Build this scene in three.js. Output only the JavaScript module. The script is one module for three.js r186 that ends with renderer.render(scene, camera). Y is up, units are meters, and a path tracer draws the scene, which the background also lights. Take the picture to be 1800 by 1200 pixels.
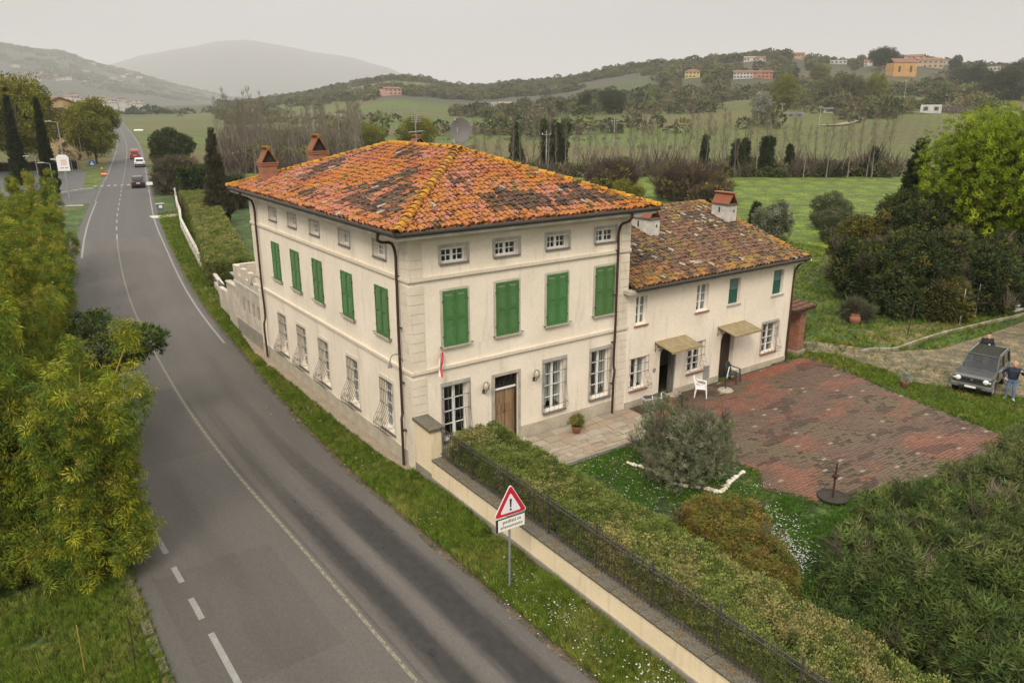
import * as THREE from 'three';
import { mergeGeometries, mergeVertices, toCreasedNormals } from 'three/addons/utils/BufferGeometryUtils.js';
import { RoundedBoxGeometry } from 'three/addons/geometries/RoundedBoxGeometry.js';
import { MarchingCubes } from 'three/addons/objects/MarchingCubes.js';

// ---------------------------------------------------------------- camera, sky, sun, exposure
const scene = new THREE.Scene();
const CAM = { f: 1326.07, pitch: 0.3001, yaw: 0.6146, roll: -0.002, x: -11.268, y: 12.404, z: 21.884 };
const camera = new THREE.PerspectiveCamera(48.69, 1.5, 0.3, 40000);
camera.position.set(CAM.x, CAM.y, CAM.z);
camera.rotation.order = 'YXZ';
camera.rotation.set(-CAM.pitch, -CAM.yaw, CAM.roll);
const renderer = new THREE.WebGLRenderer({ antialias: true });
renderer.toneMapping = THREE.LinearToneMapping;
renderer.toneMappingExposure = 1.78;
renderer.shadowMap.enabled = true;
renderer.shadowMap.type = THREE.PCFSoftShadowMap;

// value noise
function hash2(x, y, s = 0) {
  let h = Math.imul(x | 0, 374761393) ^ Math.imul(y | 0, 668265263) ^ Math.imul(s | 0, 2147483647 ^ 0x5bd1e995);
  h = Math.imul(h ^ (h >>> 13), 1274126177); h ^= h >>> 16;
  return (h >>> 0) / 4294967296;
}
function vnoise(x, y, s = 0, per = 0) {
  const xi = Math.floor(x), yi = Math.floor(y); let u = x - xi, v = y - yi;
  u = u * u * (3 - 2 * u); v = v * v * (3 - 2 * v);
  const w = per ? (n) => ((n % per) + per) % per : (n) => n;
  const a = hash2(w(xi), w(yi), s), b = hash2(w(xi + 1), w(yi), s), c = hash2(w(xi), w(yi + 1), s), d = hash2(w(xi + 1), w(yi + 1), s);
  return a + (b - a) * u + (c - a) * v + (a - b - c + d) * u * v;
}
function fbm(x, y, oct = 4, s = 0, per = 0) {
  let v = 0, a = 0.5, n = 0;
  for (let o = 0; o < oct; o++) { v += a * vnoise(x, y, s + o * 17, per); n += a; a *= 0.5; x *= 2; y *= 2; per *= 2; }
  return v / n;
}
const rng = (seed) => () => { seed = (seed + 0x6D2B79F5) | 0; let t = Math.imul(seed ^ (seed >>> 15), 1 | seed); t = (t + Math.imul(t ^ (t >>> 7), 61 | t)) ^ t; return ((t ^ (t >>> 14)) >>> 0) / 4294967296; };
const lerp = (a, b, t) => a + (b - a) * t, clamp = (x, a = 0, b = 1) => Math.min(b, Math.max(a, x));
const sstep = (a, b, x) => { const t = clamp((x - a) / (b - a)); return t * t * (3 - 2 * t); };

{ // overcast sky: darker towards the horizon as a closed cloud cover is, with soft uneven cloud
  const W = 256, H = 128, d = new Float32Array(W * H * 4);
  for (let j = 0; j < H; j++) for (let i = 0; i < W; i++) {
    const el = -90 + 180 * (j + 0.5) / H, se = Math.sin(Math.max(0, el) * Math.PI / 180);
    const az = i / W * Math.PI * 2;
    const cl = fbm(Math.cos(az) * 2.2 + 5, Math.sin(az) * 2.2 + el * 0.05, 4, 3);
    const L = 0.195 * (1 + 6.1 * se) * (0.84 + 0.32 * cl);
    d.set([L * 1.0, L * 0.985, L * 0.966, 1], (j * W + i) * 4);
  }
  const t = new THREE.DataTexture(d, W, H, THREE.RGBAFormat, THREE.FloatType);
  t.mapping = THREE.EquirectangularReflectionMapping; t.magFilter = THREE.LinearFilter; t.needsUpdate = true;
  scene.background = t; scene.environment = t;
}
const sun = new THREE.DirectionalLight(0xfff3e2, 1.5);
sun.position.set(-60, 80, 54); sun.target.position.set(5, 0, -4);
sun.castShadow = true; sun.shadow.radius = 36; sun.shadow.mapSize.set(2048, 2048);
Object.assign(sun.shadow.camera, { left: -70, right: 70, top: 70, bottom: -70, near: 1, far: 320 });
scene.add(sun, sun.target);
scene.fog = new THREE.FogExp2(0xd8d7d5, 0.000145);

// a pixel of the 1800 x 1200 photograph as a direction, used to work out where far things stand
function pixelRay(px, py) {
  const cr = Math.cos(CAM.roll), sr = Math.sin(CAM.roll), X0 = px - 900, Y0 = py - 600;
  const X = (X0 * cr + Y0 * sr) / CAM.f, Y = (-X0 * sr + Y0 * cr) / CAM.f;
  const s = Math.sin(CAM.yaw), c = Math.cos(CAM.yaw), sp = Math.sin(CAM.pitch), cp = Math.cos(CAM.pitch);
  return { x: s * cp + c * X - s * sp * Y, y: -sp - cp * Y, z: -c * cp + s * X + c * sp * Y };
}

// ---------------------------------------------------------------- geometry helpers
const V = (x, y, z) => new THREE.Vector3(x, y, z);
const ni = (g) => { const r = g.index ? g.toNonIndexed() : g; for (const k of Object.keys(r.attributes)) if (!['position', 'normal', 'uv', 'color'].includes(k)) r.deleteAttribute(k); return r; };
function box(w, h, d, x = 0, y = 0, z = 0, rx = 0, ry = 0, rz = 0) {
  const g = ni(new THREE.BoxGeometry(w, h, d));
  if (rx) g.rotateX(rx); if (rz) g.rotateZ(rz); if (ry) g.rotateY(ry);
  return g.translate(x, y, z);
}
const box2 = (x0, x1, y0, y1, z0, z1) => box(x1 - x0, y1 - y0, z1 - z0, (x0 + x1) / 2, (y0 + y1) / 2, (z0 + z1) / 2);
function rbox(w, h, d, r, x = 0, y = 0, z = 0, seg = 1) { return ni(new RoundedBoxGeometry(w, h, d, seg, r)).translate(x, y, z); }
function cyl(r0, r1, h, x = 0, y = 0, z = 0, seg = 12) { return ni(new THREE.CylinderGeometry(r1, r0, h, seg)).translate(x, y + h / 2, z); }
function bar(p, q, r, seg = 5, r2 = r) {
  const a = V(...p), b = V(...q), d = b.clone().sub(a), L = d.length();
  const g = ni(new THREE.CylinderGeometry(r2, r, L, seg, 1));
  g.applyQuaternion(new THREE.Quaternion().setFromUnitVectors(V(0, 1, 0), d.normalize()));
  return g.translate((p[0] + q[0]) / 2, (p[1] + q[1]) / 2, (p[2] + q[2]) / 2);
}
function tube(pts, r, seg = 6, n = 0, closed = false) {
  const c = new THREE.CatmullRomCurve3(pts.map((p) => V(...p)), closed, 'centripetal');
  return ni(new THREE.TubeGeometry(c, n || pts.length * 4, r, seg, closed));
}
function poly(pts, holes = []) {
  const s = new THREE.Shape(pts.map(([x, y]) => new THREE.Vector2(x, y)));
  for (const h of holes) s.holes.push(new THREE.Path(h.map(([x, y]) => new THREE.Vector2(x, y))));
  return s;
}
function prism(pts, depth, bevel = 0, holes = []) {
  return ni(new THREE.ExtrudeGeometry(poly(pts, holes), { depth, bevelEnabled: bevel > 0, bevelSize: bevel, bevelThickness: bevel, bevelSegments: 1, steps: 1, curveSegments: 8 }));
}
function lathe(pts, seg = 16) { return ni(new THREE.LatheGeometry(pts.map(([x, y]) => new THREE.Vector2(x, y)), seg)); }
function flat(pts, y = 0) { // horizontal sheet from [x, z] points
  const g = ni(new THREE.ShapeGeometry(poly(pts.map(([x, z]) => [x, -z]))));
  g.rotateX(-Math.PI / 2); return g.translate(0, y, 0);
}
function uvm(g) { // uv in metres from the dominant axis of each face
  const p = g.attributes.position, n = g.attributes.normal, uv = new Float32Array(p.count * 2);
  for (let i = 0; i < p.count; i += 3) {
    let ax = 0, ay = 0, az = 0;
    for (let k = 0; k < 3; k++) { ax += Math.abs(n.getX(i + k)); ay += Math.abs(n.getY(i + k)); az += Math.abs(n.getZ(i + k)); }
    for (let k = 0; k < 3 && i + k < p.count; k++) {
      const x = p.getX(i + k), y = p.getY(i + k), z = p.getZ(i + k);
      const [u, v] = ay >= ax && ay >= az ? [x, z] : ax >= az ? [z, y] : [x, y];
      uv[(i + k) * 2] = u; uv[(i + k) * 2 + 1] = v;
    }
  }
  g.setAttribute('uv', new THREE.BufferAttribute(uv, 2)); return g;
}
function tint(g, c) { const n = g.attributes.position.count, a = new Float32Array(n * 3); for (let i = 0; i < n; i++) a.set(c, i * 3); g.setAttribute('color', new THREE.BufferAttribute(a, 3)); return g; }
const merge = (list) => (list.length > 1 ? mergeGeometries(list) : list[0]);
const names = new Map();
const numbered = (n) => { const k = names.get(n) || 0; names.set(n, k + 1); return k ? n + '_' + String(k).padStart(3, '0') : n; };
function part(name, geos, mat, parent, m4, keepUv) {
  const g = merge(Array.isArray(geos) ? geos.flat(3) : [geos]); if (!keepUv) uvm(g);
  const m = new THREE.Mesh(g, mat); m.name = name; m.castShadow = m.receiveShadow = true;
  if (m4) m.applyMatrix4(m4);
  if (parent) parent.add(m);
  return m;
}
function tag(o, label, category, group, kind) { o.userData.label = label; if (category) o.userData.category = category; if (group) o.userData.group = group; if (kind) o.userData.kind = kind; return o; }
function thing(name, label, category, [x, y, z] = [0, 0, 0], turn = 0, group) {
  const o = new THREE.Group(); o.name = numbered(name); o.position.set(x, y, z); o.rotation.y = turn; scene.add(o);
  return tag(o, label, category, group);
}
function struct(name, geos, mat, label, keepUv) { const m = part(numbered(name), geos, mat, scene, null, keepUv); return tag(m, label, null, null, 'structure'); }
function dup(o, pos, turn = 0, scale = 1, label, group) {
  const c = o.clone(); c.name = numbered(o.name.replace(/_\d{3}$/, '')); c.position.set(...pos); c.rotation.y = turn;
  if (Array.isArray(scale)) c.scale.set(...scale); else c.scale.setScalar(scale);
  c.userData = { ...o.userData }; if (label) c.userData.label = label; if (group) c.userData.group = group;
  scene.add(c); return c;
}

// ---------------------------------------------------------------- textures and materials
function tex(n, fn, rep = 1, srgb = true) { // n x n texture, fn(u, v) -> [r, g, b] 0..1 (sRGB when srgb)
  const d = new Uint8Array(n * n * 4);
  for (let j = 0; j < n; j++) for (let i = 0; i < n; i++) { const c = fn(i / n, j / n); const k = (j * n + i) * 4; d[k] = clamp(c[0]) * 255; d[k + 1] = clamp(c[1]) * 255; d[k + 2] = clamp(c[2]) * 255; d[k + 3] = 255; }
  const t = new THREE.DataTexture(d, n, n); t.wrapS = t.wrapT = THREE.RepeatWrapping; t.magFilter = THREE.LinearFilter; t.minFilter = THREE.LinearMipmapLinearFilter; t.generateMipmaps = true;
  if (srgb) t.colorSpace = THREE.SRGBColorSpace; t.repeat.set(rep, rep); t.needsUpdate = true; return t;
}
const gray = (v) => [v, v, v];
const rep = (t, r) => { const c = t.clone(); c.repeat.set(r, r); c.needsUpdate = true; return c; };
const grain = tex(512, (u, v) => { const a = fbm(u * 6, v * 6, 4, 1, 6), b = fbm(u * 64, v * 64, 2, 9, 64); return gray(0.82 + 0.22 * (a - 0.5) + 0.12 * (b - 0.5)); });
const stain = tex(512, (u, v) => { const a = fbm(u * 3, v * 3, 5, 21, 3), s = fbm(u * 24, v * 3, 3, 33, 0), b = fbm(u * 90, v * 90, 1, 5, 90); const k = 0.97 + 0.13 * (a - 0.5) + 0.04 * (b - 0.5) - 0.05 * sstep(0.6, 0.8, s); return [k, k * 0.995, k * (0.985 + 0.03 * (a - 0.5))]; });
const rough = tex(256, (u, v) => gray(fbm(u * 20, v * 20, 4, 77, 20)), 1, false);
const speck = tex(512, (u, v) => { const b = fbm(u * 128, v * 128, 2, 14, 128), a = fbm(u * 5, v * 5, 4, 4, 5); return gray(0.8 + 0.36 * (b - 0.5) + 0.16 * (a - 0.5)); });
const moss = tex(512, (u, v) => { const a = fbm(u * 14, v * 14, 4, 61, 14), b = fbm(u * 40, v * 40, 3, 62, 40); const k = 0.72 + 0.5 * (b - 0.5), y = sstep(0.55, 0.7, a); return [k * lerp(1, 1.1, y), k * lerp(1, 0.98, y), k * lerp(1, 0.75, y)]; });
const leafy = tex(512, (u, v) => { const a = fbm(u * 8, v * 8, 5, 81, 8), b = fbm(u * 70, v * 70, 3, 82, 70), k = 0.62 + 0.5 * (a - 0.5) + 0.7 * (b - 0.5); return [k * (1.02 + 0.2 * (a - 0.5)), k, k * 0.9]; });
const crust = tex(512, (u, v) => { const a = fbm(u * 9, v * 9, 4, 161, 9), b = fbm(u * 26, v * 26, 3, 162, 26), o = fbm(u * 12, v * 12, 3, 163, 12), g = fbm(u * 80, v * 80, 2, 164, 80); let k = 0.86 + 0.3 * (g - 0.5); const d = sstep(0.52, 0.66, 0.55 * a + 0.45 * b); k *= lerp(1, 0.42, d); const y = sstep(0.56, 0.66, o) * (1 - d); return [k, k * lerp(1, 0.93, y), k * lerp(1, 0.55, y)]; });
const wood = tex(256, (u, v) => { const a = fbm(u * 30, v * 2, 4, 41, 0), k = 0.75 + 0.5 * (a - 0.5); return [k, k * 0.97, k * 0.93]; });
const C = (r, g, b) => new THREE.Color().setRGB(r, g, b);
function mat(r, g, b, o = {}) { return new THREE.MeshStandardMaterial({ color: C(r, g, b), roughness: 0.85, ...o }); }
const M = {
  plaster: mat(0.82, 0.73, 0.6, { map: rep(stain, 0.23), bumpMap: rep(rough, 0.7), bumpScale: 0.004, roughness: 0.93 }),
  plaster2: mat(0.82, 0.73, 0.605, { map: rep(stain, 0.19), bumpMap: rep(rough, 0.6), bumpScale: 0.008, roughness: 0.93 }),
  plinth: mat(0.68, 0.6, 0.46, { map: rep(grain, 0.5), bumpMap: rep(rough, 1), bumpScale: 0.006 }),
  stoneTrim: mat(0.60, 0.53, 0.42, { map: rep(grain, 0.8), bumpMap: rep(rough, 2), bumpScale: 0.003 }),
  greyTrim: mat(0.62, 0.57, 0.5, { map: rep(grain, 0.8), bumpMap: rep(rough, 2), bumpScale: 0.002 }),
  sill: mat(0.27, 0.25, 0.23, { map: rep(grain, 1.4) }),
  trim: mat(0.70, 0.62, 0.50, { map: rep(stain, 0.6), bumpMap: rep(rough, 2), bumpScale: 0.003 }),
  weathered: mat(0.74, 0.65, 0.52, { map: rep(grain, 0.35), bumpMap: rep(rough, 1), bumpScale: 0.003 }),
  eave: mat(0.72, 0.67, 0.56, { map: rep(grain, 0.4) }),
  green: mat(0.085, 0.25, 0.06, { roughness: 0.6, map: rep(grain, 1.1) }),
  greenFaded: mat(0.12, 0.32, 0.10, { roughness: 0.6, map: rep(wood, 1.1) }),
  white: mat(0.78, 0.77, 0.74, { roughness: 0.5 }),
  iron: mat(0.07, 0.062, 0.058, { roughness: 0.6, metalness: 0.3 }),
  ironGrey: mat(0.2, 0.185, 0.17, { roughness: 0.6, metalness: 0.3 }),
  copper: mat(0.085, 0.042, 0.028, { roughness: 0.55, metalness: 0.2, map: rep(grain, 2) }),
  gutter: mat(0.07, 0.055, 0.04, { roughness: 0.7, map: rep(moss, 1.2) }),
  glass: new THREE.MeshPhysicalMaterial({ color: C(0.9, 0.93, 0.92), roughness: 0.03, transmission: 1, thickness: 0, ior: 1.5 }),
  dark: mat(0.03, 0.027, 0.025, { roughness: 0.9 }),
  curtain: mat(0.62, 0.6, 0.55, { roughness: 0.95, side: THREE.DoubleSide }),
  doorWood: mat(0.45, 0.3, 0.17, { map: rep(wood, 0.6), roughness: 0.6 }),
  darkWood: mat(0.07, 0.045, 0.03, { map: rep(wood, 0.6), roughness: 0.7 }),
  brick: mat(0.42, 0.17, 0.09, { map: rep(grain, 2.2), vertexColors: true }),
  brickPlain: mat(0.46, 0.2, 0.11, { map: rep(grain, 2.2) }),
  mortar: mat(0.42, 0.37, 0.3, { map: rep(speck, 1.2) }),
  tile: mat(1.0, 1.0, 1.0, { vertexColors: true, map: rep(crust, 0.62), roughness: 0.92 }),
  concrete: mat(0.40, 0.36, 0.29, { map: rep(speck, 0.7), bumpMap: rep(rough, 1), bumpScale: 0.006 }),
  capStone: mat(0.24, 0.215, 0.16, { map: rep(moss, 0.9), bumpMap: rep(rough, 2), bumpScale: 0.012 }),
  cream: mat(0.78, 0.65, 0.445, { map: rep(stain, 0.3), bumpMap: rep(rough, 0.8), bumpScale: 0.005 }),
  galv: mat(0.36, 0.37, 0.38, { roughness: 0.45, metalness: 0.6 }),
  black: mat(0.012, 0.012, 0.013, { roughness: 0.5 }),
  rubber: mat(0.015, 0.015, 0.015, { roughness: 0.9 }),
  bark: mat(0.13, 0.1, 0.075, { map: rep(wood, 2) }),
  barkPale: mat(0.24, 0.2, 0.16, { map: rep(wood, 2) }),
  rust: mat(0.09, 0.045, 0.028, { roughness: 0.9, map: rep(moss, 2) }),
  terracotta: mat(0.42, 0.16, 0.085, { map: rep(grain, 3) }),
  soil: mat(0.05, 0.035, 0.022),
  awning: mat(0.42, 0.33, 0.17, { map: rep(grain, 1), roughness: 0.6 }),
  plasticWhite: mat(0.82, 0.82, 0.8, { roughness: 0.35 }),
  stone: mat(0.55, 0.49, 0.38, { map: rep(speck, 1.5), vertexColors: true }),
  pale: mat(0.6, 0.58, 0.53, { map: rep(grain, 1) }),
};
// ---------------------------------------------------------------- terrain: a flat valley floor, hills behind
function ridge(points, tree) { // [px, py, distance] of a skyline -> azimuth, height, distance
  return points.map(([px, py, d]) => { const r = pixelRay(px, py), h = Math.hypot(r.x, r.z); return { a: Math.atan2(r.x, -r.z), h: CAM.y + d * r.y / h - tree, d }; });
}
const ridgeA = ridge([[-500, 176, 1500], [250, 172, 1500], [420, 168, 1500], [500, 156, 1450], [560, 145, 1400], [640, 130, 1400], [690, 121, 1400], [740, 125, 1380], [790, 137, 1350], [840, 140, 1300], [900, 131, 1250], [960, 128, 1220], [1010, 122, 1200], [1060, 108, 1180], [1120, 98, 1150], [1200, 91, 1120], [1280, 83, 1100], [1340, 76, 1080], [1400, 82, 1060], [1450, 88, 1050], [1500, 90, 1050], [1560, 82, 1060], [1620, 86, 1050], [1700, 95, 1040], [1800, 96, 1030], [2100, 95, 1000], [2700, 130, 950]], 13);
const ridgeB = ridge([[-900, 110, 4680], [-500, 84, 4940], [-200, 74, 5200], [0, 79, 5460], [60, 86, 5590], [110, 90, 5590], [170, 112, 5590], [240, 128, 5590], [310, 152, 5590], [400, 172, 5590], [520, 184, 5590]], 6);
const ridgeC = ridge([[60, 150, 11400], [180, 112, 11400], [250, 94, 11250], [310, 84, 11100], [380, 72, 10950], [440, 71, 10800], [500, 84, 10800], [560, 96, 10800], [620, 106, 10800], [680, 120, 10800], [760, 150, 10800], [850, 178, 10800]], 0);
function along(r, a) {
  if (a <= r[0].a) return { h: r[0].h * sstep(0.5, 0, r[0].a - a), d: r[0].d };
  const e = r[r.length - 1];
  if (a >= e.a) return { h: e.h * sstep(0.5, 0, a - e.a), d: e.d };
  let i = 1; while (r[i].a < a) i++;
  const t = (a - r[i - 1].a) / (r[i].a - r[i - 1].a);
  return { h: lerp(r[i - 1].h, r[i].h, t), d: lerp(r[i - 1].d, r[i].d, t) };
}
function terrain(x, z) {
  const dx = x - CAM.x, dz = z - CAM.z, d = Math.hypot(dx, dz), a = Math.atan2(dx, -dz);
  if (d < 230) return 0;
  const A = along(ridgeA, a), B = along(ridgeB, a), Cc = along(ridgeC, a);
  const start = 300, tA = clamp((d - start) / (A.d - start));
  let y = A.h * (d <= A.d ? Math.pow(tA, 1.25) * (1 - 0.12 * Math.sin(tA * Math.PI)) : lerp(1, 0.35, sstep(A.d, A.d * 1.7, d)));
  y += (d > 380 ? sstep(380, 700, d) * (d < A.d * 0.94 ? 1 : sstep(A.d * 1.0, A.d * 0.94, d)) : 0) * 16 * (fbm(x / 190, z / 190, 4, 5) - 0.5) * clamp(A.h / 60);
  const bB = B.h * Math.pow(sstep(1700, B.d, d), 1.3) * (d > B.d ? lerp(1, 0.6, sstep(B.d, B.d * 1.4, d)) : 1) * (d > 1700 ? 1 : 0) + (d > 1700 && d < B.d * 0.97 ? 60 * (fbm(x / 600, z / 600, 4, 6) - 0.5) * sstep(1900, 2600, d) * clamp(B.h / 150) : 0);
  const bC = Cc.h * sstep(7000, Cc.d, d) + (Cc.h > 20 ? 110 * (fbm(x / 1100, z / 1100, 4, 19) - 0.5) * sstep(7400, 9500, d) : 0);
  return Math.max(y * (d > 1500 ? sstep(3000, 1800, d) : 1), bB, bC, 0);
}
function onTerrain(px, py, min = 200) { // where the sight line through a pixel meets the terrain
  const r = pixelRay(px, py), h = Math.hypot(r.x, r.z);
  for (let d = min; d < 9000; d *= 1.004) {
    const x = CAM.x + r.x / h * d, z = CAM.z + r.z / h * d, y = CAM.y + r.y / h * d, t = terrain(x, z);
    if (y <= t) return { x, y: t, z, d };
  }
  const d = 1000; return { x: CAM.x + r.x / h * d, y: terrain(CAM.x + r.x / h * d, CAM.z + r.z / h * d), z: CAM.z + r.z / h * d, d };
}
const px2m = (n, d) => n * d / CAM.f;
function groundColor(x, z) {
  const d = Math.hypot(x - CAM.x, z - CAM.z);
  const n = fbm(x / 7, z / 7, 4, 2), n2 = fbm(x / 38, z / 38, 3, 8);
  let c = [0.085 + 0.04 * n, 0.15 + 0.05 * n2, 0.014 + 0.01 * n];
  if (n > 0.58) c = [lerp(c[0], 0.14, (n - 0.58) * 2), lerp(c[1], 0.14, (n - 0.58) * 2), lerp(c[2], 0.05, (n - 0.58) * 2)];
  const along1 = (x * 0.55 - z * 0.83); // depth along the view
  if (x > 34 && along1 < 138 && along1 > 38) { const k = 0.9 + 0.2 * n2; c = [0.21 * k, 0.325 * k, 0.006 * k]; }
  else if (d > 140) {
    // fields: cells of their own colour, rows running along them
    const cx = x / 90 + 0.35 * fbm(x / 60, z / 60, 2, 31), cz = z / 55 + 0.35 * fbm(x / 60, z / 60, 2, 32);
    const k = hash2(Math.floor(cx), Math.floor(cz), 5), v = 0.85 + 0.3 * n;
    const F = [[0.10, 0.165, 0.018], [0.125, 0.16, 0.03], [0.15, 0.145, 0.06], [0.115, 0.18, 0.014], [0.11, 0.15, 0.025], [0.12, 0.135, 0.045]][Math.floor(k * 6)];
    c = [F[0] * v * 1.5, F[1] * v * 1.38, F[2] * v * 0.62];
    if (d > 700) { const w = sstep(0.4, 0.6, fbm(x / 230, z / 230, 3, 55)); c = [lerp(c[0], 0.11, w), lerp(c[1], 0.115, w), lerp(c[2], 0.055, w)]; }
    if (d > 1700) { const w = fbm(x / 300, z / 300, 4, 15); c = [0.07 + 0.05 * w, 0.08 + 0.05 * w, 0.04 + 0.03 * w]; }
  }
  return c;
}
{
  const A = [], R = [0.0];
  for (let r = 3; r < 14500; r *= r < 160 ? 1.035 : r < 1500 ? 1.028 : 1.05) R.push(r);
  R.push(24000);
  const a0 = CAM.yaw - 0.85, a1 = CAM.yaw + 0.85;
  for (let i = 0; i <= 330; i++) A.push(lerp(a0, a1, i / 330));
  for (let i = 1; i <= 60; i++) A.push(lerp(a1, a0 + Math.PI * 2, i / 60));
  const P = [], Cc = [], U = [], I = [], w = A.length;
  for (const r of R) for (const a of A) {
    const x = CAM.x + Math.sin(a) * r, z = CAM.z - Math.cos(a) * r;
    P.push(x, terrain(x, z), z); Cc.push(...groundColor(x, z)); U.push(x, z);
  }
  for (let j = 0; j < R.length - 1; j++) for (let i = 0; i < w - 1; i++) { const k = j * w + i; if (j) I.push(k, k + 1, k + w); I.push(k + 1, k + w + 1, k + w); }
  const g = new THREE.BufferGeometry();
  g.setAttribute('position', new THREE.Float32BufferAttribute(P, 3)); g.setAttribute('color', new THREE.Float32BufferAttribute(Cc, 3)); g.setAttribute('uv', new THREE.Float32BufferAttribute(U, 2));
  g.setIndex(I); g.computeVertexNormals();
  if (g.attributes.normal.getY(5) < 0) { for (let i = 0; i < I.length; i += 3) { const t = I[i]; I[i] = I[i + 1]; I[i + 1] = t; } g.setIndex(I); g.computeVertexNormals(); }
  const m = new THREE.Mesh(g, new THREE.MeshStandardMaterial({ color: C(1.0, 1.0, 1.0), vertexColors: true, map: rep(leafy, 0.11), roughness: 0.96 }));
  m.name = 'ground'; m.receiveShadow = m.castShadow = true; scene.add(m); tag(m, 'green fields and wooded hills of the valley', null, null, 'structure');
}

// ---------------------------------------------------------------- road
const roadPts = [[-4.2, 60], [-4.5, 36], [-4.7, 22], [-4.93, 11], [-5.12, 3], [-5.33, -4], [-5.3, -10], [-5.0, -17], [-4.2, -29], [-2.75, -43], [0.9, -70], [7.25, -108], [18.2, -172], [39, -300], [89, -660], [137, -1030]];
const roadCurve = new THREE.CatmullRomCurve3(roadPts.map(([x, z]) => V(x, 0, z)), false, 'centripetal');
const roadLen = roadCurve.getLength(); roadCurve.arcLengthDivisions = 800; roadCurve.updateArcLengths();
const roadAt = (s) => { const p = roadCurve.getPointAt(clamp(s / roadLen)), t = roadCurve.getTangentAt(clamp(s / roadLen)); return { p, n: V(-t.z, 0, t.x) }; }; // n points right of travel
const sOfZ = (z) => { let lo = 0, hi = roadLen; for (let i = 0; i < 40; i++) { const m = (lo + hi) / 2; if (roadAt(m).p.z > z) lo = m; else hi = m; } return lo; };
function ribbon(s0, s1, o0, o1, y, step = 1.5, jag = 0) {
  const P = [], N = [], U = [], n = Math.max(1, Math.ceil((s1 - s0) / step));
  const row = (i) => { const s = lerp(s0, s1, i / n), r = roadAt(s), a = (typeof o0 === 'function' ? o0(s, r) : o0), b = (typeof o1 === 'function' ? o1(s, r) : o1); const yy = y + terrain(r.p.x, r.p.z) + (Math.hypot(r.p.x, r.p.z) > 250 ? 0.25 : 0); return [r.p.x + r.n.x * a, yy, r.p.z + r.n.z * a, r.p.x + r.n.x * b, yy, r.p.z + r.n.z * b, s, a, b]; };
  for (let i = 0; i < n; i++) {
    const A = row(i), B = row(i + 1);
    P.push(A[0], A[1], A[2], A[3], A[4], A[5], B[0], B[1], B[2], A[3], A[4], A[5], B[3], B[4], B[5], B[0], B[1], B[2]);
    U.push(A[7], A[6], A[8], A[6], B[7], B[6], A[8], A[6], B[8], B[6], B[7], B[6]);
    for (let k = 0; k < 6; k++) N.push(0, 1, 0);
  }
  const g = new THREE.BufferGeometry(); g.setAttribute('position', new THREE.Float32BufferAttribute(P, 3)); g.setAttribute('normal', new THREE.Float32BufferAttribute(N, 3)); g.setAttribute('uv', new THREE.Float32BufferAttribute(U, 2)); return g;
}
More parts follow.
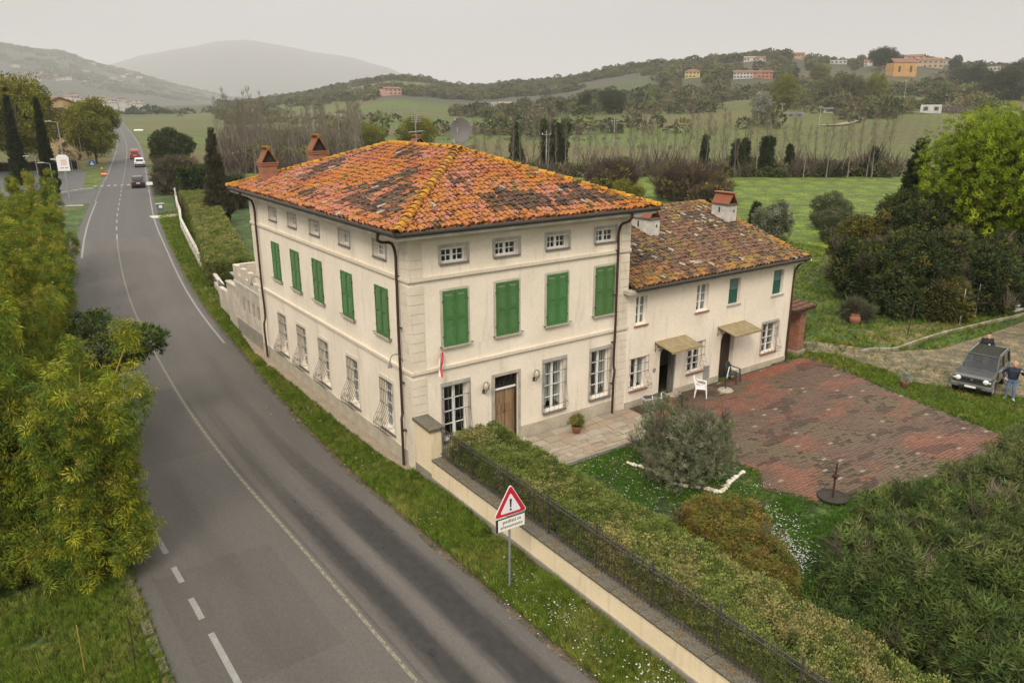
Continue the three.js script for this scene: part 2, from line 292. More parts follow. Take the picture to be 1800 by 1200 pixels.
{
  const sFar = sOfZ(-62), s0 = 0, sOfZ0 = sOfZ(0);
  // near stretch: maps 10 m wide carry the tar bands, wheel wear, patches, aggregate and cracks
  const span = 10, roadMap = (s0, len, W, H) => {
  const d = new Uint8Array(W * H * 4);
  
  for (let j = 0; j < H; j++) for (let i = 0; i < W; i++) {
    const o = -4.6 + span * i / W, s = s0 + len * j / H, q = s - sOfZ0;
    let k = 0.31 + 0.05 * (fbm(o * 1.3, s * 0.25, 4, 3) - 0.5) + 0.085 * (fbm(i * 0.9, j * 0.9, 2, 12)  - 0.5);
    const wob = 0.16 * (fbm(s * 0.12, 3, 3, 44) - 0.5), rag = 0.42 * (fbm(o * 7, s * 0.35, 3, 45) - 0.5) + 0.12 * (fbm(o * 14, s * 5, 2, 47) - 0.5);
    // two tar-dark wheel bands in the near lane, solid close by and breaking up farther on
    const fade = sstep(22, -6, q), solid = sstep(4, -3.5, q);
    for (const [c, w] of [[2.15, 0.42], [0.78, 0.30]]) {
      const e = Math.abs(o - c - wob) - w * (0.55 + 0.45 * solid);
      const m = sstep(0.2, -0.16, e + rag * lerp(1.0, 0.5, solid)) * fade * lerp(0.5, 1, solid);
      k = lerp(k, 0.165 + 0.06 * (fbm(o * 9, s * 6, 2, 8) - 0.5), m);
    }
    // worn, lighter aggregate between the bands and a duller strip along the crown
    k += 0.025 * sstep(0.35, 0, Math.abs(o - 1.45)) * fade;
    k -= 0.03 * sstep(0.7, 0, Math.abs(o + 2.1 + 0.2 * wob)) * fbm(o * 2, s * 0.5, 3, 46);
    // resurfaced patches
    if (q > -7 && q < -1.5 + rag && o > -3.9 && o < -0.7 + 0.2 * rag) k -= 0.02;
    if (q > 6 && q < 14 && o < -0.15 && o > -4.2) k -= 0.02;
    // cracks
    const cr = Math.abs(fbm(o * 0.9 + 3, s * 0.35, 4, 91) - 0.5); if (cr < 0.003 && fbm(o * 0.3, s * 0.1, 2, 92) > 0.62) k -= 0.05;
    if (Math.abs(o - 0.16 - 0.05 * wob) < 0.035 && q < 12) k -= 0.04;
    const c = [k * 1.045, k * 0.985, k * 0.905], n = (j * W + i) * 4;
    d[n] = clamp(c[0]) * 255; d[n + 1] = clamp(c[1]) * 255; d[n + 2] = clamp(c[2]) * 255; d[n + 3] = 255;
  }
  const t = new THREE.DataTexture(d, W, H); t.colorSpace = THREE.SRGBColorSpace; t.magFilter = THREE.LinearFilter; t.minFilter = THREE.LinearMipmapLinearFilter; t.generateMipmaps = true; t.wrapS = t.wrapT = THREE.ClampToEdgeWrapping; t.needsUpdate = true;
  return new THREE.MeshStandardMaterial({ map: t, roughness: 0.88}); };
  const far = mat(0.125, 0.116, 0.102, { map: rep(speck, 0.4), roughness: 0.9 });
  const lo = (s, r) => -lerp(4.35, 3.6, sstep(-30, -60, r.p.z)) + 0.12 * (fbm(s * 0.7, 1, 3, 71) - 0.5), rw = (z) => z > 0 ? 0 : z > -17 ? 0.7 * z / -17 : lerp(0.7, 1.15, sstep(-17, -60, z)), ro = (s, r) => 3.12 + rw(r.p.z) + 0.22 * (fbm(s * 0.9, 2, 3, 72) - 0.5);
  for (const [sa, sb, W, H, lab] of [[sOfZ(26), sOfZ(-24), 512, 2048, 'worn grey asphalt road bending past the house'], [sOfZ(-24), sFar, 256, 1024, 'grey asphalt road beyond the house'], [s0, sOfZ(26), 128, 512, 'asphalt road behind the viewpoint']]) {
    const len = sb - sa, g = ribbon(sa, sb, lo, ro, 0.03, 0.6), uv = g.attributes.uv;
    for (let i = 0; i < uv.count; i++) uv.setXY(i, (uv.getX(i) + 4.6) / span, (uv.getY(i) - sa) / len);
    struct('road', g, roadMap(sa, len, W, H), lab, true);
  }
  struct('road', ribbon(sFar, sOfZ(-1000), (s, r) => -3.6, (s, r) => 4.5, 0.03, 6), far, 'straight grey road running off to the hills', true);
  const paint = mat(0.34, 0.325, 0.29, { map: rep(speck, 1.3), roughness: 0.8 }), lines = (list) => list.map((a) => ribbon(...a));
  const S = sOfZ;
  // edge lines, centre line, dashes
  const dash = (list, w, name, label) => { for (const [a, b, o] of list) struct(name, ribbon(S(a), S(b), o - w / 2, o + w / 2, 0.036, 0.8), paint, label, true); };
  dash([[11.5, 6.9 - 2.2, -3.25], [4.0, 2.95, -3.27], [2.05, 1.15, -3.27], [0.3, -2.7, -3.25]], 0.15, 'edge_line', 'white dash of the left edge line');
  struct('centre_line', ribbon(S(60), S(-62), -0.045, 0.055, 0.036, 0.8), mat(0.42, 0.4, 0.36, { map: rep(leafy, 1.3) }), 'worn solid centre line', true);
  struct('edge_line', ribbon(S(-20), S(-62), (s, r) => 3.12 + rw(r.p.z) - 0.36, (s, r) => 3.12 + rw(r.p.z) - 0.24, 0.036, 0.8), paint, 'white right edge line past the house', true);
  dash([[-62, -760, 3.95], [-52, -98, -2.9], [-135, -760, -2.95]], 0.16, 'edge_line', 'white edge line running into the distance');
  const d2 = []; for (let z = -62; z > -175; z -= 6) d2.push([z, z - 3.2, 0]);
  dash(d2, 0.16, 'centre_line', 'white dash of the centre line'); dash([[-178, -760, 0]], 0.16, 'centre_line', 'white centre line far along the road');
  const d3 = []; for (let z = -98; z > -134; z -= 3.2) d3.push([z, z - 1.7, -3.1]);
  dash(d3, 0.16, 'edge_line', 'short dash of the edge line at the junction');
  const zc = S(-121.3); for (let k = 0; k < 8; k++) struct('crossing_stripe', ribbon(zc, zc + 2.6, -4.3 + k * 1.0, -3.8 + k * 1.0, 0.036, 1), paint, 'white stripe of the zebra crossing', true);
  // bare gritty edge between asphalt and verge
  const dirt = mat(0.19, 0.155, 0.11, { map: rep(leafy, 0.6) });
  struct('road_shoulder', ribbon(s0, sFar, (s, r) => ro(s, r) - 0.1, (s, r) => ro(s, r) + 0.22 + 0.35 * (fbm(s * 0.5, 5, 3, 73)), 0.02, 0.5), dirt, 'bare earth edge of the road', true);
  struct('road_shoulder', ribbon(s0, sFar, (s, r) => lo(s, r) - 0.35 - 0.5 * fbm(s * 0.5, 9, 3, 74), (s, r) => lo(s, r) + 0.1, 0.02, 0.5), dirt, 'earthy gutter on the left of the road', true);
}
// ---------------------------------------------------------------- pavements, courtyard, tracks
function inPoly(x, z, P) { let c = false; for (let i = 0, j = P.length - 1; i < P.length; j = i++) if ((P[i][1] > z) !== (P[j][1] > z) && x < (P[j][0] - P[i][0]) * (z - P[i][1]) / (P[j][1] - P[i][1]) + P[i][0]) c = !c; return c; }
function edgeDist(x, z, P) { let m = 1e9; for (let i = 0, j = P.length - 1; i < P.length; j = i++) { const ax = P[j][0], az = P[j][1], bx = P[i][0] - ax, bz = P[i][1] - az, t = clamp(((x - ax) * bx + (z - az) * bz) / (bx * bx + bz * bz)); m = Math.min(m, Math.hypot(x - ax - bx * t, z - az - bz * t)); } return m; }
const pavePoly = [[0.02, 0.1], [-0.3, -0.3], [-0.5, -2.9], [-0.68, -10.9], [-0.62, -15.4], [-1.05, -16.2], [-0.35, -20.5], [0.35, -23.5], [1.0, -28], [1.9, -31], [0.6, -24], [0.02, -16.9]];
struct('pavement', prism(pavePoly.map(([x, z]) => [x, -z]), 0.07).rotateX(-Math.PI / 2).translate(0, -0.01, 0), mat(0.46, 0.37, 0.26, { map: rep(speck, 0.45), bumpMap: rep(rough, 1), bumpScale: 0.01 }), 'narrow worn concrete pavement along the street front');
const courtPoly = [[10.2, 0.12], [22.2, 0.12], [23.0, 1.2], [21.5, 5.3], [20.8, 9.0], [20.3, 11.2], [17, 11.6], [13, 10.8], [9.6, 9.7], [8.9, 8.0], [9.75, 6.9], [8.9, 4.6], [9.3, 2.7], [10.2, 2.65]];
const stonePoly = [[3.1, 0.08], [10.16, 0.08], [10.16, 2.62], [3.1, 2.68]];
{
  const under = mat(0.17, 0.125, 0.075, { map: rep(leafy, 0.5) });
  const court = struct('courtyard', flat(courtPoly, 0.022), under, 'red brick courtyard mottled with moss in front of the annex');
  const r = rng(5), list = [];
  for (let j = 0, z = 0.2; z < 12; z += 0.135, j++) for (let x = 8.6 + (j % 2) * 0.13; x < 23.2; x += 0.262) {
    if (!inPoly(x, z, courtPoly) || edgeDist(x, z, courtPoly) < 0.16) continue;
    const mossy = fbm(x / 1.5, z / 1.5, 4, 301), dirt = fbm(x * 0.35, z * 1.1, 4, 302), wear = fbm(x * 0.9, z * 2.2, 3, 303), v = 0.85 + 0.3 * r();
    if (mossy > 0.66 && r() < 0.3) continue;                               // sunk and overgrown
    let c = [0.25 * v, 0.11 * v, 0.066 * v];
    const pinkNear = sstep(2.2, 0.4, z + 1.2 * (dirt - 0.5)); c = [lerp(c[0], 0.33 * v, pinkNear), lerp(c[1], 0.11 * v, pinkNear), lerp(c[2], 0.058 * v, pinkNear)];
    const g = sstep(0.36, 0.58, dirt); c = [lerp(c[0], 0.165 * v, g), lerp(c[1], 0.10 * v, g), lerp(c[2], 0.064 * v, g)];
    const gg = sstep(0.52, 0.66, mossy); c = [lerp(c[0], 0.17, gg), lerp(c[1], 0.12, gg), lerp(c[2], 0.068, gg)];
    if (wear > 0.66) c = c.map((k) => k * 0.6); if (r() < 0.012) c = [0.36, 0.28, 0.2];
    list.push({ x: x + (r() - 0.5) * 0.012, z: z + (r() - 0.5) * 0.01, y: 0.03 + (r() - 0.5) * 0.012 - (gg > 0.5 ? 0.01 : 0), rx: (r() - 0.5) * 0.05, rz: (r() - 0.5) * 0.05, ry: (r() - 0.5) * 0.06, c, d: Math.hypot(x - CAM.x, z - CAM.z) });
  }
  list.sort((a, b) => a.d - b.d);
  const brickMat = M.brick.clone(); brickMat.color = C(1, 1, 1);
  const geo = uvm(box(0.25, 0.05, 0.12)), tones = Array.from({ length: 10 }, () => null), rest = [];
  const pool = new Map();
  list.forEach((b, i) => {
    const m = new THREE.Matrix4().compose(V(b.x, b.y, b.z), new THREE.Quaternion().setFromEuler(new THREE.Euler(b.rx, b.ry, b.rz)), V(1, 1, 1));
    if (i < 300) {
      const key = b.c.map((k) => Math.round(k * 18)).join();
      if (!pool.has(key)) pool.set(key, mat(...b.c, { map: M.brick.map, roughness: 0.9 }));
      const o = new THREE.Mesh(geo, pool.get(key)); o.name = 'brick'; o.applyMatrix4(m); o.castShadow = o.receiveShadow = true; court.add(o);
    } else rest.push(tint(geo.clone().applyMatrix4(m), b.c));
  });
  const o = part('brick_paving', rest, brickMat, court, null, true); o.userData.kind = 'stuff';
  // flagstones by the front door
  const patio = struct('patio', [flat(stonePoly, 0.02)], mat(0.24, 0.19, 0.12, { map: rep(speck, 0.8) }), 'uneven flagstone patio below the front facade');
  const r2 = rng(9), stones = [];
  for (let z = 0.12; z < 2.5;) {
    const dz = z > 1.1 ? 0.24 + 0.1 * r2() : 0.42 + 0.16 * r2();
    for (let x = 3.15; x < 10.1;) { const dx = (z > 1.1 ? 0.28 : 0.5) + 0.3 * r2(); const w = Math.min(dx, 10.14 - x); if (w > 0.12) stones.push([x, z, w, Math.min(dz, 2.6 - z)]); x += dx; }
    z += dz;
  }
  const tones2 = [[0.5, 0.41, 0.29], [0.55, 0.45, 0.33], [0.44, 0.36, 0.26], [0.52, 0.39, 0.27], [0.58, 0.5, 0.38]].map((c) => mat(...c, { map: rep(speck, 1.1), bumpMap: rep(rough, 2), bumpScale: 0.008 }));
  stones.forEach(([x, z, w, d], i) => {
    const j = () => (r2() - 0.5) * 0.05, a = 0.018;
    const pts = [[-w / 2 + a + j() * 0.5, -d / 2 + a], [w / 2 - a, -d / 2 + a + j() * 0.5], [w / 2 - a + j() * 0.4, d / 2 - a], [-w / 2 + a, d / 2 - a + j() * 0.4]];
    const g = prism(pts, 0.04, 0.008); g.rotateX(-Math.PI / 2);
    const o = part('flagstone', g, tones2[Math.floor(r2() * 5)], patio); o.position.set(x + w / 2, 0.025 + 0.03 * r2(), z + d / 2); o.rotation.set((r2() - 0.5) * 0.03, 0, (r2() - 0.5) * 0.03);
  });
  struct('patio_kerb', [0, 1, 2, 3, 4, 5, 6].map((i) => box(1.0, 0.12, 0.13, 3.6 + i * 1.01, 0.05, 2.71 + 0.02 * (i % 2), 0, (i % 3 - 1) * 0.01)), M.concrete, 'pale stone edging of the flagstone patio');
}
const gravelPoly = [[22.7, -1.2], [24.3, 1.0], [24.1, 3.3], [23.6, 5.6], [24.2, 7.2], [25.4, 9.6], [30, 12.5], [45, 13], [80, 10], [80, 4], [52, 3.2], [41, 3.9], [34, 3.9], [29.5, 3.6], [27.0, 2.2], [25.8, -0.6], [24.5, -2.5]];
struct('gravel_track', flat(gravelPoly, 0.012), mat(0.36, 0.30, 0.2, { map: rep(leafy, 0.35), bumpMap: rep(rough, 1.2), bumpScale: 0.02 }), 'pale gravel track where the off-roader stands');
struct('dry_grass_patch', flat([[28, 1.2], [29.2, -0.6], [31.5, -0.4], [35.5, 1.2], [36, 2.2], [32, 2.1], [29, 2.2]], 0.008), mat(0.3, 0.26, 0.09, { map: rep(leafy, 0.6) }), 'strawy patch of grass beyond the track');
{ // long low kerb bordering the track
  const r = rng(31), k = thing('stone_kerb', 'long low stone kerb curving along the far edge of the gravel track', 'kerb');
  const c = new THREE.CatmullRomCurve3([[25.6, 1.6], [26.4, 1.7], [27.6, 2.35], [29.5, 2.35], [32.2, 2.38], [36.5, 2.75], [42, 3.3], [50, 3.2]].map(([x, z]) => V(x, 0, z)));
  const L = c.getLength(), n = Math.floor(L / 0.62), t3 = [[0.4, 0.34, 0.25], [0.34, 0.29, 0.2], [0.45, 0.39, 0.3]].map((q) => mat(...q, { map: rep(speck, 1) }));
  for (let i = 0; i < n; i++) { const p = c.getPointAt((i + 0.5) / n), t = c.getTangentAt((i + 0.5) / n); part('kerbstone', rbox(0.59, 0.2, 0.15, 0.02), t3[i % 3], k).position.set(p.x, 0.06 + 0.02 * r(), p.z); k.children[i].rotation.y = Math.atan2(-t.z, t.x) + (r() - 0.5) * 0.04; }
}
// ---------------------------------------------------------------- street wall, railing
{
  const w = thing('street_wall', 'low cream rendered wall with mossy coping beside the grass verge', 'wall');
  part('wall_face', [box2(0.0, 0.46, -0.05, 0.88, 1.17, 24)], M.cream, w);
  part('plinth', [box2(-0.05, -0.003, -0.05, 0.26, 1.17, 24)], M.concrete, w);
  const r = rng(3);
  for (let z = 1.18; z < 24; z += 1.5) { const o = part('coping_stone', rbox(0.58, 0.075, 1.485, 0.012), M.capStone, w); o.position.set(0.25 + (r() - 0.5) * 0.012, 0.9195, z + 0.745); o.rotation.y = (r() - 0.5) * 0.006; }
  const p = thing('gate_pillar', 'cream rendered pillar with sloping stone cap at the corner of the house', 'pillar');
  part('shaft', [box2(-0.03, 0.42, 0, 1.98, 0.06, 1.16)], M.cream, p);
  part('base', [box2(-0.06, -0.034, 0, 0.42, 0.05, 1.165)], M.concrete, p);
  part('cap', [box(0.6, 0.1, 1.22, 0.2, 2.04, 0.62, 0.05, 0, 0)], M.capStone, p);
  // iron railing: bars, rails, posts
  const f = thing('iron_railing', 'dark iron railing of plain vertical bars standing on the street wall', 'railing');
  const barG = uvm(merge([bar([0, 0, 0], [0, 1.12, 0], 0.0085, 5), ni(new THREE.ConeGeometry(0.014, 0.06, 5)).translate(0, 1.15, 0)]));
  for (let i = 0, z = 1.3; z < 23.9; z += 0.118, i++) {
    if (i % 17 === 16) { part('post', [box(0.035, 1.3, 0.035, 0.33, 1.6, z), ni(new THREE.SphereGeometry(0.03, 6, 5)).translate(0.33, 2.26, z)], M.iron, f); continue; }
    const o = new THREE.Mesh(barG, M.iron); o.name = 'bar'; o.position.set(0.33, 0.955, z); o.castShadow = o.receiveShadow = true; f.add(o);
  }
  part('rail', [box2(0.318, 0.342, 1.08, 1.1, 1.2, 24)], M.iron, f); part('rail', [box2(0.318, 0.342, 1.93, 1.955, 1.2, 24)], M.iron, f); part('rail', [box2(0.318, 0.342, 2.05, 2.07, 1.2, 24)], M.iron, f);
}
{ // rear garden wall and its hedge along the road
  const w = thing('garden_wall', 'pale twin-railed garden wall running along the road behind the house', 'wall');
  const pts = [[1.5, -30.2], [3.1, -43], [4.8, -54], [6.75, -66.2], [8.4, -74], [10.2, -84], [13.6, -101]];
  for (let i = 0; i < pts.length - 1; i++) {
    const [a, b] = [pts[i], pts[i + 1]], L = Math.hypot(b[0] - a[0], b[1] - a[1]), ry = Math.atan2(-(b[1] - a[1]), b[0] - a[0]), q = [(a[0] + b[0]) / 2, (a[1] + b[1]) / 2];
    part('footing', box(L, 0.5, 0.22, q[0], 0.22, q[1], 0, ry), M.eave, w);
    part('top_rail', box(L, 0.16, 0.24, q[0], 1.0, q[1], 0, ry), M.eave, w);
    for (let k = 0; k < 4; k++) part('post', box(0.22, 0.62, 0.2, lerp(a[0], b[0], (k + 0.5) / 4), 0.72, lerp(a[1], b[1], (k + 0.5) / 4), 0, ry), M.eave, w);
  }
}
// ---------------------------------------------------------------- facade builders
function wallPanel(len, y0, y1, holes, thick) { // local x 0..len, outward +z at z = 0
  const hs = holes.map((h) => {
    if (!h.arch) return [[h.x0, h.y0], [h.x1, h.y0], [h.x1, h.y1], [h.x0, h.y1]];
    const c = (h.x0 + h.x1) / 2, rx = (h.x1 - h.x0) / 2, ry = h.arch, p = [[h.x0, h.y0], [h.x1, h.y0]];
    for (let i = 0; i <= 10; i++) { const a = i / 10 * Math.PI; p.push([c + Math.cos(a) * rx, h.y1 - ry + Math.sin(a) * ry]); }
    return p;
  });
  const notch = holes.filter((h) => h.y0 <= y0 + 0.001).map((h, i) => h);
  let outer = [[0, y0], [len, y0], [len, y1], [0, y1]];
  const keep = [];
  hs.forEach((h, i) => { if (holes[i].y0 <= y0 + 0.001) { const inner = h.slice(2); outer = [...outer.slice(0, 1), ...outer.slice(1, outer.length - 3).filter((p) => p[0] < h[0][0]), ...[[h[0][0], y0], ...inner.slice().reverse().map((p) => p), [h[1][0], y0]], ...outer.slice(1, outer.length - 3).filter((p) => p[0] > h[1][0]), ...outer.slice(-3)]; } else keep.push(h); });
  return prism(outer, thick, 0, keep).translate(0, 0, -thick);
}
const facade = (x, y, z, ry) => new THREE.Matrix4().makeRotationY(ry).setPosition(x, y, z);
// casement window recessed in the wall: frame > panes; cols x rows of panes
function windowPart(house, fm, x0, x1, y0, y1, { cols = 2, rows = 4, depth = 0.2, frameMat = M.white, sill = M.sill, surround = M.greyTrim, sillOut = 0.06, curtain = 0.35, seed = 1, name = 'window' } = {}) {
  const w = x1 - x0, h = y1 - y0, s = [], fw = 0.06;
  s.push(box(fw, h, 0.06, -w / 2 + fw / 2, h / 2), box(fw, h, 0.06, w / 2 - fw / 2, h / 2), box(w - 2 * fw, fw, 0.06, 0, fw / 2), box(w - 2 * fw, fw, 0.06, 0, h - fw / 2));
  const iw = w - 2 * fw, ih = h - 2 * fw, leaf = iw / cols;
  for (let c = 1; c < cols; c++) s.push(box(c === cols / 2 ? 0.1 : 0.035, ih, c === cols / 2 ? 0.07 : 0.04, -iw / 2 + leaf * c, h / 2));
  for (let k = 1; k < rows; k++) for (let c = 0; c < cols; c++) s.push(box(leaf - 0.05, 0.032, 0.04, -iw / 2 + leaf * (c + 0.5), fw + ih * k / rows));
  const m = fm.clone().multiply(new THREE.Matrix4().makeTranslation((x0 + x1) / 2, y0, -depth));
  const o = part(name, s, frameMat, house, m);
  const pg = uvm(box(leaf - 0.045, ih / rows - 0.03, 0.006));
  for (let k = 0; k < rows; k++) for (let c = 0; c < cols; c++) { const p = new THREE.Mesh(pg, M.glass); p.name = 'pane'; p.position.set(-iw / 2 + leaf * (c + 0.5), fw + ih * (k + 0.5) / rows, -0.005); p.castShadow = p.receiveShadow = true; o.add(p); }
  if (sill) part('sill', box(w + 0.16, 0.06, depth + sillOut + 0.02, 0, -0.032, (depth + sillOut) / 2 - 0.01), sill, o);
  if (surround) part('surround', [box(0.12, h + 0.16, 0.02, -w / 2 - 0.062, h / 2 + 0.08, depth + 0.008), box(0.12, h + 0.16, 0.02, w / 2 + 0.062, h / 2 + 0.08, depth + 0.008), box(w, 0.12, 0.02, 0, h + 0.1, depth + 0.0085)], surround, o);
  if (curtain > 0) { const r = rng(seed * 77 + 5), cg = []; for (let k = 0; k < 9; k++) cg.push(box(w / 9 * 0.9, h * (0.9 - 0.2 * r()), 0.015, -w / 2 + w / 9 * (k + 0.5), h * 0.5 + 0.04, -0.14 - 0.03 * (k % 2), 0, (k % 2 ? 1 : -1) * 0.35)); if (r() < curtain) part('curtain', cg.filter((_, i) => (i < 2 || i > 6 || r() < 0.2)), M.curtain, o); }
  return o;
}
function shutterPart(house, fm, x0, x1, y0, y1, material = M.green) {
  const w = (x1 - x0) / 2, h = y1 - y0;
  for (const s of [0, 1]) {
    const m = fm.clone().multiply(new THREE.Matrix4().makeTranslation(x0 + w * (s + 0.5), y0, 0.035)), b = 0.075, lw = w - 0.012;
    const o = part('shutter', [box(b, h, 0.045, -lw / 2 + b / 2, h / 2), box(b, h, 0.045, lw / 2 - b / 2, h / 2), box(lw - 2 * b, 0.1, 0.045, 0, 0.05), box(lw - 2 * b, 0.1, 0.045, 0, h - 0.05), box(lw - 2 * b, 0.08, 0.045, 0, h * 0.5)], material, house, m);
    const sl = []; for (let y = 0.13; y < h - 0.13; y += 0.052) if (Math.abs(y - h / 2) > 0.06) sl.push(box(lw - 2 * b, 0.05, 0.008, 0, y, 0.0, -0.6));
    part('louvre', sl, material, o);
    part('hinge', [box(0.05, 0.04, 0.06, (s ? 1 : -1) * (lw / 2), h * 0.18, 0.0), box(0.05, 0.04, 0.06, (s ? 1 : -1) * (lw / 2), h * 0.82, 0.0)], M.iron, o);
  }
  part('shutter_sill', box((x1 - x0) + 0.2, 0.05, 0.13, (x0 + x1) / 2, y0 - 0.036, 0.066), M.stoneTrim, house, fm);
  part('shutter_stay', [bar([x0 - 0.14, y0 + 0.02, 0.01], [x0 - 0.14, y0 + 0.02, 0.12], 0.012), bar([x0 - 0.19, y0 + 0.02, 0.12], [x0 - 0.09, y0 + 0.02, 0.12], 0.012), bar([x1 + 0.14, y0 + 0.02, 0.01], [x1 + 0.14, y0 + 0.02, 0.12], 0.012), bar([x1 + 0.09, y0 + 0.02, 0.12], [x1 + 0.19, y0 + 0.02, 0.12], 0.012)], M.iron, house, fm);
}
// goose-breasted window grille: bars bulge outwards in the lower third
function grillePart(house, fm, x0, x1, y0, y1, bulge = 0.28, n = 7, scroll = true) {
  const im = scroll ? M.iron : M.ironGrey;
  const h = y1 - y0, w = x1 - x0, m = fm.clone().multiply(new THREE.Matrix4().makeTranslation((x0 + x1) / 2, y0, 0.05));
  const prof = bulge > 0 ? [[0, h], [0.0, h * 0.62], [0.02, h * 0.5], [bulge * 0.55, h * 0.32], [bulge, h * 0.16], [bulge * 0.92, h * 0.05], [bulge * 0.5, 0], [0.0, 0]] : [[0, h], [0, 0]];
  const at = (t) => { for (let i = 0; i < prof.length - 1; i++) if (prof[i][1] >= t && prof[i + 1][1] <= t) { const k = (prof[i][1] - t) / Math.max(1e-6, prof[i][1] - prof[i + 1][1]); return lerp(prof[i][0], prof[i + 1][0], k); } return 0; };
  const rails = [h - 0.03, h * 0.78, h * 0.53, h * 0.14].map((y) => [y, at(y)]);
  const o = part('window_grille', rails.map(([y, z]) => [box(w, 0.02, 0.012, 0, y, z), bar([-w / 2, y, z], [-w / 2, y, -0.08], 0.008), bar([w / 2, y, z], [w / 2, y, -0.08], 0.008)]), im, house, m);
  const bg = uvm(bulge > 0 ? tube(prof.map(([z, y]) => [0, y, z]), 0.0085, 4, 18) : bar([0, 0, 0], [0, h, 0], 0.0085, 4));
  for (let i = 0; i < n; i++) { const b = new THREE.Mesh(bg, im); b.name = 'bar'; b.position.x = -w / 2 + w * i / (n - 1); b.castShadow = b.receiveShadow = true; o.add(b); }
  if (bulge > 0) {
    for (const s of [-1, 1]) for (const y of [0.3, 0.17]) part('side_bar', bar([s * w / 2, h * y, -0.08], [s * w / 2, h * y, at(h * y)], 0.007, 4), im, o);
    if (scroll) for (const s of [-0.3, 0, 0.3]) { const p = []; for (let a = 0; a < 13; a++) p.push([s * w + Math.cos(a * 0.62) * (0.02 + a * 0.005), h * 0.24 + Math.sin(a * 0.62) * (0.02 + a * 0.005), at(h * 0.24) + 0.01]); part('scroll', tube(p, 0.006, 4, 20), im, o); }
    if (scroll) part('rosette', ni(new THREE.IcosahedronGeometry(0.045, 0)).translate(0, h * 0.53, at(h * 0.53) + 0.02), M.pale, o);
  }
  return o;
}
// ---------------------------------------------------------------- coppi tiles
const coverTile = (() => { // convex tile, tapering up the slope; x across, y up the slope, z out
  const P = [], n = 6, L = 0.44, w0 = 0.098, w1 = 0.074, k0 = 0.1, k1 = 0.075, T = 0.014;
  const pt = (i, e, dr = 0) => { const a = Math.PI * i / n, w = (e ? w1 : w0) - dr, k = (e ? k1 : k0) - dr; return [Math.cos(a) * w, e * L, Math.sin(a) * k + (e ? 0 : 0.022)]; };
  for (let i = 0; i < n; i++) { const a = pt(i, 0), b = pt(i + 1, 0), c = pt(i, 1), d = pt(i + 1, 1); P.push(...a, ...c, ...b, ...b, ...c, ...d); const e = pt(i, 0, T), f = pt(i + 1, 0, T); P.push(...a, ...b, ...e, ...b, ...f, ...e); }
  const g = new THREE.BufferGeometry(); g.setAttribute('position', new THREE.Float32BufferAttribute(P, 3)); g.computeVertexNormals();
  return uvm(g);
})();
const underTile = (() => {
  const P = [], n = 4, L = 0.44, pt = (i, e) => { const a = Math.PI * (1 + i / n), w = e ? 0.105 : 0.09; return [Math.cos(a) * w, e * L, Math.sin(a) * 0.05 + 0.052 + (e ? 0 : 0.012)]; };
  for (let i = 0; i < n; i++) { const a = pt(i, 0), b = pt(i + 1, 0), c = pt(i, 1), d = pt(i + 1, 1); P.push(...a, ...b, ...c, ...b, ...d, ...c); }
  const g = new THREE.BufferGeometry(); g.setAttribute('position', new THREE.Float32BufferAttribute(P, 3)); g.computeVertexNormals();
  return uvm(g);
})();
const shiftUv = (g, a, b) => { const c = g.clone(), u = c.attributes.uv; for (let i = 0; i < u.count; i++) u.setXY(i, u.getX(i) + a, u.getY(i) + b); return c; };
const hipTile = coverTile.clone().scale(1.8, 1.3, 1.5);
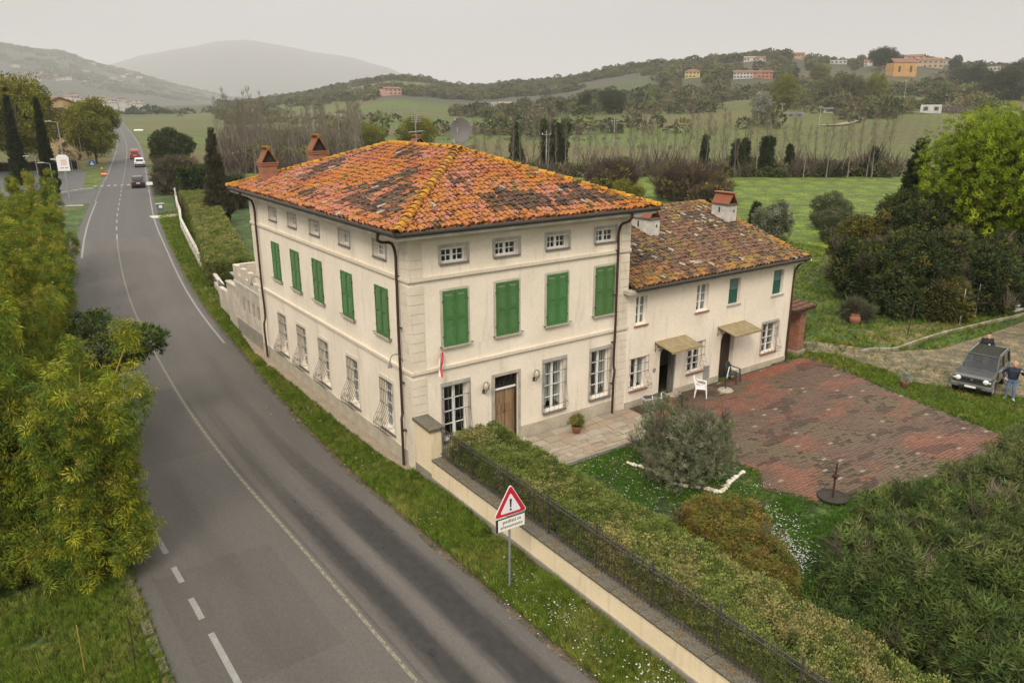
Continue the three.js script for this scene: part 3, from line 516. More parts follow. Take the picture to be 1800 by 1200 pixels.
function tileRoof(roof, planes, hips, colorOf, hipColor, seed, countOwn = 300) {
  const r = rng(seed), all = [];
  for (const { o, e, u, poly: P } of planes) { // o origin, e along the eave, u up the slope (unit vectors)
    const n = e.clone().cross(u).normalize();
    let s0 = 1e9, s1 = -1e9, t1 = 0; for (const [s, t] of P) { s0 = Math.min(s0, s); s1 = Math.max(s1, s); t1 = Math.max(t1, t); }
    for (let s = s0 + 0.1; s < s1; s += 0.212) for (let t = 0; t < t1; t += 0.335) for (const cover of [true, false]) {
      const ss = s + (cover ? 0 : 0.106);
      if (!inPoly(ss, t + 0.2, P)) continue;
      const p = o.clone().addScaledVector(e, ss + (r() - 0.5) * 0.022).addScaledVector(u, t + (r() - 0.5) * 0.09 + 0.12 * hash2(Math.round(ss * 20), 1, seed)).addScaledVector(n, (cover ? 0.03 : 0) + (r() - 0.5) * 0.008);
      const m = new THREE.Matrix4().makeBasis(e, u, n).setPosition(p);
      m.multiply(new THREE.Matrix4().makeRotationFromEuler(new THREE.Euler((r() - 0.5) * 0.06, (r() - 0.5) * 0.16, (r() - 0.5) * 0.1)));
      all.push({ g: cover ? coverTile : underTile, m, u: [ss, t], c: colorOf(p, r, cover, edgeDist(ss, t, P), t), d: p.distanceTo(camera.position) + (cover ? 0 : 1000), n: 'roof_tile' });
    }
  }
  for (const [a, b, sc = 1] of hips) { // ridge and hip tiles laid in mortar from a up to b
    const d = b.clone().sub(a), L = d.length(); d.normalize();
    const side = d.clone().cross(V(0, 1, 0)).normalize(), up = side.clone().cross(d).normalize();
    for (let t = 0; t < L - 0.1; t += 0.36) {
      const p = a.clone().addScaledVector(d, t).addScaledVector(up, 0.045 + (r() - 0.5) * 0.014);
      const m = new THREE.Matrix4().makeBasis(side, d, up).setPosition(p); m.multiply(new THREE.Matrix4().makeRotationFromEuler(new THREE.Euler((r() - 0.5) * 0.06, (r() - 0.5) * 0.08, (r() - 0.5) * 0.08)));
      all.push({ g: hipTile, m, u: [r() * 3, t], c: hipColor(p, r), d: p.distanceTo(camera.position) - 6, n: 'ridge_tile' });
    }
  }
  all.sort((a, b) => a.d - b.d);
  const pool = new Map(), rest = [];
  let own = 0;
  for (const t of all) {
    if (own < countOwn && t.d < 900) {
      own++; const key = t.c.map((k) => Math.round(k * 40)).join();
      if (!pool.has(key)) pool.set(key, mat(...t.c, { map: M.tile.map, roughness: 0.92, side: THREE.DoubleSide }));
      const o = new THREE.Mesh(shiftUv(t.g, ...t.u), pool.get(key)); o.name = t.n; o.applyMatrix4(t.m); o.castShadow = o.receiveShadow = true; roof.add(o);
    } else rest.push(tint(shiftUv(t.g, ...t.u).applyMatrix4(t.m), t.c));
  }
  M.tile.side = THREE.DoubleSide;
  const o = part('tile_rows', rest, M.tile, roof, null, true); o.userData.kind = 'stuff';
}
const mixc = (a, b, t) => [lerp(a[0], b[0], t), lerp(a[1], b[1], t), lerp(a[2], b[2], t)];

// ---------------------------------------------------------------- main house
const HW = 10.0, HL = 16.9, HT = 8.43;
{
  const h = thing('main_house', 'large cream two-storey country house with green shutters and red hipped roof', 'house');
  const fr = facade(0, 0, 0, 0), fl = facade(0, 0, -HL, -Math.PI / 2);
  const T = 0.36, attR = [1.76, 3.96, 6.28, 8.68], attL = [2.1, 5.16, 8.2, 10.85, 13.45];
  const holesR = [];
  for (const c of attR) holesR.push({ x0: c - 0.5, x1: c + 0.5, y0: 7.38, y1: 7.87 });
  for (const c of [1.7, 6.22, 8.62]) holesR.push({ x0: c - 0.5, x1: c + 0.5, y0: 0.88, y1: 2.95 });
  holesR.push({ x0: 3.38, x1: 4.46, y0: 0, y1: 2.86 });
  part('front_wall', wallPanel(HW, 0, HT, holesR, T), M.plaster, h, fr);
  const holesL = [];
  for (const c of attL) { const x = HL - c; holesL.push({ x0: x - 0.46, x1: x + 0.46, y0: 7.42, y1: 7.88 }, { x0: x - 0.5, x1: x + 0.5, y0: 0.84, y1: 2.84 }); }
  part('street_wall_face', wallPanel(HL - T, 0, HT, holesL, T), M.plaster, h, fl);
  part('rear_wall', [box2(T, HW, 0, HT, -HL, -HL + T)], M.plaster, h);
  part('side_wall', [box2(HW - T, HW, 0, HT, -HL + T, -T)], M.plaster, h);
  part('inner_floor', [box2(T, HW - T, 3.5, 3.7, -HL + T, -T), box2(T, HW - T, 6.8, 7.0, -HL + T, -T), box2(T, HW - T, 0, 0.15, -HL + T, -T)], M.darkWood, h);
  part('inner_wall', [box2(T, HW - T, 0.16, 3.49, -3.2, -3.0), box2(3.0, 3.2, 0.16, 3.49, -HL + T, -3.21), box2(2.6, 2.8, 7.01, HT - 0.01, -HL + T, -T), box2(2.81, HW - T, 7.01, HT - 0.01, -2.8, -2.6)], M.pale, h);
  // plinth, string courses, frieze
  part('plinth', [box2(-0.05, -0.002, -0.02, 0.62, -HL, -0.6), box2(0.7, 3.28, -0.02, 0.6, 0.002, 0.05), box2(4.56, 9.4, -0.02, 0.6, 0.002, 0.05)], M.plinth, h);
  for (const y of [3.7, 6.95]) part('string_course', [box2(-0.09, HW + 0.02, y - 0.055, y + 0.055, 0.001, 0.09), box2(-0.09, -0.001, y - 0.055, y + 0.055, -HL, 0.0), box2(-0.05, HW + 0.01, y - 0.1, y - 0.056, 0.001, 0.035), box2(-0.035, -0.001, y - 0.1, y - 0.056, -HL, -0.001)], M.trim, h);
  part('frieze', [box2(-0.03, HW + 0.01, 8.2, 8.42, 0.0015, 0.03), box2(-0.03, -0.0015, 8.2, 8.42, -HL, 0)], M.trim, h);
  // quoins: one block after another up each visible corner
  const qm = [M.plaster, M.stoneTrim, M.trim];
  const col = (x, z, y0, y1, step, kind) => { for (let y = y0, i = 0; y + step * 0.6 < y1; y += step, i++) { const hh = Math.min(step, y1 - y) - 0.028; part('quoin_block', kind === 0 ? [box2(x - 0.03, x + 0.52, y, y + hh, 0.0005, 0.03), box2(x - 0.03, x - 0.0005, y, y + hh, z - 0.55, 0)] : kind === 1 ? [box2(x - 0.5, x + 0.005, y, y + hh, 0.0005, 0.03)] : [box2(-0.03, -0.0005, y, y + hh, -HL, -HL + 0.55)], qm[2], h); } };
  for (const k of [0, 1, 2]) { const [x, z] = k === 1 ? [HW, 0] : [0, 0]; col(x, z, 0.02, 3.52, 0.315, k); col(x, z, 3.77, 6.77, 0.335, k); col(x, z, 7.02, 8.2, 0.3, k); }
  // windows
  attR.forEach((c, i) => windowPart(h, fr, c - 0.5, c + 0.5, 7.38, 7.87, { cols: 4, rows: 2, depth: 0.2, curtain: 0, sill: M.sill, seed: i }));
  attL.forEach((c, i) => { const x = HL - c; windowPart(h, fl, x - 0.46, x + 0.46, 7.42, 7.88, { cols: 4, rows: 2, depth: 0.2, curtain: 0, seed: i + 9 }); windowPart(h, fl, x - 0.5, x + 0.5, 0.84, 2.84, { rows: 4, depth: 0.22, curtain: 0, seed: i + 20, surround: M.trim }); grillePart(h, fl, x - 0.52, x + 0.52, 0.84, 2.86, 0.34, 8); });
  [1.7, 6.22, 8.62].forEach((c, i) => { windowPart(h, fr, c - 0.5, c + 0.5, 0.88, 2.95, { rows: 4, depth: 0.2, curtain: 0.25, seed: i + 40, sillOut: 0.1 }); grillePart(h, fr, c - 0.58, c + 0.58, 0.9, 3.0, 0.12, 6, false); });
  const shade = (m, k, g) => { const c = m.clone(); c.color.multiplyScalar(k); c.color.r *= g; return c; };
  [1.75, 3.96, 6.28, 8.7].forEach((c, i) => shutterPart(h, fr, c - 0.5, c + 0.5, 4.45, 6.42, shade(M.green, [1, 0.93, 1.06, 0.97][i], [1, 1.1, 0.95, 1.2][i])));
  attL.forEach((c) => { const x = HL - c; shutterPart(h, fl, x - 0.51, x + 0.51, 4.58, 6.38, shade(M.greenFaded, 0.94 + 0.12 * hash2(Math.round(c), 2, 3), 0.9 + 0.4 * hash2(Math.round(c), 5, 3))); });
  part('shutter_surround', [...[1.75, 3.96, 6.28, 8.7].map((c) => [box(0.08, 2.05, 0.012, c - 0.56, 5.46, 0.007), box(0.08, 2.05, 0.012, c + 0.56, 5.46, 0.007), box(1.04, 0.08, 0.012, c, 6.47, 0.0072)])], M.eave, h, fr);
  // front door with a dark fanlight
  const door = part('front_door', [box2(3.44, 4.4, 0.17, 2.28, -0.24, -0.18), box2(3.52, 3.88, 0.3, 1.2, -0.18, -0.165), box2(3.96, 4.32, 0.3, 1.2, -0.18, -0.165), box2(3.52, 3.88, 1.32, 2.15, -0.18, -0.165), box2(3.96, 4.32, 1.32, 2.15, -0.18, -0.165)], M.doorWood, h);
  part('door_handle', [bar([3.9, 1.25, -0.16], [3.9, 1.45, -0.13], 0.014)], M.iron, door);
  part('door_frame', [box2(3.382, 3.44, 0, 2.858, -0.3, -0.1), box2(4.4, 4.458, 0, 2.858, -0.3, -0.1), box2(3.44, 4.4, 2.28, 2.36, -0.3, -0.12), box2(3.44, 4.4, 2.8, 2.858, -0.3, -0.1)], M.darkWood, door);
  part('fanlight', [box2(3.44, 4.4, 2.36, 2.8, -0.24, -0.232)], M.glass, door);
  part('fanlight_grille', [0, 1, 2, 3].map((i) => tube([[3.5 + i * 0.22, 2.38, -0.2], [3.55 + i * 0.22, 2.6, -0.2], [3.62 + i * 0.22, 2.66, -0.2], [3.68 + i * 0.22, 2.38, -0.2]], 0.012, 4)), M.iron, door);
  part('transom', [box2(3.44, 4.4, 2.285, 2.355, -0.118, -0.09)], M.white, door);
  part('door_surround', [box2(3.24, 3.378, 0.02, 2.98, 0.001, 0.03), box2(4.462, 4.56, 0.02, 2.98, 0.001, 0.03), box2(3.378, 4.462, 2.87, 2.98, 0.001, 0.0302)], M.stoneTrim, h);
  part('door_step', [rbox(1.6, 0.16, 0.5, 0.02, 3.92, 0.08, 0.3)], M.stoneTrim, h);
  // wall lamps either side of the door, bracket lamp at the corner
  for (const x of [2.88, 5.2]) { const l = part('wall_lamp', [tube([[x, 2.42, 0], [x, 2.36, 0.1], [x, 2.45, 0.2], [x, 2.52, 0.2]], 0.016, 5), box(0.1, 0.16, 0.02, x, 2.42, 0.012)], M.iron, h); part('lamp_globe', lathe([[0.001, 0], [0.09, 0.05], [0.13, 0.14], [0.12, 0.24], [0.06, 0.32], [0.001, 0.34]], 10).translate(x, 2.5, 0.2), mat(0.42, 0.38, 0.31, { roughness: 0.3 }), l); part('lamp_cage', [0, 1, 2, 3].map((k) => tube([[0.05, 0.02], [0.14, 0.12], [0.13, 0.26], [0.02, 0.36]].map(([q, y]) => [x + Math.cos(k * 1.57) * q, 2.5 + y, 0.2 + Math.sin(k * 1.57) * q]), 0.008, 4)), M.iron, l); }
  for (const z of [-0.75, -16.2]) part('bracket_lamp', [tube([[-0.02, 4.0, z + 0.1], [-0.25, 4.3, z + 0.15], [-0.5, 4.28, z + 0.2], [-0.58, 4.05, z + 0.22]], 0.018, 5), cyl(0.09, 0.04, 0.16, -0.58, 3.9, z + 0.22, 8)], M.ironGrey, h);
  // eaves, gutters and rainwater pipes
  const O = 0.7;
  part('soffit', [box2(-O, HW + O, 8.43, 8.6, -HL - O, O)], M.eave, h);
  const gut = (a, b) => bar(a, b, 0.085, 10);
  part('gutter', [gut([-O - 0.06, 8.62, O + 0.05], [HW + O + 0.06, 8.62, O + 0.05])], M.gutter, h);
  part('gutter', [gut([-O - 0.06, 8.62, -HL - O], [-O - 0.06, 8.62, O + 0.05])], M.gutter, h);
  const pipe = (pts) => part('downpipe', tube(pts, 0.052, 8, 60), M.copper, h);
  pipe([[-O - 0.06, 8.6, -0.55], [-O - 0.06, 8.3, -0.58], [-O + 0.05, 8.22, -0.6], [-0.25, 8.15, -0.64], [-0.12, 7.85, -0.66], [-0.11, 7.2, -0.66], [-0.13, 5, -0.66], [-0.13, 2.2, -0.66], [-0.13, 2.02, -0.66], [-0.2, 1.9, -0.6], [-0.2, 1.7, -0.6], [-0.2, 0.1, -0.6]]);
  pipe([[-O - 0.06, 8.6, -15.7], [-O - 0.06, 8.35, -15.72], [-O + 0.05, 8.25, -15.75], [-0.25, 8.15, -15.8], [-0.12, 7.8, -15.82], [-0.12, 7, -15.82], [-0.13, 4, -15.82], [-0.13, 2.1, -15.82], [-0.2, 1.95, -15.8], [-0.2, 0.1, -15.8]]);
  pipe([[9.35, 8.6, O + 0.05], [9.33, 8.35, O + 0.03], [9.3, 8.2, O - 0.1], [9.27, 8.05, 0.25], [9.26, 7.8, 0.13], [9.26, 7, 0.12], [9.26, 4, 0.13], [9.26, 2.1, 0.13], [9.26, 1.95, 0.2], [9.22, 1.8, 0.2], [9.2, 0.08, 0.2]]);
  for (const y of [1.4, 3.2, 5.2, 7]) { part('pipe_bracket', [box(0.14, 0.035, 0.15, -0.08, y, -0.64)], M.iron, h); part('pipe_bracket', [box(0.15, 0.035, 0.14, 9.24, y, 0.08)], M.iron, h); }
  // roof
  const ey = 8.64, ry = 10.78, x0 = -O - 0.06, x1 = HW + O + 0.06, z0 = -HL - O - 0.06, z1 = O + 0.06, rx = 5, za = -5.0, zb = -11.0;
  const A = V(x0, ey, z1), B = V(x1, ey, z1), Cc = V(x1, ey, z0), D = V(x0, ey, z0), Ra = V(rx, ry, za), Rb = V(rx, ry, zb);
  const tri = (...l) => { const P = []; for (const t of l) for (const v of t) P.push(v.x, v.y, v.z); const g = new THREE.BufferGeometry(); g.setAttribute('position', new THREE.Float32BufferAttribute(P, 3)); g.computeVertexNormals(); return g; };
  const dn = (v) => v.clone().add(V(0, -0.02, 0));
  const deck = [[A, B, Ra], [B, Cc, Rb], [B, Rb, Ra], [Cc, D, Rb], [D, A, Ra], [D, Ra, Rb]].map((t) => t.map(dn)); deck.push([D, Cc, B].map(dn), [D, B, A].map(dn));
  const roof = part('roof', tri(...deck), mat(0.16, 0.08, 0.05), h); roof.userData.label = 'hipped roof of old red tiles crusted with orange lichen and black moss';
  const plane = (a, b, ...top) => { const e = b.clone().sub(a).normalize(); const t0 = top[0].clone().sub(a); const u = t0.clone().addScaledVector(e, -t0.dot(e)).normalize(); const st = (p) => { const q = p.clone().sub(a); return [q.dot(e), q.dot(u)]; }; return { o: a, e, u, poly: [st(a), st(b), ...top.map(st)] }; };
  const cOf = (p, r, cover, edge, t) => {
    const v = 0.91 + 0.18 * r(), n = fbm(p.x / 1.3, p.z / 1.3, 3, 399) + 0.12 * (r() - 0.5), salmon = fbm(p.x / 2.6 + 7, p.z / 2.6, 3, 398);
    let c = n < 0.46 ? [0.40, 0.115, 0.05] : n < 0.58 ? [0.44, 0.145, 0.065] : [0.47, 0.155, 0.036];
    if (salmon > 0.53 && r() < 0.85) c = [0.48, 0.19, 0.12];
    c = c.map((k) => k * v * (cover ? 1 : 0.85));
    const lich = fbm(p.x / 1.9 + 3, p.z / 1.9, 4, 401) + 0.2 * sstep(0.9, 0.1, edge), black = fbm(p.x / 2.3 + 9, p.z / 2.6 + 4, 4, 405) + 0.05 * (fbm(p.x * 2.2, p.z * 2.2, 2, 406) - 0.5);
    const l = sstep(0.54, 0.62, lich); if (r() < l * 0.85) c = mixc(c, [0.5, 0.2, 0.02], 0.4 + 0.4 * r());
    const b = sstep(0.5, 0.54, black) * sstep(0.3, 1.0, edge + 0.4 * r()); if (r() < b * 0.93) c = mixc(c, r() < 0.8 ? [0.05, 0.038, 0.026] : [0.13, 0.1, 0.065], 0.72 + 0.26 * r());
    if (r() < 0.008) c = [0.46, 0.38, 0.3]; if (r() < 0.02) c = [0.14, 0.14, 0.03];
    return c;
  };
  const hipC = (p, r) => { const v = 0.8 + 0.4 * r(); return r() < 0.86 ? [0.54 * v, 0.255 * v, 0.018] : r() < 0.5 ? [0.3 * v, 0.17 * v, 0.04] : [0.36 * v, 0.15 * v, 0.07]; };
  tileRoof(roof, [plane(A, B, Ra), plane(D, A, Ra, Rb), plane(B, Cc, Rb, Ra), plane(Cc, D, Rb)], [[A, Ra], [B, Ra], [Cc, Rb], [D, Rb], [Rb, Ra]], cOf, hipC, 11);
  // chimneys
  const chimney = (x, y0, y1, z, wx, wz, capH, material, lab, ry = 0) => {
    const c = part('chimney', [box(wx, y1 - y0, wz, 0, (y1 + y0) / 2, 0), box(wx + 0.09, 0.07, wz + 0.09, 0, y1 - 0.12, 0), box(wx + 0.14, 0.06, wz + 0.14, 0, y1 - 0.03, 0)], material, h); c.position.set(x, 0, z); c.rotation.y = ry; if (lab) c.userData.label = lab;
    const sl = Math.hypot(wx / 2, capH), an = Math.atan2(capH, wx / 2);
    for (const s of [-1, 1]) part('cap_tile', [box(sl * 1.04, 0.045, wz * 1.05, s * wx / 4, y1 + capH / 2 + 0.02, 0, 0, 0, -s * an)], mat(0.4, 0.15, 0.06, { map: rep(moss, 2) }), c);
    part('cap_shade', prism([[-wx * 0.42, 0], [wx * 0.42, 0], [0, capH * 0.85]], wz * 0.6).translate(0, y1, -wz * 0.3), M.dark, c);  // near-black solid under the cap stands in for its shaded, sooty hollow
    part('cap_ridge', [ni(new THREE.CylinderGeometry(0.09, 0.1, wz * 1.12, 8)).rotateX(Math.PI / 2).translate(0, y1 + capH + 0.02, 0), box(wx * 0.5, 0.05, wz * 0.9, 0, y1 + capH + 0.09, 0)], mat(0.44, 0.2, 0.03, { map: rep(moss, 2) }), c);
    return c;
  };
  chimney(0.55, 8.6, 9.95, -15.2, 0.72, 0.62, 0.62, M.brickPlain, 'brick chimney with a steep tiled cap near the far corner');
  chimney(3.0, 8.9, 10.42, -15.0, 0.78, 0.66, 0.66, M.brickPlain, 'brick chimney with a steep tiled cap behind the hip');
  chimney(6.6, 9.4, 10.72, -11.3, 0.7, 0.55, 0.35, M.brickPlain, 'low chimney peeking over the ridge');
}
// ---------------------------------------------------------------- annex
{
  const h = thing('annex_house', 'lower cream farmhouse wing with mossy brown gabled roof beside the brick courtyard', 'house', [0, 0, 0]);
  const X0 = 10.003, X1 = 21.2, T = 0.36, W = X1 - X0, top = 5.15, zr = -6.4, zb = -12.8, f = facade(X0, 0, 0.02, 0), q = (x) => x - X0;
  const up = [[10.5, 11.15], [14.22, 15.0], [16.4, 17.2], [19.65, 20.45]], lo = [[10.35, 11.25, 0.78, 2.2], [13.9, 14.85, 0.82, 2.24], [19.2, 20.3, 0.76, 2.26]];
  const holes = [...up.map(([a, b]) => ({ x0: q(a), x1: q(b), y0: 3.66, y1: 4.9 })), ...lo.map(([a, b, c, d]) => ({ x0: q(a), x1: q(b), y0: c, y1: d })), { x0: q(12.1), x1: q(13.12), y0: 0, y1: 2.45, arch: 0.42 }, { x0: q(16.12), x1: q(17.08), y0: 0, y1: 2.42, arch: 0.45 }];
  part('front_wall', wallPanel(W, 0, top, holes, T), M.plaster2, h, f);
  // gable end and rear
  const zf = 0.02 - T - 0.001, gy = (z) => top + 0.27 * (Math.min(-z, z - zb));
  part('gable_wall', prism([[-zf, 0], [-zb, 0], [-zb, top], [-zr, top + 1.76], [-zf, top + 0.1]], T).rotateY(Math.PI / 2).translate(X1 - T, 0, 0), M.plaster2, h);
  part('rear_wall', [box2(X0, X1 - T - 0.001, 0, top, zb, zb + T)], M.plaster2, h);
  part('inner_floor', [box2(X0, X1 - T - 0.002, 2.75, 2.95, zb + T, zf), box2(X0, X1 - T - 0.002, 0, 0.04, zb + T, zf), box2(X0, X1 - T - 0.002, top - 0.1, top - 0.02, zb + T, zf)], M.darkWood, h);
  part('inner_wall', [box2(X0 + 0.01, X1 - T - 0.01, 0.05, top - 0.11, -3.2, -3.0)], M.pale, h);
  part('plinth', [box2(X0 + 0.05, 12.08, -0.02, 0.3, 0.022, 0.06), box2(13.14, 16.1, -0.02, 0.3, 0.022, 0.06), box2(17.1, X1 + 0.03, -0.02, 0.3, 0.022, 0.06)], M.plinth, h);
  part('soffit', [box2(9.72, X1 + 0.32, top + 0.0, top + 0.15, 0.022, 0.42), box2(X0, X1 + 0.32, top + 0.01, top + 0.14, zb - 0.4, zb)], M.eave, h);
  part('gutter', [bar([10.05, top + 0.19, 0.5], [X1 + 0.5, top + 0.19, 0.5], 0.085, 10)], M.gutter, h);
  part('gutter_outlet', [bar([X1 + 0.42, top + 0.14, 0.5], [X1 + 0.62, top + 0.1, 0.5], 0.05, 8)], M.white, h);
  part('downpipe', tube([[X1 + 0.3, top + 0.1, 0.46], [X1 + 0.12, top - 0.15, 0.2], [X1 + 0.06, top - 0.4, 0.08], [X1 + 0.06, 2, 0.07], [X1 + 0.06, 0.1, 0.07]], 0.05, 8, 40), M.copper, h);
  up.forEach(([a, b], i) => {
    const o = windowPart(h, f, q(a), q(b), 3.66, 4.9, { cols: 2, rows: 3, depth: 0.18, sill: i < 2 ? M.brickPlain : M.pale, surround: null, curtain: i < 2 ? 0.6 : 0, frameMat: i < 2 ? M.white : mat(0.16, 0.2, 0.17), seed: i + 60 });
    if (i > 1) part('roller_blind', [box((b - a) - 0.12, 0.62, 0.02, 0, 0.37, 0.05)], mat(0.02, 0.13, 0.085, { map: rep(grain, 1) }), o);
    if (i > 1) part('roller_blind', [box((b - a) - 0.12, 0.5, 0.02, 0, 0.94, 0.045)], mat(0.17, 0.27, 0.24, { map: rep(grain, 1) }), o);
  });
  lo.forEach(([a, b, c, d], i) => { windowPart(h, f, q(a), q(b), c, d, { cols: 2, rows: i ? 4 : 2, depth: 0.18, sill: M.brickPlain, surround: i === 2 ? M.greyTrim : null, curtain: 0.3, seed: i + 70, sillOut: 0.08 }); grillePart(h, f, q(a) - 0.1, q(b) + 0.12, c - 0.02, d + 0.06, 0.26, 6, false); });
  // left doorway: one leaf open on a dark hall
  const d1 = part('open_door', [box2(12.14, 12.2, 0.06, 2.36, -1.15, -0.3), box2(13.02, 13.08, 0.06, 2.3, -0.34, 0.0)], mat(0.33, 0.34, 0.31, { map: rep(wood, 1) }), h); d1.userData.label = 'arched doorway standing open';
  part('door_frame', [box2(12.1, 12.14, 0, 2.1, -0.3, -0.02)], M.darkWood, d1);
  part('threshold', [rbox(1.3, 0.14, 0.42, 0.015, 12.6, 0.07, 0.2)], M.stoneTrim, h);
  // right doorway: dark plank door
  const pl = []; const d2 = part('plank_door', [box2(16.12, 17.08, 0.02, 2.42, -0.28, -0.22)], M.darkWood, h); d2.userData.label = 'dark brown arched plank door';
  for (let k = 0; k < 5; k++) part('plank', [box2(16.13 + k * 0.19, 16.13 + k * 0.19 + 0.18, 0.03, 2.42 - 0.03 * Math.abs(k - 2) ** 2, -0.219, -0.2)], M.darkWood, d2);
  part('meter_box', [box2(15.02, 15.42, 0.32, 0.95, 0.021, 0.06)], mat(0.3, 0.28, 0.25), h);
  part('hose_hook', [tube([[11.75, 1.35, 0.03], [11.68, 1.45, 0.06], [11.75, 1.53, 0.06], [11.82, 1.45, 0.06], [11.75, 1.35, 0.05]], 0.014, 4)], M.rust, h);
  // awnings on iron brackets
  for (const [a, b] of [[11.72, 13.62], [15.8, 17.72]]) {
    const w = part('awning', [box(b - a, 0.03, 1.05, (a + b) / 2, 2.62, 0.53, 0.21), box(b - a, 0.09, 0.025, (a + b) / 2, 2.48, 1.045)], M.awning, h);
    for (const x of [a + 0.04, b - 0.04]) part('bracket', [bar([x, 2.28, 0.03], [x, 2.74, 0.03], 0.014), bar([x, 2.70, 0.03], [x, 2.5, 1.02], 0.014), tube([[x, 2.3, 0.04], [x, 2.5, 0.12], [x, 2.55, 0.3], [x, 2.42, 0.36], [x, 2.4, 0.25], [x, 2.5, 0.45], [x, 2.55, 0.7]], 0.009, 4, 24)], M.iron, w);
    part('rib', [0.2, 0.4, 0.6, 0.8].map((t) => box(0.012, 0.012, 1.05, lerp(a, b, t), 2.636, 0.53, 0.21)), M.awning, w);
  }
  // roof: two slopes; the wing runs into the side of the main house
  const xa = X0 + 0.02, xb = X1 + 0.4, ey = top + 0.2, ry = 7.36, zE = 0.5;
  const A = V(xa, ey, zE), B = V(xb, ey, zE), Cc = V(xb, ry, zr), D = V(xa, ry, zr), E = V(xb, ey, zb - 0.5), F = V(xa, ey, zb - 0.5);
  const P = []; const tri = (...l) => l.forEach((v) => P.push(v.x, v.y - 0.02, v.z)); tri(A, B, Cc); tri(A, Cc, D); tri(D, Cc, E); tri(D, E, F);
  const g = new THREE.BufferGeometry(); g.setAttribute('position', new THREE.Float32BufferAttribute(P, 3)); g.computeVertexNormals();
  const roof = part('roof', g, mat(0.12, 0.075, 0.05, { side: THREE.DoubleSide }), h); roof.userData.label = 'gabled roof of old brown tiles blotched with pale lichen and moss';
  const u = Cc.clone().sub(B).normalize(), e = V(1, 0, 0), len = xb - xa, sl = Cc.distanceTo(B);
  const cOf = (p, r, cover, edge, t) => {
    const v = 0.85 + 0.3 * r(), n = fbm(p.x / 0.9, p.z / 1.3, 3, 513) + 0.5 * (r() - 0.5), big = fbm(p.x / 1.6, p.z / 2.2, 4, 511), lich = fbm(p.x / 0.9, p.z / 1.6, 3, 512);
    let c = n < 0.42 ? [0.2, 0.105, 0.065] : n < 0.6 ? [0.25, 0.135, 0.085] : [0.17, 0.11, 0.075];
    if (big > 0.55 && r() < 0.7) c = [0.10, 0.07, 0.045];
    if (lich > 0.57 && r() < 0.6) c = [0.27, 0.18, 0.06];
    if (r() < 0.03 + 0.14 * sstep(0.48, 0.6, big)) c = [0.46, 0.39, 0.31];
    if (edge < 0.4 && r() < 0.5) c = [0.38, 0.2, 0.05];
    if (t < 1.6 && p.x < 13.5 && r() < 0.5) c = [0.4, 0.19, 0.07];
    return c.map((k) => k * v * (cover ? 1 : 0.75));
  };
  const hipC = (p, r) => { const v = 0.8 + 0.4 * r(); return r() < 0.5 ? [0.36 * v, 0.2 * v, 0.05] : [0.28 * v, 0.17 * v, 0.09]; };
  tileRoof(roof, [{ o: A, e, u, poly: [[0, 0], [len, 0], [len, sl], [0, sl]] }, { o: E, e: V(-1, 0, 0), u: Cc.clone().sub(E).normalize(), poly: [[0, 0], [len, 0], [len, sl], [0, sl]] }], [[D, Cc], [B.clone().add(V(-0.05, 0, 0)), Cc.clone().add(V(-0.05, 0, 0))]], cOf, hipC, 23);
  // whitewashed chimneys with tiled caps
  const white = mat(0.8, 0.75, 0.67, { map: rep(grain, 0.8), bumpMap: rep(rough, 2), bumpScale: 0.015 });
  const chim = (x, z, wx, wz, y0, y1, off, capL, lab) => {
    const c = part('chimney', [box2(x - wx / 2, x + wx / 2, y0, y1, z - wz / 2, z + wz / 2)], white, h); c.userData.label = lab;
    part('chimney_slab', [box2(x - wx / 2 - 0.05, x + wx / 2 + 0.05, y1, y1 + 0.06, z - wz / 2 - 0.05, z + wz / 2 + 0.05)], M.capStone, c);
    const cz = z + off, ch = 0.55, an = Math.atan2(ch, wx / 2 + 0.06), s2 = Math.hypot(ch, wx / 2 + 0.06);
    for (const s of [-1, 1]) part('cap_tile', [box(s2, 0.04, capL, x + s * (wx / 4 + 0.02), y1 + 0.06 + ch / 2, cz, 0, 0, -s * an)], mat(0.42, 0.14, 0.07, { map: rep(moss, 2) }), c);
    part('cap_ridge', [box(0.3, 0.05, capL * 1.08, x, y1 + 0.08 + ch, cz)], M.terracotta, c);
    part('vent_hole', [box2(x - wx / 2 - 0.004, x - wx / 2 + 0.05, y1 - 0.4, y1 - 0.12, z - 0.12, z - 0.02), box2(x + 0.05, x + 0.14, y1 - 0.38, y1 - 0.24, z + wz / 2 - 0.05, z + wz / 2 + 0.004)], M.dark, c);
  };
  chim(14.9, -4.15, 0.62, 1.5, 5.9, 7.35, 0.42, 0.62, 'whitewashed chimney half under the eave of the taller house');
  chim(20.95, -4.35, 0.6, 1.15, 5.9, 7.55, 0, 1.15, 'whitewashed chimney on the outer verge of the wing');
}
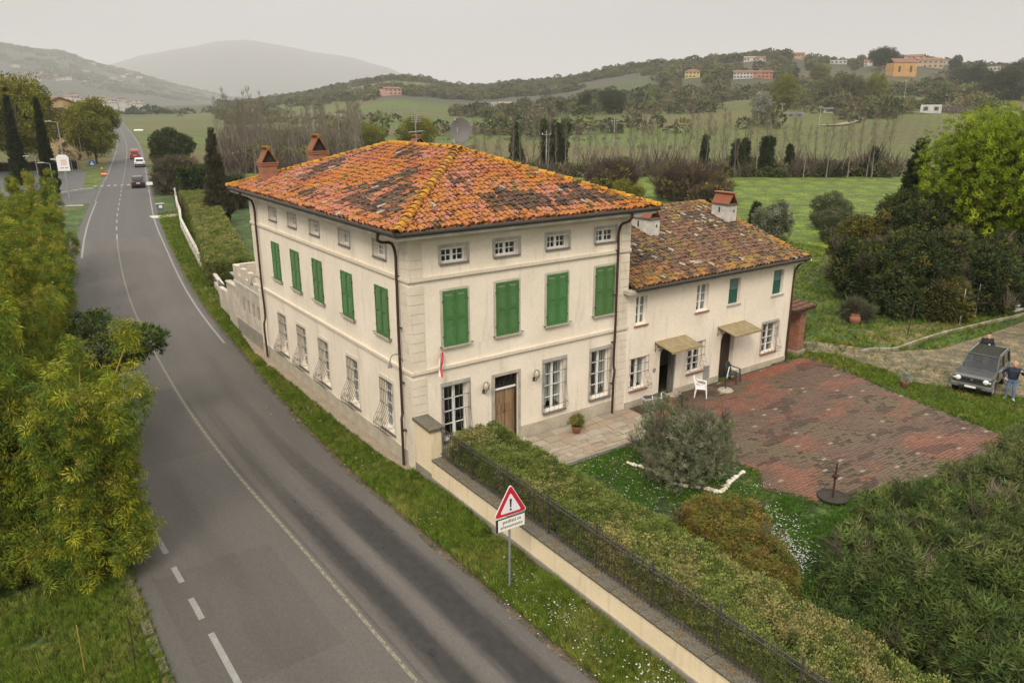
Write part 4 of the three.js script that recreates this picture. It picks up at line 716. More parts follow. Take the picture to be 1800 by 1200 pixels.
{ // low terrace wing at the far end of the street front
  const h = thing('terrace_wing', 'low cream wing with flat walled terrace beyond the far corner of the house', 'house');
  const f = facade(0.06, 0, -21.6, -Math.PI / 2), L = 4.66, hs = [0, 1, 2, 3].map((k) => ({ x0: 1.3 + k * 0.86, x1: 1.3 + k * 0.86 + 0.4, y0: 1.55, y1: 2.35 }));
  part('street_face', wallPanel(L, 0, 3.0, hs, 0.3), M.weathered, h, f);
  part('terrace_slab', [box2(0.02, 6, 3.0, 3.12, -21.64, -16.95)], M.eave, h);
  part('end_wall', [box2(0.37, 6, 0, 2.99, -21.58, -21.3)], M.weathered, h); part('rear_wall', [box2(5.7, 6, 0, 2.99, -21.29, -16.95)], M.weathered, h);
  for (const x of hs) windowPart(h, f, x.x0, x.x1, x.y0, x.y1, { cols: 1, rows: 2, depth: 0.12, sill: null, surround: null, curtain: 0, frameMat: M.sill });
  part('plinth', [box2(0.0, 0.056, -0.02, 0.9, -21.6, -16.95)], M.concrete, h);
  for (const [z0, z1] of [[-21.6, -20.9], [-20.2, -19.6], [-18.9, -18.3]]) part('parapet_pier', [box2(0.06, 0.3, 3.121, 4.0, z0, z1)], M.weathered, h);
  part('parapet', [box2(0.08, 0.26, 3.122, 3.5, -20.89, -20.21), box2(0.08, 0.26, 3.122, 3.5, -19.59, -18.91), box2(0.08, 0.26, 3.122, 3.5, -18.29, -16.96), box2(0.3, 5.9, 3.122, 4.0, -21.6, -21.3)], M.weathered, h);
  const w = thing('stepped_wall', 'stepped cream garden wall between the terrace wing and the road hedge', 'wall');
  part('step', [box2(0.25, 0.5, 0, 2.5, -24.2, -21.66)], M.weathered, w); part('step', [box2(0.6, 0.85, 0, 1.5, -27.6, -24.22)], M.weathered, w); part('coping', [box2(0.2, 0.55, 2.5, 2.57, -24.22, -21.66)], M.stoneTrim, w);
  const c = thing('garden_gate', 'small dark iron gate at the end of the terrace wing', 'gate');
  for (let k = 0; k < 9; k++) part('bar', bar([1.0 + k * 0.02, 0.05, -27.8 - k * 0.24], [1.0 + k * 0.02, 1.5, -27.8 - k * 0.24], 0.014), M.iron, c);
  part('gate_frame', [bar([1, 0.2, -27.8], [1.16, 0.2, -29.75], 0.02), bar([1, 1.45, -27.8], [1.16, 1.45, -29.75], 0.02)], M.iron, c);
  const tk = thing('garden_shed', 'small grey lean-to shed behind the terrace wing', 'shed', [3.2, 0, -26]);
  part('shed_wall', [box(3.2, 2.1, 3, 0, 1.05, 0)], mat(0.12, 0.12, 0.12, { map: rep(wood, 1) }), tk); part('shed_roof', [box(3.6, 0.08, 3.4, 0, 2.2, 0, 0.06)], mat(0.2, 0.22, 0.22), tk);
}
// ---------------------------------------------------------------- on the roof
{
  const d = thing('satellite_dish', 'grey satellite dish on a short mast at the ridge end', 'satellite dish', [5.35, 10.7, -5.5]);
  const dish = part('dish', lathe([[0.001, 0], [0.15, 0.012], [0.3, 0.05], [0.42, 0.1], [0.43, 0.115], [0.42, 0.125], [0.3, 0.07], [0.15, 0.03], [0.001, 0.018]], 24).scale(1, 1, 1.2).rotateX(Math.PI / 2).rotateX(-0.18).rotateY(-0.5), mat(0.12, 0.115, 0.11, { roughness: 0.7 }), d); dish.position.set(0.12, 0.82, 0.05);
  part('mast', [bar([0, -0.1, 0], [0, 0.95, 0], 0.03, 8)], M.galv, d); part('feed_arm', [bar([0.12, 0.5, 0.05], [0.45, 0.45, -0.65], 0.014)], M.galv, d);
  part('bracket', [tube([[-0.25, 0.0, 0], [-0.15, 0.2, 0.1], [-0.25, 0.42, 0.1], [-0.15, 0.5, 0.05], [0, 0.5, 0]], 0.02, 5), tube([[0.3, 0.42, 0], [0.42, 0.35, 0], [0.36, 0.5, 0]], 0.02, 5)], M.pale, d);
  part('receiver', [cyl(0.04, 0.03, 0.1, -0.1, 1.22, 0, 8)], M.galv, d);
  const a = thing('tv_antenna', 'tall rooftop television antenna with crossbar behind the ridge', 'antenna', [6.2, 10.2, -10.6]);
  part('mast', [bar([0, 0, 0], [-0.05, 2.3, 0], 0.022, 6)], M.galv, a); part('boom', [bar([-0.6, 1.15, 0.5], [0.6, 1.17, -0.5], 0.018, 5)], M.galv, a);
  for (let k = 0; k < 7; k++) { const t = k / 6 - 0.5; part('element', [bar([t * 1.15 - 0.1, 1.16, -t * 0.95 - 0.12], [t * 1.15 + 0.1, 1.16, -t * 0.95 + 0.12], 0.007, 4)], M.galv, a); }
  part('dipole_panel', [...[0, 1, 2, 3].map((k) => bar([-0.18, 1.6 + k * 0.09, -0.12], [0.22, 1.62 + k * 0.09, 0.15], 0.01, 4)), bar([0.02, 1.5, 0], [0.05, 1.98, 0.02], 0.02, 5)], M.galv, a);
  part('stay', [bar([-0.02, 1.0, 0], [0.25, 0.5, 0.1], 0.008, 4)], M.galv, a);
  const fl = thing('flag', 'small red and white flag on a pole hanging from the front facade', 'flag', [0.95, 4.4, 0.08]);
  part('pole', [bar([0.15, 0.05, 0], [-0.1, -0.55, 0.35], 0.012, 5)], M.ironGrey, fl);
  const cloth = (x0, x1, m) => { const P = [], n = 6; const q = (i, s) => [lerp(0.1, -0.15, i / n) + s * 0.12 + Math.sin(i * 1.4) * 0.025, lerp(-0.05, -0.85, i / n) - s * 0.05, lerp(0.05, 0.33, i / n) + Math.cos(i * 1.9 + s * 2) * 0.03]; for (let i = 0; i < n; i++) { const a = q(i, x0), b = q(i, x1), c = q(i + 1, x0), d = q(i + 1, x1); P.push(...a, ...c, ...b, ...b, ...c, ...d); } const g = new THREE.BufferGeometry(); g.setAttribute('position', new THREE.Float32BufferAttribute(P, 3)); g.computeVertexNormals(); return g; };
  part('red_cloth', cloth(0.3, 1), mat(0.55, 0.03, 0.04, { side: THREE.DoubleSide }), fl); part('white_cloth', cloth(-0.2, 0.3), mat(0.7, 0.68, 0.66, { side: THREE.DoubleSide }), fl);
  fl.children[1].material = mat(0.6, 0.04, 0.05, { side: THREE.DoubleSide });
}
// ---------------------------------------------------------------- brick pillar with tiled canopy by the gable
{
  const p = thing('brick_pillar', 'leaning red brick pillar under a small tiled canopy at the gable end', 'pillar', [22.75, 0, -0.45], 0.1);
  part('mortar_core', [box(0.54, 2.4, 0.54, 0, 1.2, 0)], M.mortar, p); part('footing', [rbox(0.8, 0.25, 0.8, 0.03, 0, 0.12, 0)], M.concrete, p);
  const r = rng(8), bm = [[0.46, 0.19, 0.11], [0.4, 0.16, 0.09], [0.5, 0.25, 0.15]].map((c) => mat(...c, { map: rep(grain, 2.5) })), bg = uvm(box(0.26, 0.055, 0.03)), bs = uvm(box(0.03, 0.055, 0.26));
  for (let k = 0; k < 35; k++) for (const s of [-1, 1]) { const o = new THREE.Mesh(bg, bm[Math.floor(r() * 3)]); o.name = 'brick'; o.position.set(s * 0.135 + (k % 2) * 0.02, 0.28 + k * 0.06, 0.262 + 0.006 * r()); p.add(o); const q = new THREE.Mesh(bs, bm[Math.floor(r() * 3)]); q.name = 'brick'; q.position.set(-0.262 - 0.006 * r(), 0.28 + k * 0.06, s * 0.135); p.add(q); o.castShadow = o.receiveShadow = q.castShadow = q.receiveShadow = true; }
  part('beam', [box(1.5, 0.16, 0.3, -0.1, 2.48, 0), box(0.3, 0.16, 1.5, 0, 2.485, -0.4)], M.darkWood, p);
  const can = part('canopy', [box(1.9, 0.08, 1.9, -0.3, 2.62, -0.35, 0.09)], M.darkWood, p);
  const tm = [[0.28, 0.13, 0.08], [0.22, 0.12, 0.08], [0.33, 0.18, 0.1]].map((c) => mat(...c, { map: M.tile.map, side: THREE.DoubleSide }));
  for (let i = 0; i < 9; i++) for (let j = 0; j < 5; j++) { const o = new THREE.Mesh(coverTile, tm[(i + j * 2) % 3]); o.name = 'roof_tile'; o.position.set(-1.15 + i * 0.21, 2.6 + j * 0.03 - 0.02, 0.62 - j * 0.36); o.rotation.x = -Math.PI / 2 + 0.09; can.add(o); }
}
// ---------------------------------------------------------------- leaves
function leaves(n, seed, fn) { // fn(r, i) -> { p, d, len, w, roll }: folded blades, two triangles each
  const r = rng(seed), P = [], N = [];
  for (let i = 0; i < n; i++) {
    const q = fn(r, i), d = V(...q.d).normalize(), up = V(r() - 0.5, r() - 0.2, r() - 0.5).normalize();
    const s = d.clone().cross(up).normalize(), nn = s.clone().cross(d).normalize(), p = V(...q.p);
    const a = p, b = p.clone().addScaledVector(d, q.len * 0.45).addScaledVector(s, q.w / 2).addScaledVector(nn, q.w * 0.15), c = p.clone().addScaledVector(d, q.len).addScaledVector(nn, -q.len * (q.droop ?? 0.12)), e = p.clone().addScaledVector(d, q.len * 0.45).addScaledVector(s, -q.w / 2).addScaledVector(nn, q.w * 0.15);
    for (const v of [a, b, c, a, c, e]) P.push(v.x, v.y, v.z);
  }
  const g = new THREE.BufferGeometry(); g.setAttribute('position', new THREE.Float32BufferAttribute(P, 3)); g.computeVertexNormals();
  g.setAttribute('uv', new THREE.BufferAttribute(new Float32Array(P.length / 3 * 2), 2)); return g;
}
const ball = (r, k = 1) => { const a = r() * 6.283, u = r() * 2 - 1, q = Math.sqrt(1 - u * u) * k; return [Math.cos(a) * q, u * k, Math.sin(a) * q]; };
const SPRAY = {
  broad: leaves(26, 1, (r) => { const b = ball(r, 0.42 * Math.cbrt(r())); return { p: [b[0], b[1] * 0.8 + 0.15, b[2]], d: [b[0] + (r() - 0.5) * 0.6, b[1] * 0.5 + 0.1 + r() * 0.4, b[2] + (r() - 0.5) * 0.6], len: 0.26 + 0.14 * r(), w: 0.15 }; }),
  small: leaves(40, 2, (r) => { const b = ball(r, 0.48 * Math.cbrt(r())); return { p: [b[0], b[1] * 0.8 + 0.1, b[2]], d: [b[0] + (r() - 0.5), r() * 0.9, b[2] + (r() - 0.5)], len: 0.17 + 0.08 * r(), w: 0.1 }; }),
  bamboo: leaves(30, 3, (r) => { const a = r() * 6.283, k = r(), q = 0.4 * r(); return { p: [Math.cos(a) * q, k * 0.6 - 0.1, Math.sin(a) * q], d: [Math.cos(a) * (0.6 + r()), 0.3 - 0.9 * r(), Math.sin(a) * (0.6 + r())], len: 0.30 + 0.2 * r(), w: 0.055, droop: 0.25 }; }),
  oleander: leaves(30, 4, (r, i) => { const k = r(), a = r() * 6.283, b = i % 3; return { p: [[-0.15, 0.16, 0][b] + (r() - 0.5) * 0.1, k * 0.6 - 0.15 + b * 0.1, [0.12, 0.1, -0.16][b]], d: [Math.cos(a) + (r() - 0.5), 0.1 + k * 1.1, Math.sin(a) + (r() - 0.5)], len: 0.26 + 0.3 * r(), w: 0.06 + 0.03 * r(), droop: 0.25 * r() }; }),
  olive: leaves(34, 5, (r) => { const k = r(), a = r() * 6.283; return { p: [(r() - 0.5) * 0.35, k * 0.8 - 0.2, (r() - 0.5) * 0.35], d: [Math.cos(a) * 0.8, 0.6 + 0.4 * r(), Math.sin(a) * 0.8], len: 0.22 + 0.1 * r(), w: 0.05, droop: 0.05 }; }),
  willow: leaves(34, 6, (r) => { const k = r(); return { p: [(r() - 0.5) * 0.4 + k * 0.35, k * 0.7 - 0.2, (r() - 0.5) * 0.4], d: [0.9 + (r() - 0.5) * 0.7, 0.5 + (r() - 0.5) * 0.8, (r() - 0.5) * 0.9], len: 0.26 + 0.16 * r(), w: 0.06, droop: 0.1 }; }),
  needle: leaves(34, 7, (r) => { const a = r() * 6.283, q = 0.3 * r(); return { p: [Math.cos(a) * q, r() * 0.5 - 0.25, Math.sin(a) * q], d: [Math.cos(a) * 0.45, 1, Math.sin(a) * 0.45], len: 0.35 + 0.2 * r(), w: 0.09, droop: 0 }; }),
  twig: leaves(26, 8, (r) => { const a = r() * 6.283; return { p: [(r() - 0.5) * 0.4, r() * 0.5 - 0.3, (r() - 0.5) * 0.4], d: [Math.cos(a) * 0.5, 0.9 + r() * 0.5, Math.sin(a) * 0.5], len: 0.6 + 0.4 * r(), w: 0.022, droop: 0.05 }; }),
  clump: leaves(90, 9, (r) => { const b = ball(r, Math.cbrt(0.25 + 0.75 * r()) * 0.5), f = 0.85 + 0.3 * r(); return { p: [b[0] * f, b[1] * 0.85 * f + 0.45, b[2] * f], d: [b[0] + (r() - 0.5) * 0.4, b[1] + 0.2 + (r() - 0.5) * 0.4, b[2] + (r() - 0.5) * 0.4], len: 0.2, w: 0.19 }; }),
};
const foliage = new THREE.MeshPhysicalMaterial({ color: C(1, 1, 1), roughness: 0.85, transmission: 0.16, thickness: 0, side: THREE.DoubleSide, specularIntensity: 0.35 });
const twiggy = new THREE.MeshStandardMaterial({ color: C(1, 1, 1), roughness: 0.95, side: THREE.DoubleSide });
const PAL = {
  bamboo: [[0.36, 0.39, 0.028], [0.48, 0.47, 0.035], [0.27, 0.32, 0.028], [0.18, 0.25, 0.028], [0.52, 0.47, 0.07]],
  bambooGreen: [[0.15, 0.24, 0.028], [0.21, 0.28, 0.028], [0.11, 0.18, 0.022], [0.28, 0.32, 0.035]],
  hedge: [[0.2, 0.245, 0.05], [0.13, 0.175, 0.03], [0.3, 0.32, 0.085], [0.095, 0.135, 0.025], [0.35, 0.31, 0.11]],
  olive: [[0.25, 0.27, 0.15], [0.19, 0.21, 0.105], [0.33, 0.33, 0.21], [0.15, 0.18, 0.075]],
  oleander: [[0.085, 0.135, 0.03], [0.125, 0.175, 0.035], [0.06, 0.10, 0.022], [0.17, 0.205, 0.05]],
  oleanderPale: [[0.14, 0.175, 0.05], [0.17, 0.195, 0.055], [0.10, 0.14, 0.04], [0.19, 0.2, 0.07]],
  photinia: [[0.22, 0.19, 0.03], [0.18, 0.19, 0.035], [0.28, 0.19, 0.045], [0.13, 0.15, 0.025]],
  willow: [[0.3, 0.42, 0.012], [0.38, 0.48, 0.015], [0.22, 0.33, 0.012], [0.44, 0.5, 0.03]],
  willowDull: [[0.16, 0.2, 0.03], [0.12, 0.16, 0.025], [0.2, 0.22, 0.04], [0.15, 0.13, 0.05]],
  dark: [[0.05, 0.075, 0.02], [0.075, 0.105, 0.025], [0.035, 0.055, 0.014], [0.115, 0.135, 0.03]],
  darkYellow: [[0.13, 0.13, 0.025], [0.09, 0.105, 0.022], [0.2, 0.16, 0.03], [0.06, 0.075, 0.018]],
  ivy: [[0.04, 0.065, 0.016], [0.06, 0.085, 0.02], [0.028, 0.048, 0.012]],
  cypress: [[0.035, 0.05, 0.014], [0.05, 0.065, 0.018], [0.026, 0.038, 0.012]],
  cypressBrown: [[0.10, 0.085, 0.05], [0.065, 0.065, 0.03], [0.13, 0.11, 0.07]],
  spring: [[0.23, 0.245, 0.025], [0.17, 0.19, 0.022], [0.3, 0.29, 0.035], [0.18, 0.17, 0.035]],
  brownTwig: [[0.15, 0.115, 0.085], [0.11, 0.085, 0.06], [0.18, 0.14, 0.1]],
  redTwig: [[0.10, 0.06, 0.05], [0.13, 0.08, 0.06], [0.085, 0.06, 0.045]],
  blossom: [[0.5, 0.5, 0.42], [0.36, 0.38, 0.26], [0.2, 0.22, 0.12]],
  greyGreen: [[0.14, 0.16, 0.07], [0.10, 0.12, 0.05], [0.18, 0.19, 0.09]],
  wood: [[0.17, 0.16, 0.065], [0.2, 0.175, 0.08], [0.14, 0.16, 0.05], [0.21, 0.18, 0.095], [0.17, 0.19, 0.05]],
  woodDark: [[0.07, 0.09, 0.035], [0.085, 0.10, 0.04], [0.055, 0.075, 0.028]],
};
function noise3(x, y, z, s) { return (vnoise(x + z * 0.7, y - z * 0.45, s) + vnoise(z + y * 0.6, x - y * 0.35, s + 7)) / 2; }
function instances(name, geo, material, items, pal, r, parent, kind = 'stuff', tone = 1.1) { // items: { p, s, q }
  const m = new THREE.InstancedMesh(geo, material, items.length), M4 = new THREE.Matrix4();
  items.forEach((t, i) => { m.setMatrixAt(i, M4.compose(t.p, t.q, Array.isArray(t.s) ? V(...t.s) : V(t.s, t.s, t.s))); const c = t.c || pal[Math.floor(clamp(1.6 * (noise3(t.p.x * tone, t.p.y * tone, t.p.z * tone, 5) - 0.5) + 0.5 + 0.7 * (r() - 0.5), 0, 0.999) * pal.length)], k = 0.55 + 0.4 * r(); m.setColorAt(i, C(c[0] * k, c[1] * k, c[2] * k)); });
  m.instanceMatrix.needsUpdate = true; if (m.instanceColor) m.instanceColor.needsUpdate = true;
  m.name = name; m.castShadow = m.receiveShadow = true; if (kind) m.userData.kind = kind; if (parent) parent.add(m); return m;
}
// foliage spread through lobes [x, y, z, rx, ry, rz]; clumps and gaps come from noise
function crown(parent, lobes, n, { spray = 'broad', pal = 'dark', size = 0.5, seed = 1, shell = 0.55, gap = 0.36, gscale = 1, up = 0.5, name = 'crown', material = foliage, minY = 0.05, lean = null } = {}) {
  const r = rng(seed), items = [], vol = lobes.map((l) => (l[3] * l[4] + l[4] * l[5] + l[3] * l[5])), tot = vol.reduce((a, b) => a + b, 0);
  let guard = 0;
  while (items.length < n && guard++ < n * 12) {
    let k = r() * tot, i = 0; while (k > vol[i] && i < lobes.length - 1) k -= vol[i++];
    const [cx, cy, cz, rx, ry, rz] = lobes[i], d = ball(r), q = Math.cbrt(lerp(shell ** 3, 1, r()));
    const lump = 0.82 + 0.36 * noise3(d[0] * 2.3 + cx, d[1] * 2.3 + cy, d[2] * 2.3 + cz, seed);
    const p = V(cx + d[0] * rx * q * lump, cy + d[1] * ry * q * lump, cz + d[2] * rz * q * lump);
    if (p.y < minY) continue;
    if (noise3(p.x * 1.3 / gscale, p.y * 1.3 / gscale, p.z * 1.3 / gscale, seed + 3) < gap && r() < 0.85) continue;
    const out = V(d[0] / rx, d[1] / ry, d[2] / rz).normalize().multiplyScalar(1 - up).add(V((r() - 0.5) * 0.7 + (lean ? lean[0] : 0), up + (r() - 0.5) * 0.4, (r() - 0.5) * 0.7 + (lean ? lean[1] : 0))).normalize();
    const quat = new THREE.Quaternion().setFromUnitVectors(V(0, 1, 0), out);
    if (!lean) quat.multiply(new THREE.Quaternion().setFromAxisAngle(V(0, 1, 0), r() * 6.283));
    items.push({ p, q: quat, s: size * (0.65 + 0.7 * r()) });
  }
  return instances(name, SPRAY[spray], material, items, PAL[pal], r, parent);
}
// trunk and limbs: tapered, forking tubes
function limbs(seed, h, r0, { forks = 3, spread = 0.5, first = 0.3, levels = 2, lean = [0, 0], seg = 6 } = {}) {
  const r = rng(seed), out = [];
  const grow = (p, d, len, rad, lvl) => {
    const n = 4; let q = p.clone(), dir = d.clone(), rr = rad;
    for (let i = 0; i < n; i++) {
      const nx = q.clone().addScaledVector(dir, len / n), r2 = rr * 0.84;
      out.push(bar(q.toArray(), nx.toArray(), rr, lvl === 0 ? seg : 4, r2));
      if (lvl < levels && (i > n * first || lvl > 0)) for (let k = 0; k < (lvl === 0 ? forks : 2); k++) {
        const a = r() * 6.283, nd = dir.clone().add(V(Math.cos(a) * spread * (0.7 + r() * 0.6), 0.15 * r(), Math.sin(a) * spread * (0.7 + r() * 0.6))).normalize();
        grow(nx.clone(), nd, len * (0.42 + 0.25 * r()), r2 * 0.55, lvl + 1);
      }
      q = nx; rr = r2; dir.add(V((r() - 0.5) * 0.18, 0.05, (r() - 0.5) * 0.18)).normalize();
    }
  };
  grow(V(0, -0.1, 0), V(lean[0], 1, lean[1]).normalize(), h, r0, 0);
  return out;
}
const lobesFor = (seed, h, w, n, y0 = 0.35, flat = 0.75) => { const r = rng(seed), L = []; for (let i = 0; i < n; i++) { const a = i * 2.4 + r(), q = w * (i ? 0.13 + 0.16 * r() : 0.03), y = h * lerp(y0 + 0.12, 0.82, n > 1 ? (i + 0.3 * r()) / n : 0.5), s = w * lerp(0.34, 0.23, i / n) * (0.85 + 0.3 * r()); L.push([Math.cos(a) * q, y, Math.sin(a) * q, s, s * flat * (h / w > 1.6 ? 1.4 : 1), s]); } return L; };
function tree(name, label, x, z, h, w, o = {}) {
  const t = thing(name, label, o.category || 'tree', [x, o.y || 0, z], o.turn || 0, o.group), s = o.seed || Math.round(x * 13 + z * 7);
  if (o.trunk !== false) part('trunk', limbs(s, h * (o.trunkH || 0.6), o.r || h * 0.018, { forks: o.forks || 3, spread: o.spread || 0.6, first: 0.3, levels: o.levels ?? 1, lean: o.leanTrunk || [0, 0] }), o.bark || M.bark, t);
  crown(t, o.lobes || lobesFor(s, h, w, o.n || 7, o.y0 ?? 0.3, o.flat), o.count || 900, { spray: o.spray, pal: o.pal, size: o.size || w * 0.09, seed: s, shell: o.shell, gap: o.gap, gscale: o.gscale || w * 0.16, up: o.up, lean: o.lean, material: o.material });
  if (o.shoots) crown(t, o.lobes || lobesFor(s, h * 1.04, w * 1.08, o.n || 7, o.y0 ?? 0.3, o.flat), o.shoots, { spray: 'twig', pal: 'brownTwig', material: twiggy, size: (o.size || w * 0.09) * 1.6, seed: s + 5, shell: 0.75, gap: 0.3, up: 0.6, name: 'shoots' });
  if (o.also) crown(t, o.also.lobes || o.lobes || lobesFor(s, h, w, o.n || 7, o.y0 ?? 0.3, o.flat), o.also.count, { spray: o.spray, size: o.size || w * 0.09, gap: o.gap, shell: o.shell, gscale: o.gscale || w * 0.16, up: o.up, lean: o.lean, seed: s + 77, ...o.also, name: 'crown' });
  return t;
}
// ---------------------------------------------------------------- bamboo thicket by the road
{
  const G = 'bamboo clumps of the thicket beside the road', lab = 'yellow-green bamboo clump in the dense roadside thicket', protos = [];
  for (let k = 0; k < 5; k++) {
    const t = thing('bamboo_clump', lab, 'bamboo', [0, 0, 0], 0, G), r = rng(600 + k), culms = [], lobes = [], H = 5.6 + 0.9 * r();
    for (let i = 0; i < 13; i++) {
      const a = i * 2.4, q = 0.25 + 0.85 * Math.sqrt(i / 13), bx = Math.cos(a) * q * 0.6, bz = Math.sin(a) * q * 0.6, h = H * (0.62 + 0.38 * r()), lx = Math.cos(a) * (0.5 + 0.7 * r()), lz = Math.sin(a) * (0.5 + 0.7 * r());
      const o = part('culm', tube([[bx, -0.1, bz], [bx + lx * 0.15, h * 0.4, bz + lz * 0.15], [bx + lx * 0.5, h * 0.8, bz + lz * 0.5], [bx + lx, h, bz + lz]], 0.022, 5, 9), mat(0.32, 0.26, 0.05, { roughness: 0.5 }), t);
      for (let j = 0; j < 5; j++) { const y = h * (0.28 + 0.72 * j / 4), f = (y / h) ** 2; lobes.push([bx + lx * f, y, bz + lz * f, 0.62 - 0.07 * j, 0.75, 0.62 - 0.07 * j]); }
    }
    for (let j = 0; j < 8; j++) lobes.push([Math.cos(j) * 0.9, 0.6 + 0.4 * r(), Math.sin(j) * 0.9, 0.7, 0.8, 0.7]);
    crown(t, lobes, 3000, { spray: 'bamboo', pal: 'bamboo', size: 0.27, seed: 610 + k, shell: 0.25, gap: 0.53, gscale: 0.8, up: 0.55, name: 'foliage' });
    crown(t, lobes, 2200, { spray: 'bamboo', pal: 'bambooGreen', size: 0.27, seed: 640 + k, shell: 0.2, gap: 0.51, gscale: 0.7, up: 0.5, name: 'foliage' });
    protos.push(t);
  }
  const r = rng(77), spots = [];
  for (let i = 0; i < 15; i++) { const z = 0.4 - i * 2.9 - 0.04 * i * i; for (let c = 0; c < 3; c++) { if (c === 2 && i < 1) continue; const rd = roadAt(sOfZ(z)).p.x; spots.push([Math.min(rd - 4.9, -9.45 + 0.03 * i * i) - c * 2.5 + (r() - 0.5) * 0.9, z + (c % 2 ? -1.3 : 0) + (r() - 0.5) * 0.8, 0.8 + 0.42 * r() + (c ? 0.06 : 0), ['roadside', 'middle', 'outer'][c] + ' row', i + 1]); } }
  const nthB = (n) => n + (['th', 'st', 'nd', 'rd'][n > 3 ? 0 : n]);
  spots.forEach(([x, z, s, row, k], i) => { const turn = r() * 6.283, lb = nthB(k) + ' yellow-green bamboo clump from the near end in the thicket\'s ' + row; if (i < 5) { protos[i].userData.label = lb; protos[i].position.set(x, 0, z); protos[i].rotation.y = turn; protos[i].scale.setScalar(s); } else dup(protos[i % 5], [x, 0, z], turn, [s, s * (0.95 + 0.15 * r()), s], lb); });
  // a broad-leaved shoot leaning out over the asphalt
  const e = thing('elder_bush', 'dark green leafy bush leaning over the road from the bamboo thicket', 'bush', [-9.5, 0, -9.5]);
  part('trunk', [tube([[0, -0.1, 0], [0.5, 1.8, 0.2], [1.4, 3.2, 0.3], [2.6, 3.9, 0.5]], 0.05, 6), tube([[0.5, 1.8, 0.2], [0.6, 3, -0.4], [1.2, 4.2, -1]], 0.035, 5)], M.bark, e);
  crown(e, [[2.5, 3.9, 0.5, 0.9, 0.5, 0.8], [1.6, 3.6, 0.2, 0.9, 0.7, 0.9], [1.1, 4.3, -0.9, 0.8, 0.6, 0.8], [0.6, 2.6, 0, 0.9, 0.9, 0.9], [0.4, 1.4, 0.1, 1.0, 1.0, 1.0]], 620, { spray: 'broad', pal: 'oleander', size: 0.42, seed: 19, gap: 0.38 });
}
// ---------------------------------------------------------------- hedges and garden shrubs
function hedge(name, label, pts, w, h, n, pal, seed, size = 0.24, spray = 'small', wob = 0.22) {
  const t = thing(name, label, 'hedge'), r = rng(seed), c = new THREE.CatmullRomCurve3(pts.map(([x, z]) => V(x, 0, z))), items = [], stems = [];
  while (items.length < n) {
    const u = r(), p = c.getPointAt(u), tg = c.getTangentAt(u), nx = -tg.z, nz = tg.x, k = r();
    const bump = wob * (fbm(p.x * 0.9 + p.z * 0.8, k * 3, 3, seed) - 0.5), dep = 0.55 * r() * r();
    let o, y, out; const A = w + 2 * h, s = r() * A;
    if (s < w) { o = s - w / 2; y = h - dep + bump + wob * 0.7 * (noise3(p.x * 1.6 + o, o * 1.6, p.z * 1.6, seed + 5) - 0.5); out = V(0, 1, 0); } else { const sg = s < w + h ? -1 : 1; y = (s - w) % h; o = sg * (w / 2 - dep + bump); out = V(nx * sg, 0.35, nz * sg); }
    if (u < 0.006) out = V(-tg.x, 0.4, -tg.z);
    const q = V(p.x + nx * o, Math.max(0.06, y), p.z + nz * o);
    if (noise3(q.x * 2.2, q.y * 2.2, q.z * 2.2, seed + 9) < 0.36 && r() < 0.75) continue;
    const dir = out.add(V((r() - 0.5) * 1.1, r() * 0.6, (r() - 0.5) * 1.1)).normalize();
    items.push({ p: q, q: new THREE.Quaternion().setFromUnitVectors(V(0, 1, 0), dir), s: size * (0.6 + 0.8 * r()) });
  }
  for (const end of [0.0, 1.0]) { const p = c.getPointAt(end), tg = c.getTangentAt(end), nx = -tg.z, nz = tg.x; for (let k = 0; k < n * w * h * 0.004; k++) { const o = (r() - 0.5) * w, y = r() * h; items.push({ p: V(p.x + nx * o, y + 0.05, p.z + nz * o), q: new THREE.Quaternion().setFromUnitVectors(V(0, 1, 0), V(-tg.x * (1 - 2 * end) + (r() - 0.5), 0.5 + r() * 0.5, -tg.z * (1 - 2 * end) + (r() - 0.5)).normalize()), s: size }); } }
  for (let k = 0; k < 420; k++) { const p = c.getPointAt(r()), o = (r() - 0.5) * (w - 0.5); stems.push(bar([p.x + o * 0.4, 0, p.z + o * 0.4], [p.x + o, h * (0.6 + 0.3 * r()), p.z + (r() - 0.5) * 0.8], 0.018, 4, 0.008)); }
  const st = part('stem', stems, M.bark, t); st.userData.kind = 'stuff';
  instances('foliage', SPRAY[spray], foliage, items, PAL[pal], r, t); return t;
}
hedge('garden_hedge', 'long clipped olive-green hedge behind the street railing', [[1.42, 1.55], [1.42, 6], [1.45, 11], [1.5, 16], [1.5, 20.5]], 1.8, 1.8, 30000, 'hedge', 71, 0.23, 'small', 0.42);
hedge('road_hedge', 'flat-topped clipped hedge behind the pale garden wall up the road', [[3.1, -34], [5.4, -46], [8.2, -60], [10.2, -70], [12.6, -86]], 3.0, 1.9, 11000, 'hedge', 72, 0.42, 'small', 0.1);
tree('photinia_bush', 'orange-tinged rounded bush between the hedge and the daisy lawn', 4.9, 9.5, 1.15, 2.7, { category: 'bush', pal: 'photinia', spray: 'small', size: 0.3, count: 1900, y0: 0.05, n: 9, trunkH: 0.4, shoots: 30, gap: 0.44, gscale: 0.45, flat: 0.95 });
tree('photinia_bush', 'lower orange-tinged bush merging with the clipped hedge', 4.2, 11.4, 1.15, 2.6, { category: 'bush', pal: 'photinia', spray: 'small', size: 0.28, count: 1600, y0: 0.05, n: 8, trunkH: 0.4, shoots: 30, gap: 0.44, gscale: 0.45, flat: 0.95 });
